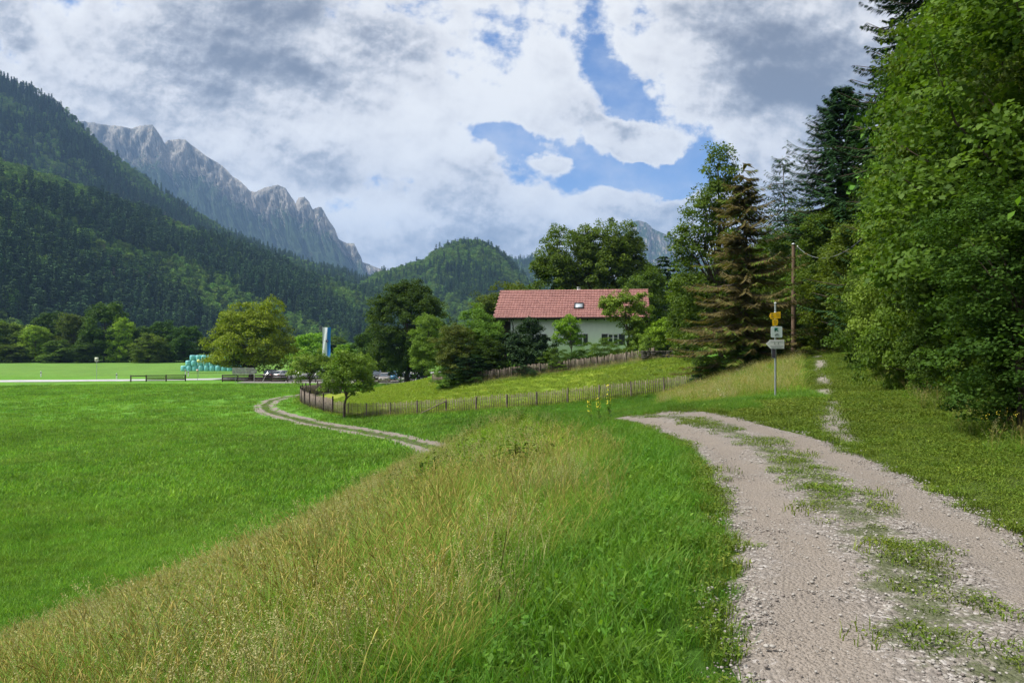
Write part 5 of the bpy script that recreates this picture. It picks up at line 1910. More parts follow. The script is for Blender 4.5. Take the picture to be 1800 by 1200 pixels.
# ------------------------------------------------------------------ wrapped hay bales
m_bale, t = mat('turquoise_film')
b = t.n('ShaderNodeBsdfPrincipled')
pos = t.n('ShaderNodeTexCoord').outputs['Object']
nz = t.noise(pos, 2.5, 6, 0.7)
t.link(t.mix(t.step(nz, 0.3, 0.7), (0.13, 0.47, 0.50), (0.26, 0.62, 0.64)), b.inputs['Base Color'])
b.inputs['Roughness'].default_value = 0.3
bump_out(t, b, t.noise(t.mapping(pos, scl=(1, 1, 6)), 4, 5, 0.6), 0.5, 0.05)
bale = MB()
pr = [(0.0, 0.0), (0.50, 0.0), (0.60, 0.04), (0.64, 0.14), (0.655, 0.6), (0.64, 1.06), (0.60, 1.16), (0.50, 1.2), (0.0, 1.2)]
bale.lathe(pr, 18)
bale_me = bale.mesh('hay_bale', m_bale, True)
dB = 167
zB = 0.0
for row, (xa, cnt) in enumerate([(318, 11), (326.5, 10), (334, 8)]):
    for i in range(cnt):
        px = xa + 5 + i * 10.1
        o = bpy.data.objects.new('hay_bale', bale_me)
        x = (px - 900) / F * dB
        o.location = (x, dB + random.uniform(-0.08, 0.08), zB + row * 1.2)
        o.rotation_euler = (0, 0, random.random() * 6)
        C.objects.link(o)
        where = ['bottom row', 'middle row', 'top row'][row]
        nth = ['first', 'second', 'third', 'fourth', 'fifth', 'sixth', 'seventh', 'eighth', 'ninth', 'tenth', 'eleventh'][i]
        tag(o, 'turquoise film-wrapped hay bale, %s of the %s counted from the open field' % (nth, where), 'hay bale', 'turquoise wrapped bales stacked by the road')


# ------------------------------------------------------------------ cars
def car(label, px, d, yaw, paint, est=False, plate=True):
    x, y, z = spot(px, d)
    z = max(z, 0.08) + 0.06
    root = thing('parked_car', label, 'car', (x, y, z), yaw, 'cars parked along the gravel ground')
    W = 1.78
    top = 1.62 if est else 1.46
    body = MB()
    # cross sections along the length (x, z bottom, z belt, half width)
    def loft(mb, secs):
        n = len(secs[0])
        V = [p for s_ in secs for p in s_]
        Fc = [(i * n + j, (i + 1) * n + j, (i + 1) * n + (j + 1) % n, i * n + (j + 1) % n) for i in range(len(secs) - 1) for j in range(n)]
        mb.add(V, Fc)
        for e_, r in ((0, 1), ((len(secs) - 1) * n, -1)):
            mb.add(V[e_:e_ + n], [(0, k + 1, k)[::r] for k in range(1, n - 1)])
    def sec(xx, zb, zt, hw, rd):
        return [(xx, -hw + rd, zb), (xx, hw - rd, zb), (xx, hw, zb + rd), (xx, hw, zt - rd), (xx, hw - rd * 1.2, zt), (xx, -hw + rd * 1.2, zt), (xx, -hw, zt - rd), (xx, -hw, zb + rd)]
    hw = W / 2
    loft(body, [sec(-2.12, 0.42, 0.78, hw - 0.16, 0.08), sec(-2.05, 0.28, 0.90, hw - 0.07, 0.10), sec(-1.6, 0.22, 0.96, hw, 0.10), sec(0, 0.20, 0.96, hw + 0.01, 0.08), sec(0.9, 0.20, 0.97, hw, 0.10),
                sec(1.65, 0.22, 0.86, hw - 0.02, 0.12), sec(2.0, 0.27, 0.76, hw - 0.12, 0.12), sec(2.12, 0.38, 0.64, hw - 0.25, 0.10)])
    bo = body.build('body', paint, root, smooth=False)
    rf = MB()
    def gsec(xx, zt, hwt):
        return [(xx, -hwt, zt - 0.05), (xx, -hwt + 0.12, zt), (xx, hwt - 0.12, zt), (xx, hwt, zt - 0.05), (xx, hwt - 0.05, zt - 0.09), (xx, -hwt + 0.05, zt - 0.09)]
    xr0 = -1.75 if est else -1.25
    loft(rf, [gsec(xr0, top - 0.05, 0.60), gsec(xr0 + 0.3, top, 0.63), gsec(-0.2, top + 0.02, 0.64), gsec(0.35, top - 0.02, 0.62), gsec(0.5, top - 0.06, 0.60)])
    # pillars
    for sy in (-1, 1):
        for (xa, xb) in ((1.25, 0.42), (-0.25, -0.2), (xr0 - (0.25 if est else 0.6), xr0 + 0.05)):
            rf.tube([(xa, sy * (hw - 0.10), 0.93), (xb, sy * 0.62, top - 0.06)], 0.035, 5)
    rf.build('roof', paint, root)
    gl = MB()
    base = [(1.22, hw - 0.12), (xr0 - (0.22 if est else 0.55), hw - 0.12)]
    V = [(1.22, -hw + 0.12, 0.94), (1.22, hw - 0.12, 0.94), (base[1][0], hw - 0.12, 0.94), (base[1][0], -hw + 0.12, 0.94),
         (0.45, -0.60, top - 0.05), (0.45, 0.60, top - 0.05), (xr0 + 0.05, 0.60, top - 0.05), (xr0 + 0.05, -0.60, top - 0.05)]
    gl.add(V, [(0, 1, 5, 4), (1, 2, 6, 5), (2, 3, 7, 6), (3, 0, 4, 7), (4, 5, 6, 7)])
    gl.build('windows', MG, root)
    for sx in (-1.32, 1.36):
        for sy in (-1, 1):
            wh = MB()
            wh.lathe([(0.19, -0.1), (0.30, -0.1), (0.32, -0.06), (0.32, 0.06), (0.30, 0.1), (0.19, 0.1)], 18, (sx, sy * (hw - 0.08), 0.32), 'y')
            w_ = wh.build('wheel', M['rubber'], root)
            ri = MB()
            ri.lathe([(0.0, 0.085), (0.06, 0.085), (0.09, 0.05), (0.19, 0.07), (0.20, -0.07), (0.0, -0.07)] if sy > 0 else [(0.0, -0.085), (0.06, -0.085), (0.09, -0.05), (0.19, -0.07), (0.20, 0.07), (0.0, 0.07)],
                     12, (sx, sy * (hw - 0.08), 0.32), 'y')
            ri.build('rim', M['galv'], w_)
    for sy in (-1, 1):
        h_ = MB()
        h_.box((2.02, sy * 0.58, 0.68), (0.16, 0.30, 0.13))
        h_.build('headlight', ML, root)
        h_ = MB()
        h_.box((-2.06, sy * 0.66, 0.74), (0.12, 0.2, 0.2))
        h_.build('tail_light', MR, root)
        h_ = MB()
        h_.box((0.95, sy * (hw + 0.08), 1.0), (0.12, 0.16, 0.12))
        h_.build('mirror', paint, root)
    pl = MB()
    pl.box((-2.13, 0, 0.6), (0.02, 0.5, 0.11))
    pl.box((2.13, 0, 0.5), (0.02, 0.5, 0.11))
    pl.build('number_plate', M['white'], root)
    return root


MG = simple('car_glass', (0.03, 0.045, 0.06), 0.05, spec=1.0)
ML = simple('lamp_glass', (0.7, 0.72, 0.74), 0.1, spec=0.8)
MR = simple('tail_lamp', (0.35, 0.02, 0.02), 0.2)
def paintm(n, c):
    m = simple(n, c, 0.25, spec=0.6)
    return m
pw_, pg_, pb_, pn_, pk_, ps_ = (paintm('paint_white', (0.55, 0.55, 0.56)), paintm('paint_taupe', (0.22, 0.20, 0.195)), paintm('paint_blue', (0.05, 0.21, 0.42)),
                                paintm('paint_navy', (0.03, 0.05, 0.15)), paintm('paint_black', (0.02, 0.02, 0.024)), paintm('paint_silver', (0.32, 0.33, 0.35)))
car('dark grey estate car parked behind the taupe one', 663, 127, R(-80), pk_, True)
car('blue car parked with light on its roof, behind the taupe one', 691, 126.5, R(-100), pb_)
car('taupe saloon car at the low picket fence, front row', 676, 120.5, R(-84), pg_)
car('white car with its tail to the meadow, beside the linden', 713, 120.5, R(90), pw_, True)
car('small navy blue car half behind the slim tree trunk', 742, 121, R(95), pn_)
car('white hatchback behind the rail fence next to the arrow board', 497, 131, R(70), pw_)
car('black car behind the rail fence, beside the white hatchback', 480, 131, R(80), pk_, True)
car('white estate car partly hidden by the loose fruit tree', 536, 131, R(20), pw_, True)
car('silver car partly hidden between the two fruit trees', 574, 131, R(15), ps_)

# ------------------------------------------------------------------ flag
def flag():
    d = 119
    x, y, z = spot(567, d)
    root = thing('flag', 'tall hanging white and blue banner flag with a small crest', 'flag', (x, y, z))
    zt = EYE + 25 / F * d - z
    zbm = EYE - 27 / F * d - z
    pm = MB()
    pm.tube([(0, 0, 0), (0, 0, zt + 0.1)], [0.06, 0.035], 8)
    pm.build('flagpole', M['galv'], root)
    mw, mblue = simple('flag_white', (0.70, 0.71, 0.78), 0.9), simple('flag_blue', (0.03, 0.19, 0.60), 0.9)
    nz_, nx_ = 30, 12
    u = np.linspace(0, 1, nx_ + 1)
    v = np.linspace(0, 1, nz_ + 1)
    U, Vv = np.meshgrid(u, v)
    lean = 0.10 * (1 - Vv)
    X = 0.05 + lean * 0 + U * 1.34 * (0.97 - 0.03 * np.sin(Vv * 5)) - 0.12 * Vv
    Y = 0.07 * np.sin(U * 7 + Vv * 4) - 0.03
    Z = zt - Vv * (zt - zbm) - 0.03 * np.sin(U * 3)
    for nm, lo, hi, mm in (('white_half', 0, 7, mw), ('blue_half', 7, 12, mblue)):
        for_t = []
        A = np.stack([X[:, lo:hi + 1], Y[:, lo:hi + 1], Z[:, lo:hi + 1]], -1)
        B_ = A.copy()
        B_[..., 1] += 0.012
        k = hi - lo + 1
        i, j = np.meshgrid(np.arange(nz_), np.arange(k - 1), indexing='ij')
        a = (i * k + j).ravel()
        Fc = np.stack([a, a + 1, a + k + 1, a + k], -1)
        mb = MB()
        mb.add(A.reshape(-1, 3), Fc).add(B_.reshape(-1, 3), Fc[:, ::-1])
        mb.build(nm, mm, root, smooth=True)
    cr_ = MB()
    zc = (zt + zbm) / 2 + 0.1
    cr_.prism([(-0.2, 0.22), (0.16, 0.22), (0.16, -0.05), (-0.02, -0.26), (-0.2, -0.05)], 0.012, ((0.78, -0.15, zc), (1, 0, 0), (0, 0, 1), (0, -1, 0)))
    cr_.build('crest', simple('crest_dark', (0.04, 0.03, 0.12), 0.9), root)
    c2 = MB()
    c2.prism([(-0.05, 0.12), (0.10, 0.12), (0.10, -0.02), (-0.05, -0.02)], 0.012, ((0.80, -0.166, zc), (1, 0, 0), (0, 0, 1), (0, -1, 0)))
    c2.box((0.42, -0.13, zc + 0.05), (0.16, 0.01, 0.09)).box((0.52, -0.13, zc - 0.35), (0.2, 0.01, 0.05), tilt=0.4)
    c2.build('crest_detail', simple('crest_grey', (0.28, 0.28, 0.33), 0.9), root)


flag()

# ------------------------------------------------------------------ small road furniture
def delineator(px, d, label):
    x, y, z = spot(px, d)
    root = thing('delineator_post', label, 'road marker', (x, y, max(z, 0)), 0, 'white road delineators')
    mb = MB()
    mb.prism([(-0.09, 0), (0.09, 0), (0.09, 1.0), (-0.09, 1.08)], 0.12, ((0, 0.06, 0), (1, 0, 0), (0, 0, 1), (0, -1, 0)))
    mb.build('post', M['white'], root)
    b_ = MB()
    b_.prism([(-0.094, 0.68), (0.094, 0.74), (0.094, 0.92), (-0.094, 0.86)], 0.128, ((0, 0.064, 0), (1, 0, 0), (0, 0, 1), (0, -1, 0)))
    b_.build('black_band', M['black'], root)


delineator(72, 140, 'white delineator post with black band, farthest out along the road')
delineator(205, 131, 'white delineator post in front of the road beside the rail fence')
delineator(331, 142, 'white delineator post with black band at the gap between the rail fences')
delineator(326, 150, 'small white delineator post close to the bales')


def road_sign(px, d, ytop, shape, col, label, w, h, name='road_sign'):
    x, y, z = spot(px, d)
    zt = EYE + (600 - ytop) / F * d - z
    root = thing(name, label, 'sign', (x, y, z))
    p = MB()
    p.tube([(0, 0, 0), (0, 0, zt)], 0.035, 8)
    p.build('pole', M['galv'], root)
    b_ = MB()
    if shape == 'round':
        b_.lathe([(0, -0.05), (w / 2, -0.05), (w / 2, -0.03), (0, -0.03)], 20, (0, 0, zt - h / 2), 'y')
        o = b_.build('plate', simple('sign_green', (0.05, 0.25, 0.10), 0.5), root)
        c = MB()
        c.lathe([(0, -0.065), (w * 0.40, -0.065), (w * 0.40, -0.052), (0, -0.052)], 20, (0, 0, zt - h / 2), 'y')
        c.build('disc', simple('sign_cream', col, 0.5), root)
        l_ = MB()
        for sx in (-1, 1):
            l_.box((sx * w * 0.13, -0.07, zt - h / 2), (0.06, 0.008, w * 0.42))
        l_.box((0, -0.07, zt - h / 2), (w * 0.2, 0.008, 0.06))
        l_.build('letter', simple('sign_letter', (0.05, 0.25, 0.10), 0.5), root)
    else:
        b_.box((0, -0.05, zt - h / 2), (w, 0.02, h))
        b_.build('plate', simple('sign_pale', (0.50, 0.55, 0.42), 0.5), root)
        c = MB()
        c.box((0, -0.064, zt - h / 2), (w * 0.66, 0.006, h * 0.66))
        c.build('panel', simple('sign_panel', col, 0.5), root)


road_sign(170, 139, 628, 'square', (0.24, 0.27, 0.16), 'small square grey green sign on a pole beside the road', 0.66, 0.8)
road_sign(349, 145, 631, 'round', (0.75, 0.72, 0.25), 'round yellow bus stop sign in front of the turquoise bales', 0.75, 0.75, 'bus_stop_sign')
road_sign(347, 132, 649, 'square', (0.55, 0.30, 0.26), 'tiny pinkish sign on a low pole at the road gap', 0.4, 0.4)


# ------------------------------------------------------------------ trail signpost
def signpost():
    d = 22.3
    x, y, z = spot(1363, d)
    root = thing('trail_signpost', 'galvanised trail signpost with yellow arrows and white boards at the track fork', 'signpost', (x, y, z))
    Z = lambda py: EYE + (600 - py) / F * d - z
    X = lambda px: (px - 1363) / F * d
    p = MB()
    p.tube([(0, 0, -0.1), (0, 0, Z(533))], 0.031, 12)
    p.build('pole', M['galv'], root)
    c = MB()
    c.lathe([(0, 0), (0.04, 0), (0.04, 0.025), (0, 0.035)], 12, (0, 0, Z(533.2)))
    c.build('pole_cap', M['white'], root)
    ink = simple('sign_ink', (0.05, 0.045, 0.04), 0.6)
    fr = lambda yy: ((0, yy, 0), (1, 0, 0), (0, 0, 1), (0, -1, 0))
    # upper yellow arrow pointing left, slightly raised towards the right
    def board(name, poly, m, yy=-0.04, th=0.012):
        b_ = MB()
        b_.prism([(X(a), Z(b)) for a, b in poly], th, fr(yy))
        return b_.build(name, m, root)
    a1 = board('yellow_arrow', [(1353.6, 560.7), (1351.6, 555.5), (1353.8, 550.2), (1371.0, 547.6), (1371.0, 559.3)], M['yellow'])
    def text_bars(parent, rows, m, yy=-0.056, th=0.004):
        b_ = MB()
        for (px0, px1, py, hh, slope) in rows:
            g = random.Random(int(px0 * 7 + py * 3))
            q = px0
            while q < px1:
                w = g.uniform(0.5, 1.5)
                w = min(w, px1 - q)
                zc = Z(py) + slope * (X(q) - X(px0))
                b_.box((X(q + w / 2), yy, zc), (X(w + 1363) * 0.86, th, hh / F * d * g.uniform(0.75, 1.0)))
                q += w + g.uniform(0.15, 0.4)
        b_.build('lettering', m, parent)
    text_bars(a1, [(1354.2, 1358.2, 552.0, 0.9, 0.13), (1354.2, 1357.4, 554.2, 0.8, 0.13), (1354.4, 1358.6, 557.0, 1.1, 0.13), (1363, 1368.5, 551.0, 0.5, 0.13), (1363, 1369, 553.4, 0.5, 0.13), (1364, 1369, 556, 0.5, 0.13)], ink)
    a2 = board('yellow_arrow', [(1357.0, 572.8), (1357.0, 561.4), (1366.0, 560.6), (1366.9, 566.0), (1365.5, 572.0)], M['yellow'])
    text_bars(a2, [(1358.6, 1363.6, 563.8, 0.7, 0.1), (1359.0, 1361.4, 566.4, 0.9, 0.1), (1362.2, 1364.6, 566.2, 0.6, 0.1), (1358.6, 1363, 568.9, 0.6, 0.1)], ink)
    # rounded pale board with a green arrow up left and a bicycle
    mp = simple('sign_pale_green', (0.62, 0.70, 0.70), 0.5)
    mgreen = simple('sign_dark_green', (0.005, 0.16, 0.10), 0.5)
    x0, x1, y0, y1, r = 1354.3, 1374.0, 573.6, 593.0, 2.0
    poly = []
    for cx, cy_, a0 in ((x1 - r, y0 + r, 0), (x0 + r, y0 + r, 90), (x0 + r, y1 - r, 180), (x1 - r, y1 - r, 270)):
        for k in range(5):
            a = R(a0 + k * 22.5)
            poly.append((cx + r * math.cos(a), cy_ - r * math.sin(a)))
    wb = board('cycle_board', poly, mp)
    b_ = MB()
    b_.prism([(X(a), Z(b)) for a, b in [(1360.4, 583.3), (1360.2, 576.2), (1367.3, 576.3), (1365.8, 577.9), (1362.2, 577.8), (1362.0, 581.6)]], 0.004, fr(-0.052))
    b_.prism([(X(a), Z(b)) for a, b in [(1361.2, 577.8), (1362.6, 576.9), (1367.2, 581.4), (1366.2, 582.6)]], 0.006, fr(-0.052))
    b_.build('green_arrow', mgreen, wb)
    k_ = MB()
    for cx in (1361.9, 1366.8):
        a = np.linspace(0, 2 * math.pi, 15)
        k_.tube(np.stack([X(cx) + 0.0265 * np.cos(a), np.full(15, -0.055), Z(588.9) + 0.0265 * np.sin(a)], 1), 0.0035, 4, cap=False)
    wl, wr = (1361.9, 588.9), (1366.8, 588.9)
    for pa, pb in ((wl, (1363.2, 586.4)), ((1363.2, 586.4), (1366.0, 586.4)), ((1363.2, 586.4), (1364.3, 588.9)), (wl, (1364.3, 588.9)), ((1364.3, 588.9), (1366.0, 586.4)), (wr, (1365.6, 585.4)), ((1362.6, 585.9), (1363.8, 585.9)),
                   ((1365.6, 585.4), (1366.4, 585.4))):
        k_.tube([(X(pa[0]), -0.055, Z(pa[1])), (X(pb[0]), -0.055, Z(pb[1]))], 0.0035, 4)
    k_.build('bicycle_symbol', simple('sign_grey_ink', (0.16, 0.20, 0.20), 0.6), wb)
    ww = board('white_arrow_board', [(1345.5, 604.3), (1352.8, 597.2), (1377.5, 597.0), (1377.3, 612.6), (1353.3, 612.6)], M['white'])
    gi = simple('sign_soft_ink', (0.17, 0.18, 0.18), 0.6)
    text_bars(ww, [(1353.0, 1362.4, 600.0, 1.0, 0), (1363.4, 1375.6, 600.0, 1.0, 0), (1352.4, 1375.6, 608.0, 0.9, 0), (1355.2, 1363, 610.4, 0.8, 0), (1364.0, 1372.5, 610.4, 0.8, 0)], gi)
    g2 = MB()
    for cx in (1360.6, 1367.0):
        g2.tube([(X(cx - 0.9), -0.055, Z(605.2)), (X(cx + 0.1), -0.055, Z(603.0)), (X(cx + 0.9), -0.055, Z(605.2))], 0.006, 4)
        g2.lathe([(0, -0.057), (0.012, -0.057), (0.012, -0.053), (0, -0.053)], 10, (X(cx + 0.3), 0, Z(602.2)), 'y')
    g2.build('walker_symbol', gi, ww)
    bk = MB()
    bk.prism([(X(1356.2), Z(613.2)), (X(1362.2), Z(613.2)), (X(1362.2), Z(629.0)), (X(1356.2), Z(628.2))], 0.01, fr(-0.036))
    bk.build('dark_plate', simple('plate_dark', (0.07, 0.06, 0.085), 0.4), root)
    be = MB()
    be.prism([(X(1355.6), Z(612.9)), (X(1356.2), Z(612.9)), (X(1356.2), Z(628.6)), (X(1355.6), Z(628.6))], 0.014, fr(-0.034))
    be.prism([(X(1356.2), Z(628.2)), (X(1362.2), Z(629.0)), (X(1362.2), Z(629.8)), (X(1356.2), Z(629.0))], 0.014, fr(-0.034))
    be.build('plate_rim', M['galv'], root)
    for py in (549, 555, 566, 580, 590, 600, 609, 620.5):
        cl = MB()
        cl.lathe([(0.032, -0.014), (0.044, -0.014), (0.044, 0.014), (0.032, 0.014)], 12, (0, 0, Z(py)))
        cl.box((0.0, 0.05, Z(py)), (0.02, 0.025, 0.02))
        cl.build('clamp', M['galv'], root)


signpost()


# ------------------------------------------------------------------ utility pole and wire
def utility_pole():
    d = 45
    x, y, z = spot(1395, d)
    H = EYE + 170 / F * d - z
    root = thing('utility_pole', 'brown wooden utility pole at the edge of the wood', 'pole', (x, y, z))
    p = MB()
    p.tube([(0, 0, -0.2), (0, 0, H * 0.5), (0, 0, H)], [0.15, 0.13, 0.11], 12)
    p.build('pole', simple('pole_wood', (0.16, 0.105, 0.07), 0.9, noise=0.4, nscale=5, bump=0.4), root)
    c = MB()
    c.lathe([(0, 0), (0.13, 0), (0.12, 0.05), (0, 0.12)], 12, (0, 0, H))
    c.build('cap', M['galv'], root)
    c = MB()
    c.tube([(0.05, 0, H - 0.25), (0.24, 0, H - 0.25), (0.24, 0, H - 0.15)], 0.015, 6)
    c.lathe([(0, -0.06), (0.05, -0.05), (0.035, 0.0), (0.05, 0.05), (0, 0.07)], 10, (0.24, 0, H - 0.12))
    c.build('insulator', M['white'], root)
    # suspended cable to the wood on the right and a stay on the other side
    def wire(b, sag, label, r=0.022, mm=None):
        a = np.array([x + 0.24, y, z + H - 0.12])
        b = np.array(b)
        t_ = np.linspace(0, 1, 24)
        pts_ = a[None] * (1 - t_)[:, None] + b[None] * t_[:, None]
        pts_[:, 2] -= sag * 4 * t_ * (1 - t_)
        m = MB()
        m.tube(pts_ - a, r, 5)
        o = m.build('cable', mm or simple('cable_grey', (0.20, 0.21, 0.22), 0.5), loc=a)
        tag(o, label, 'cable')
    wire(P(1560, 372, 27), 1.15, 'grey cable sagging from the pole into the wood', 0.015)
    wire(P(1352, 452, 62), 0.5, 'thin grey cable leading from the pole away behind the spruce', 0.010)
    wire((x + 2.6, y + 2.5, hz(x + 2.6, y + 2.5)), 0.0, 'thin stay wire anchoring the utility pole', 0.012)


utility_pole()

# low dry stone wall by the garden
def stone_wall():
    x, y, z = spot(1163, 62.8)
    root = tag(bpy.data.objects.new('stone_wall', None), None)
    bpy.data.objects.remove(root)
    g = np.random.default_rng(5)
    mb = MB()
    for row in range(4):
        xx = -1.7
        while xx < 1.9:
            w = 0.25 + 0.3 * g.random()
            mb.box((xx + w / 2, 0.03 * g.normal(), 0.1 + row * 0.17), (w - 0.02, 0.42 + 0.06 * g.random(), 0.155), 0.04 * g.normal(), 0, g.random())
            xx += w
    o = mb.build('stone_wall', simple('wall_stone', (0.085, 0.08, 0.065), 0.95, noise=0.5, nscale=4, bump=0.6), loc=(x, y, z))
    tag(o, 'low dark dry stone wall at the top of the meadow', 'wall')
    kS2.put(1203, 62, 603, 0.9, 'white flowering garden bush beside the stone wall', None, matl='leaf_dark', name='flower_bush', cat='shrub')


stone_wall()
#@@PART3@@

# ------------------------------------------------------------------ grasses, herbs, loose stones
def blades(mb, g, n, rad, h, w, bend, mi=0, lean=0.25, var=None, nseg=3, base_pow=0.5):
    a = g.random(n) * 6.283
    r = rad * g.random(n) ** base_pow
    bx, by = r * np.cos(a), r * np.sin(a)
    hh = h[0] + (h[1] - h[0]) * g.random(n)
    az = g.random(n) * 6.283
    bd = bend * (0.3 + g.random(n)) * hh
    sa = g.random(n) * 6.283
    ww = w * (0.6 + 0.8 * g.random(n))
    ln = lean * g.random(n) * hh
    rows = []
    for k in range(nseg + 1):
        t = k / nseg
        cx = bx + np.cos(az) * (ln * t + bd * t * t)
        cy_ = by + np.sin(az) * (ln * t + bd * t * t)
        cz = hh * (t - 0.35 * bend * t * t) - (0.03 if k == 0 else 0)
        wk = ww * (1.0 - t) ** 0.6 * (0.5 if k == nseg else 1) / 2 + 0.0004
        rows.append(np.stack([cx - np.cos(sa) * wk, cy_ - np.sin(sa) * wk, cz], 1))
        rows.append(np.stack([cx + np.cos(sa) * wk, cy_ + np.sin(sa) * wk, cz], 1))
    V = np.stack(rows, 1).reshape(-1, 3)
    m = 2 * (nseg + 1)
    b0 = np.arange(n)[:, None] * m
    Fc = np.concatenate([b0 + np.array([2 * k, 2 * k + 1, 2 * k + 3, 2 * k + 2]) for k in range(nseg)])
    v = g.random(n) if var is None else var[0] + (var[1] - var[0]) * g.random(n)
    mb.add(V, Fc, mi, np.tile(v, nseg))


def seedheads(mb, g, n, rad, h, mi, stem_w=0.0035, head_l=0.12, head_w=0.012, loose=False):
    for i in range(n):
        a, r = g.random() * 6.283, rad * g.random() ** 0.5
        H = h[0] + (h[1] - h[0]) * g.random()
        az = g.random() * 6.283
        bd = 0.28 * H * (0.2 + g.random())
        t = np.linspace(0, 1, 6)
        c = np.stack([r * math.cos(a) + math.cos(az) * bd * t ** 2.2, r * math.sin(a) + math.sin(az) * bd * t ** 2.2, H * (t - 0.10 * t ** 3)], 1)
        v = g.random()
        mb.tube(c, [stem_w * 0.6] * 5 + [stem_w * 0.35], 3, mi, v, cap=False)
        tip = c[-1]
        dr = unit((c[-1] - c[-2])[None])[0]
        hl = head_l * (0.7 + 0.6 * g.random())
        if not loose:
            q = np.array([tip - dr * hl * 0.1, tip + dr * hl * 0.3, tip + dr * hl * 0.7 + np.array([0, 0, -0.06 * hl]), tip + dr * hl + np.array([0, 0, -0.2 * hl])])
            mb.tube(q, np.array([0.2, 1, 0.8, 0.1]) * head_w * 0.5, 4, mi, min(1, v * 0.6 + 0.4), cap=False)
        else:
            k = 16
            s_ = g.random(k)
            cc = tip + dr * hl * (s_[:, None] - 0.4) + g.normal(size=(k, 3)) * 0.025 * (1 - s_[:, None] * 0.5)
            nn = unit(g.normal(size=(k, 3)))
            tt = unit(np.cross(nn, g.normal(size=(k, 3))))
            V, Fc = quads_from(cc, tt, nn, 0.020, 0.006)
            mb.add(V, Fc, mi, g.random(k) * 0.6 + 0.4)


M['lemon'] = simple('petal_lemon', (0.80, 0.66, 0.05), 0.6)


def herb(mb, g, n, rad, h, size, mi=0):
    """low broad-leaved herbs"""
    a = g.random(n) * 6.283
    r = rad * g.random(n) ** 0.5
    z = h * g.random(n)
    c = np.stack([r * np.cos(a), r * np.sin(a), z + 0.02], 1)
    nn = unit(np.array([0, 0, 1.0]) + g.normal(size=(n, 3)) * 0.5)
    t = unit(np.cross(nn, g.normal(size=(n, 3))))
    L = size * (0.6 + 0.8 * g.random(n))
    V, Fc = quads_from(c, t, nn, L, L * 0.5)
    mb.add(V, Fc, mi, g.random(n))


def clump(seed, kind):
    g = np.random.default_rng(seed)
    mb = MB()
    if kind == 'lush':
        blades(mb, g, 46, 0.17, (0.10, 0.26), 0.008, 0.55)
        herb(mb, g, 16, 0.16, 0.10, 0.05)
        ms = [M['grass_lush']]
    elif kind == 'field':
        blades(mb, g, 44, 0.34, (0.12, 0.26), 0.016, 0.5, base_pow=0.6)
        ms = [M['grass_field']]
    elif kind == 'field_far':
        blades(mb, g, 34, 0.75, (0.12, 0.27), 0.045, 0.5, nseg=2, base_pow=0.6)
        ms = [M['grass_field']]
    elif kind == 'track':
        blades(mb, g, 44, 0.17, (0.02, 0.075), 0.006, 0.7, lean=0.7)
        herb(mb, g, 18, 0.16, 0.03, 0.026)
        ms = [M['grass_track']]
    elif kind == 'trampled':
        blades(mb, g, 26, 0.10, (0.015, 0.05), 0.005, 0.8, lean=0.9)
        herb(mb, g, 16, 0.09, 0.018, 0.022)
        ms = [M['grass_track']]
    elif kind == 'tall':
        blades(mb, g, 64, 0.24, (0.20, 0.60), 0.0065, 0.9, lean=0.5)
        blades(mb, g, 6, 0.22, (0.25, 0.60), 0.005, 0.5, mi=1)
        seedheads(mb, g, 6, 0.20, (0.42, 0.76), 1, head_w=0.008, head_l=0.09)
        ms = [M['grass_tall'], M['straw']]
    elif kind == 'golden':
        blades(mb, g, 52, 0.24, (0.20, 0.52), 0.0065, 0.9, lean=0.5)
        blades(mb, g, 8, 0.22, (0.25, 0.55), 0.004, 0.8, mi=1)
        seedheads(mb, g, 12, 0.24, (0.34, 0.72), 1, head_w=0.0085, head_l=0.07)
        ms = [M['grass_tall'], M['straw']]
    elif kind == 'grey':
        blades(mb, g, 46, 0.22, (0.2, 0.5), 0.007, 0.7)
        seedheads(mb, g, 9, 0.20, (0.45, 0.80), 1, loose=True, head_l=0.16)
        ms = [M['grass_grey'], M['straw_pink']]
    elif kind == 'pink':
        blades(mb, g, 36, 0.22, (0.2, 0.5), 0.0065, 0.6)
        seedheads(mb, g, 11, 0.22, (0.42, 0.76), 1, loose=True, head_l=0.17)
        ms = [M['grass_tall'], M['straw_pink']]
    elif kind == 'bright':
        blades(mb, g, 46, 0.22, (0.2, 0.5), 0.008, 0.6)
        herb(mb, g, 46, 0.20, 0.42, 0.05)
        ms = [M['leaf_bright']]
    elif kind == 'weed':
        blades(mb, g, 26, 0.22, (0.2, 0.55), 0.010, 0.5)
        herb(mb, g, 50, 0.22, 0.45, 0.075)
        seedheads(mb, g, 3, 0.20, (0.5, 0.8), 1, loose=True)
        ms = [M['grass_track'], M['straw_pink']]
    elif kind == 'daisy':
        for i in range(5):
            a, r = g.random() * 6.283, 0.25 * g.random() ** 0.5
            H = 0.35 + 0.3 * g.random()
            x_, y_ = r * math.cos(a), r * math.sin(a)
            mb.tube([(x_, y_, 0), (x_ + 0.02, y_, H)], 0.002, 3, 0, 0.5, cap=False)
            k = 9
            an = np.arange(k) * 6.283 / k
            c = np.stack([x_ + 0.02 + 0.014 * np.cos(an), y_ + 0.014 * np.sin(an), np.full(k, H)], 1)
            t = np.stack([np.cos(an), np.sin(an), 0 * an], 1)
            V, Fc = quads_from(c, t, np.tile([0, 0.3, 1.0], (k, 1)), 0.022, 0.009)
            mb.add(V, Fc, 1, 0.5)
            mb.lathe([(0, 0.004), (0.006, 0.003), (0.007, -0.002)], 6, (x_ + 0.02, y_, H), mi=2)
        ms = [M['grass_tall'], M['white'], M['yellow']]
    return mb.mesh(kind + '_clump', ms)


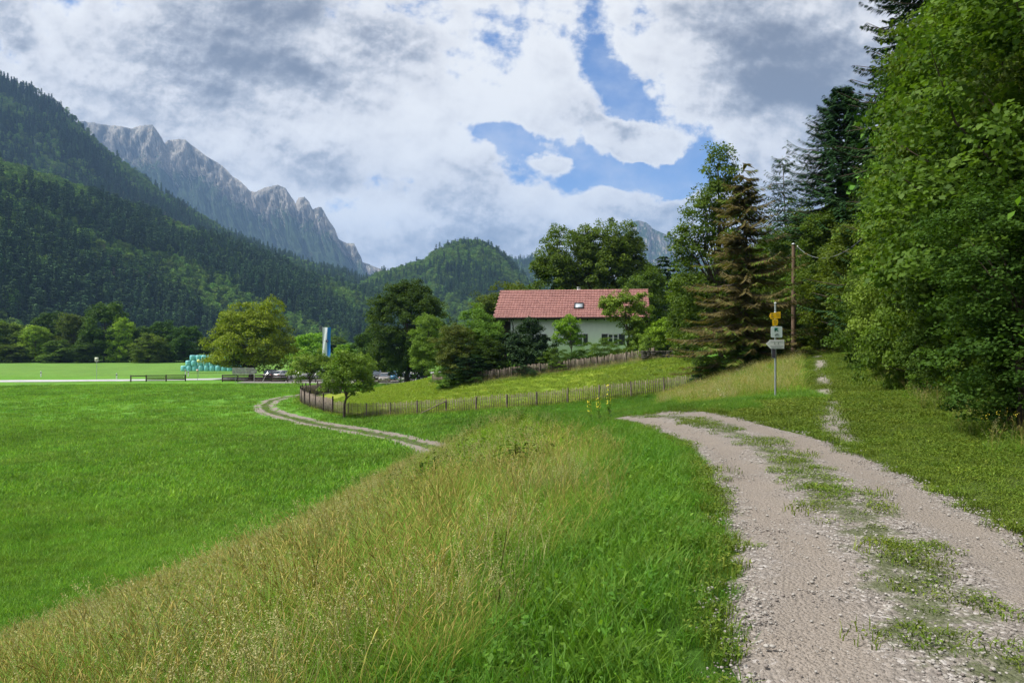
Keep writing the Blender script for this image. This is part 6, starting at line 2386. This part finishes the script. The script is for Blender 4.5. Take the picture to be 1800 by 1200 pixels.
# where the big grass masses stand
def pickpts(n, xr, yr, seed, dens=None):
    g = np.random.default_rng(seed)
    x = xr[0] + (xr[1] - xr[0]) * g.random(n)
    y = yr[0] + (yr[1] - yr[0]) * g.random(n)
    k = np.abs(x) < (900 / F + 0.12) * y + 1.4
    x, y = x[k], y[k]
    if dens is not None:
        k = g.random(len(x)) < dens(x, y)
        x, y = x[k], y[k]
    return x, y, g


DP = lambda x, y: polydist(x, y, PATH2)[0]
XF = lambda y: np.interp(y, [4, 8, 12, 18, 24, 30, 36, 42, 50], [7.8, 7.8, 9.0, 11.4, 13.6, 15.8, 18.0, 20.2, 22.5])   # edge of the wood
VERGE = lambda x, y: 0.95 + 0.5 * sstep(y, 9, 3) + 0.35 * (fbm(x * 1.3, y * 1.3, 3, 77) - 0.5) * 2 * 0.6


def finish(name, label, x, y, g, kind, protos, s, zf=None, sink=0.0):
    z = height(x, y) - sink
    n = len(x)
    rot = np.stack([g.normal(size=n) * 0.06, g.normal(size=n) * 0.06, g.random(n) * 6.283], 1)
    zf = np.ones(n) if zf is None else zf
    scl = np.stack([s, s, s * zf], 1)
    return scatter(name, label, np.stack([x, y, z], 1), rot, scl, kind, protos)


def tall_grass():
    protos = [clump(1, 'tall'), clump(2, 'tall'), clump(3, 'golden'), clump(4, 'golden'), clump(5, 'grey'), clump(6, 'pink'), clump(7, 'bright'), clump(8, 'daisy'), clump(9, 'lush'), clump(10, 'weed')]
    def dens(x, y):
        return np.clip(1.25 - 0.018 * y, 0.45, 1)
    x, y, g = pickpts(36000, (-14, 6), (1.0, 52), 201, dens)
    d = DP(x, y)
    xt, xp = x_toe(y), x_path(y)
    ragged = (fbm(x * 0.5, y * 0.35, 4, 55) - 0.5) * 4.0 + (g.random(len(x)) - 0.3) * 1.1
    k = (x > xt + ragged - 0.2) & (x < xp) & (d > 1.22 + VERGE(x, y)) & (y < 48)
    k &= ~((y > 33) & (x > -1.5 + (y - 33) * 0.1)) 
    x, y, d = x[k], y[k], d[k]
    n = len(x)
    q = fbm(x * 0.30, y * 0.22, 4, 60)
    q2 = fbm(x * 0.7 + 30, y * 0.7, 3, 61)
    px = x / y * F + 900
    # golden towards the toe, green near the track, bright herbs along the crest at some distance
    u = (x - x_toe(y)) / (x_path(y) - x_toe(y))
    gold = np.clip(0.50 - 0.70 * u + (q - 0.5) * 2.6, 0.05, 0.92)
    kind = np.where(g.random(n) < gold, 2 + g.integers(0, 2, n), g.integers(0, 2, n))
    kind = np.where((q2 > 0.60) & (g.random(n) < 0.6), 4, kind)
    kind = np.where((q2 < 0.38) & (g.random(n) < 0.5), 5, kind)
    br = (y > 12) & (u > 0.42) & (u < 0.92) & (q < 0.60)
    kind = np.where(br & (g.random(n) < 0.8), 6, kind)
    kind = np.where((d < 1.9 + VERGE(x, y)) & (g.random(n) < 0.45) & (y < 16), 0, kind)
    q3 = fbm(x * 1.1 + 9, y * 1.1, 3, 64)
    kind = np.where((q3 > 0.62) & (g.random(n) < 0.35) & (y > 9), 9, kind)
    kind = np.where((q3 < 0.36) & (g.random(n) < 0.6), 8, kind)
    s = (0.75 + 0.45 * g.random(n)) * (0.42 + 0.58 * sstep(d, 1.9, 3.7))
    s *= 0.72 + 0.35 * fbm(x * 0.45, y * 0.45, 3, 66) * 1.3
    s *= np.where(y > 26, 0.85, 1.0) * (0.6 + 0.4 * sstep(x - x_toe(y), -1.5, 1.5))
    finish('tall_grass', 'tall yellowing summer grass on the bank between track and field', x, y, g, kind, protos, s)
    # mound and strip around the signpost
    x, y, g = pickpts(26000, (4, 22), (17, 56), 203, lambda x, y: np.clip(1.3 - 0.02 * y, 0.4, 1))
    k = inpoly(x, y, MOUND) | ((y > 30) & (y < 54) & (x > 5.5) & ~inpoly(x, y, FPOLY) & (x < 0.385 * y + 0.2) & (x > 0.2 * y))
    k &= (DP(x, y) > 1.6)
    x, y = x[k], y[k]
    n = len(x)
    q = fbm(x * 0.4, y * 0.4, 3, 70)
    kind = np.where(g.random(n) < 0.10 + (q - 0.5), 5, np.where(g.random(n) < 0.4, 6, 0))
    kind = np.where(g.random(n) < 0.10, 7, kind)
    s = 0.62 + 0.35 * g.random(n)
    near_ = np.hypot(x - 7.9, y - 22.3) < 1.6
    kind = np.where(near_ | (y < 22.2), 8, kind)
    s = np.where(near_ | (y < 22.2), 1.3, s)
    finish('tall_grass', 'pale seeding grass and daisies around the trail signpost', x, y, g, kind, protos, s)
    # weeds below the wood edge
    pw_ = [clump(21, 'weed'), clump(22, 'weed'), clump(23, 'bright'), clump(24, 'tall'), clump(25, 'lush')]
    x, y, g = pickpts(26000, (4, 24), (4, 56), 205, lambda x, y: np.clip(1.2 - 0.015 * y, 0.4, 1))
    e = x - XF(y) + (fbm(x * 0.7, y * 0.7, 3, 81) - 0.5) * 1.6
    k = (e > -1.5) & (e < 2.4) & (DP(x, y) > 2.2)
    k |= (y > 50) & (x > 15.5) & (x < XF(y)) & (y < 57)
    x, y, e = x[k], y[k], e[k]
    n = len(x)
    kind = np.where(g.random(n) < 0.6, g.integers(0, 2, n), np.where(g.random(n) < 0.4, 4, 3))
    kind = np.where((g.random(n) < 0.12), 2, kind)
    s = 0.35 + 0.35 * g.random(n) + 0.35 * sstep(e, -1.2, 1.0)
    s = np.where(y > 44, 0.9, s)
    finish('undergrowth', 'knee-high weeds and grasses along the foot of the wood', x, y, g, kind, pw_, s)


def short_grass():
    lush = [clump(31, 'lush'), clump(32, 'lush'), clump(33, 'lush')]
    x, y, g = pickpts(46000, (-6, 10), (1.5, 56), 211, lambda x, y: np.clip(1.25 - 0.022 * y, 0.35, 1))
    d = DP(x, y)
    left = (x < x_path(y)) & (d > 1.12) & (d < 1.7 + VERGE(x, y))
    bey = (y > 17) & (x > x_path(y)) & (d > 1.15) & (y < 56) & (x < 0.25 * y + 1.5) & ~inpoly(x, y, FPOLY) & ~inpoly(x, y, MOUND)
    k = left | bey
    x, y, d = x[k], y[k], d[k]
    n = len(x)
    s = (0.70 + 0.5 * g.random(n)) * (0.45 + 0.55 * sstep(d, 1.15, 1.7))
    s = np.where(y > 20, s * 1.1, s)
    finish('grass', 'lush short grass edging the gravel track', x, y, g, g.integers(0, 3, n), lush, s)
    tr = [clump(41, 'track'), clump(42, 'track'), clump(43, 'trampled'), clump(44, 'field')]
    x, y, g = pickpts(46000, (3.5, 22), (3.5, 56), 213, lambda x, y: np.clip(1.3 - 0.03 * y, 0.25, 1))
    d = DP(x, y)
    k = (x > x_path(y)) & (d > 1.1) & (x < XF(y) + 0.6) & ~inpoly(x, y, MOUND) & ((y < 22) | (x > 0.37 * y))
    # worn stony line where the side track leaves
    w1, _ = polydist(x, y, [(5.3, 11.8), (6.25, 14.4), (8.6, 20), (12.0, 28.5), (16.2, 39)])
    worn = (w1 < 0.25) & (fbm(x * 1.6, y * 0.9, 3, 6) > np.where((y > 13.0) & (y < 24), 0.1, 0.42)) & (g.random(len(x)) < 0.88)
    k &= ~worn
    x, y, d = x[k], y[k], d[k]
    n = len(x)
    s = (0.8 + 0.6 * g.random(n)) * (0.6 + 0.4 * sstep(d, 1.1, 1.8)) * np.where(y > 14, 1.5, 1.0)
    s *= 0.75 + 0.6 * fbm(x * 0.8, y * 0.8, 3, 90)
    finish('grass', 'short worn grass of the side track below the wood', x, y, g, g.integers(0, 2, n), tr, s)
    # tufts in the middle strip and fraying into the edges of the gravel track
    x, y, g = pickpts(60000, (-30, 6), (2.5, 88), 215, lambda x, y: np.clip(1.25 - 0.02 * y, 0.25, 1))
    xb, yb, g = pickpts(6000, (0.8, 5.5), (2.5, 18), 216)
    x, y = np.concatenate([x, xb]), np.concatenate([y, yb])
    d = DP(x, y)
    f = fbm(x * 0.9, y * 0.6, 4, 17)
    f2 = fbm(x * 3.5, y * 3.5, 2, 19)
    mid = (d < 0.42) & (f + (f2 - 0.5) * 1.1 - d * 0.35 > np.where(y < 20, 0.44, 0.40)) & (g.random(len(x)) < 0.6)
    mid |= (d < 0.42) & (y > 38)
    edge = (d > 0.98) & (d < 1.32) & (f2 + (d - 1.15) * 1.4 > 0.52)
    k = mid | edge
    x, y, d = x[k], y[k], d[k]
    n = len(x)
    kd = np.where(g.random(n) < 0.75, 2, g.integers(0, 2, n))
    s = 0.7 + 0.7 * g.random(n)
    s = np.where(y > 30, 0.55, s)
    kd = np.where(y > 30, 3, kd)
    finish('grass', 'trampled tufts in the middle and edges of the gravel track', x, y, g, kd, tr, s, sink=-0.045)


def field_grass():
    P_ = [clump(51, 'field'), clump(52, 'field'), clump(53, 'field_far'), clump(54, 'field_far'), clump(55, 'lush')]
    X_, Y_, K_, S_ = [], [], [], []
    g = None
    for (n, y0, y1, kk) in ((26000, 10, 30, (0, 2)), (26000, 26, 62, (2, 4)), (16000, 60, 125, (2, 4))):
        x, y, g = pickpts(n, (-0.86 * y1 - 2, 6), (y0, y1), 220 + y0)
        d = DP(x, y)
        k = (x < x_toe(y) + 0.5) & (y < 44) | ((y >= 44) & ~inpoly(x, y, FPOLY) & (x < 2) & (y < 118))
        k &= d > 1.35
        x, y, d = x[k], y[k], d[k]
        m = len(x)
        X_.append(x); Y_.append(y)
        K_.append(kk[0] + g.integers(0, 2, m))
        S_.append((0.7 + 0.5 * g.random(m)) * (0.65 + 0.7 * fbm(x * 0.35, y * 0.35, 4, 33)))
    x, y, kd, s = np.concatenate(X_), np.concatenate(Y_), np.concatenate(K_), np.concatenate(S_)
    # long grass left standing around the fence
    finish('grass', 'dense bright green grass of the field', x, y, g, kd, P_, s)
    pf = [clump(61, 'tall'), clump(62, 'lush'), clump(63, 'grey')]
    fx = smooth_line([(p[0], p[1]) for p in FENCE], 30)
    g = np.random.default_rng(5)
    i = g.integers(0, len(fx), 1700)
    x, y = fx[i, 0] + g.normal(size=1700) * 0.25, fx[i, 1] + g.normal(size=1700) * 0.25 - 0.1
    k = DP(x, y) > 1.4
    x, y = x[k], y[k]
    finish('grass', 'uncut grass standing along the picket fence', x, y, g, g.choice([0, 1, 1, 1], len(x)), pf, 0.45 + 0.5 * g.random(len(x)))
    fx = smooth_line([(p[0], p[1]) for p in HF], 30)
    i = g.integers(0, len(fx), 700)
    x, y = fx[i, 0] + g.normal(size=700) * 0.4, fx[i, 1] + g.normal(size=700) * 0.3 - 0.7
    finish('grass', 'uncut brownish grass below the garden fence', x, y, g, g.choice([0, 2], len(x)), pf, 0.4 + 0.4 * g.random(len(x)))
    # mown meadow inside the fence
    pm = [clump(71, 'field'), clump(72, 'track')]
    x, y, g = pickpts(26000, (-18, 19), (50, 96), 240)
    k = inpoly(x, y, FPOLY)
    x, y = x[k], y[k]
    mm = [clump(73, 'meadow')] if False else None
    me1 = pm[0].copy()
    me1.materials.clear()
    me1.materials.append(leafmat('grass_mown', (0.13, 0.205, 0.022), (0.27, 0.36, 0.045), transl=0.3, rough=0.7, spec=0.15, jitter=0.25))
    finish('grass', 'yellow green mown grass of the fenced meadow', x, y, g, np.zeros(len(x), int), [me1], (0.9 + 0.8 * g.random(len(x))), zf=0.35 + 0.3 * g.random(len(x)))


tall_grass()
short_grass()
field_grass()


def stones():
    ms = simple('pebble_stone', (0.23, 0.21, 0.19), 0.95, noise=0.3, nscale=8, bump=0.3, col2=(0.34, 0.32, 0.295))
    ms2 = simple('pebble_dark', (0.19, 0.165, 0.15), 0.95, noise=0.3, nscale=8)
    protos = []
    for sd_, mm in ((1, ms), (2, ms), (3, ms), (4, ms), (5, ms2)):
        g = np.random.default_rng(sd_)
        mb = MB()
        for q in range(14):
            a, r = g.random() * 6.283, 0.16 * g.random() ** 0.5
            rr = 0.0045 + 0.0065 * g.random() ** 2
            n1, n2 = 5, 6
            th = np.linspace(0.15, math.pi - 0.15, n1)
            ph = np.linspace(0, 2 * math.pi, n2, endpoint=False)
            T_, Pp = np.meshgrid(th, ph, indexing='ij')
            k = 0.8 + 0.4 * g.random(T_.shape)
            V = np.stack([np.sin(T_) * np.cos(Pp) * k * (1 + 0.4 * g.random()), np.sin(T_) * np.sin(Pp) * k, np.cos(T_) * k * 0.65], -1) * rr
            i, j = np.meshgrid(np.arange(n1 - 1), np.arange(n2), indexing='ij')
            Fc = np.stack([i * n2 + j, i * n2 + (j + 1) % n2, (i + 1) * n2 + (j + 1) % n2, (i + 1) * n2 + j], -1).reshape(-1, 4)
            mb.add(V.reshape(-1, 3) + np.array([r * math.cos(a), r * math.sin(a), rr * 0.25]), Fc)
            mb.add(V.reshape(-1, 3)[:n2] + np.array([r * math.cos(a), r * math.sin(a), rr * 0.25]), [(0, 1, 2, 3), (0, 3, 4, 5)])
        protos.append(mb.mesh('pebbles', mm, True))
    x, y, g = pickpts(30000, (0.5, 9), (2.5, 24), 231, lambda x, y: np.clip(1.5 - 0.07 * y, 0.2, 1))
    d = DP(x, y)
    w1, _ = polydist(x, y, [(5.3, 11.8), (6.25, 14.4), (8.6, 20), (9.5, 22)])
    k = ((d < 1.22) & (g.random(len(x)) < 0.05 + 0.30 * ((d < 0.3) | (d > 0.95)))) | ((w1 < 0.22) & (d > 1.3) & (g.random(len(x)) < 0.5))
    x, y, d = x[k], y[k], d[k]
    n = len(x)
    finish('gravel', 'loose pale stones scattered over the gravel track', x, y, g, g.integers(0, 5, n), protos, 0.7 + 0.7 * g.random(n), sink=-0.045 * 1.0 * np.where(d < 1.2, 1, 0) + 0.0)


stones()


# ------------------------------------------------------------------ single herbs that stand out
def ground_hit(px, py):
    dx, dz = (px - 900) / F, -(py - 600) / F
    for k in range(1, 3000):
        d = 2 + k * 0.03
        if EYE + dz * d <= hz(dx * d, d):
            return dx * d, d, hz(dx * d, d)
    return None


def mullein(px, pyb, pyt, label, flowers=False, seed=1, name='mullein', col=None, fat=1.0):
    x, y, z = ground_hit(px, pyb)
    H = (pyb - pyt) / F * y
    g = np.random.default_rng(seed)
    root = thing(name, label, 'plant', (x, y, z), 0, 'flower spikes standing on the bank')
    st, lf = MB(), MB()
    st.tube([(0, 0, -0.05), (0.03 * fat, 0, H * 0.5), (0.10 * (1 - fat), 0.01, H)], [0.012 * fat, 0.010 * fat, 0.004], 6, 0, 0.4)
    k = 90
    u = 0.35 + 0.65 * g.random(k)
    a = g.random(k) * 6.283
    c = np.stack([0.022 * np.cos(a), 0.022 * np.sin(a), H * u], 1)
    t = unit(np.stack([np.cos(a), np.sin(a), 0.6 + 0 * a], 1))
    V, Fc = quads_from(c, t, unit(np.cross(t, g.normal(size=(k, 3)))), 0.045 * fat, 0.022 * fat)
    st.add(V, Fc, 0, g.random(k))
    k = 26
    u = 0.02 + 0.38 * g.random(k)
    a = g.random(k) * 6.283
    L = 0.30 * fat * (1 - u) * (0.6 + 0.5 * g.random(k))
    t = unit(np.stack([np.cos(a), np.sin(a), 0.45 + 0 * a], 1))
    c = np.stack([0 * a, 0 * a, H * u], 1) + t * L[:, None] / 2
    V, Fc = quads_from(c, t, unit(np.array([0, 0, 1.0]) - t * 0.4), L, L * 0.3)
    lf.add(V, Fc, 0, g.random(k))
    st.build('stem', M[col or 'leaf_dark'], root)
    lf.build('leaves', M['leaf_mid'], root)
    if flowers:
        fl = MB()
        k = 34
        u = 0.45 + 0.5 * g.random(k)
        a = g.random(k) * 6.283
        t = unit(np.stack([np.cos(a), np.sin(a), 0.3 + 0 * a], 1))
        c = np.stack([0.05 * np.cos(a), 0.05 * np.sin(a), H * u], 1)
        V, Fc = quads_from(c, unit(np.cross(t, g.normal(size=(k, 3)))), t, 0.026, 0.026)
        fl.add(V, Fc, 0, g.random(k))
        fl.build('flowers', M['lemon'], root)


mullein(741, 872, 812, 'slender dark flower spike at the lower rim of the bank', seed=1)
mullein(763, 866, 802, 'taller dark flower spike next to the slender one on the lower bank', seed=2)
mullein(1070, 742, 672, 'yellow flowering spike at the crest of the bank before the fence', True, seed=3, col='leaf_fruit', fat=0.6)
mullein(1052, 744, 690, 'shorter yellow flowering spike at the crest of the bank', True, seed=4, col='leaf_fruit', fat=0.6)
mullein(1036, 742, 700, 'small yellow flowering spike, lowest of those at the crest', True, seed=5, col='leaf_fruit', fat=0.6)
mullein(548, 1120, 965, 'thin brown dock stalk in the golden grass', seed=6, name='dock_stalk', col='leaf_rust', fat=0.42)
mullein(876, 1080, 935, 'thin dark dock stalk in the middle of the bank', seed=7, name='dock_stalk', col='leaf_rust', fat=0.42)


def leafy_plant(px, py, label, seed=1):
    x, y, z = ground_hit(px, py + 14)
    g = np.random.default_rng(seed)
    root = thing('broad_leaved_plant', label, 'plant', (x, y, z + 0.25))
    mb = MB()
    for k in range(16):
        a = k * 2.4 + g.normal() * 0.2
        L = 0.34 * (0.7 + 0.4 * g.random())
        el = 0.15 + 0.5 * (k / 16)
        t = np.linspace(0, 1, 5)
        c = np.stack([np.cos(a) * L * t, np.sin(a) * L * t, 0.12 + k * 0.012 + L * (el * t - 0.45 * t * t)], 1)
        w = 0.085 * np.array([0.25, 0.9, 1.0, 0.7, 0.03])
        s_ = np.array([-math.sin(a), math.cos(a), 0])
        V = np.concatenate([np.stack([p - s_ * ww / 2 + np.array([0, 0, 0.015]), p, p + s_ * ww / 2 + np.array([0, 0, 0.015])]) for p, ww in zip(c, w)])
        Fc = [(r * 3 + q, r * 3 + q + 1, r * 3 + q + 4, r * 3 + q + 3) for r in range(4) for q in range(2)]
        mb.add(V, Fc, 0, g.random())
    mb.build('leaves', M['leaf_mid'], root)
    s2 = MB()
    s2.tube([(0, 0, -0.25), (0, 0, 0.35)], [0.012, 0.006], 5)
    s2.build('stem', M['leaf_dark'], root)


leafy_plant(906, 832, 'dark broad-leaved plant standing out in the bank grass')


def flower_patch(px, py, n, rad, label, matn='lemon', seed=3):
    x, y, z = ground_hit(px, py)
    g = np.random.default_rng(seed)
    root = thing('flowers', label, 'flowers', (x, y, z))
    st, fl = MB(), MB()
    for i in range(n):
        a, r = g.random() * 6.283, rad * g.random() ** 0.5
        fx, fy = r * math.cos(a), r * math.sin(a)
        H = 0.35 + 0.22 * g.random()
        st.tube([(fx, fy, -0.1), (fx + 0.02, fy, H)], 0.003, 3, 0, g.random(), cap=False)
        c = np.array([[fx + 0.02, fy, H]] * 6) + g.normal(size=(6, 3)) * 0.018
        nn = unit(g.normal(size=(6, 3)) + np.array([0, -0.5, 0.6]))
        V, Fc = quads_from(c, unit(np.cross(nn, g.normal(size=(6, 3)))), nn, 0.012, 0.010)
        fl.add(V, Fc)
    st.build('stems', M['leaf_mid'], root)
    fl.build('petals', M[matn], root)


flower_patch(1758, 790, 7, 0.30, 'small yellow flowers in the weeds below the hazel', seed=3)

# ------------------------------------------------------------------ the air of the valley
def haze():
    mb = MB()
    mb.box((0, 4200, 830), (14000, 12400, 1664))
    m, t = mat('valley_haze')
    pv = t.n('ShaderNodeVolumePrincipled')
    pv.inputs['Color'].default_value = (0.34, 0.58, 1.0, 1)
    pv.inputs['Density'].default_value = 0.85e-4
    pv.inputs['Anisotropy'].default_value = 0.1
    o = t.n('ShaderNodeOutputMaterial')
    t.link(pv.outputs[0], o.inputs['Volume'])
    ob = mb.build('haze', m)
    tag(ob, 'bluish summer haze filling the valley', None, None, 'stuff')


haze()
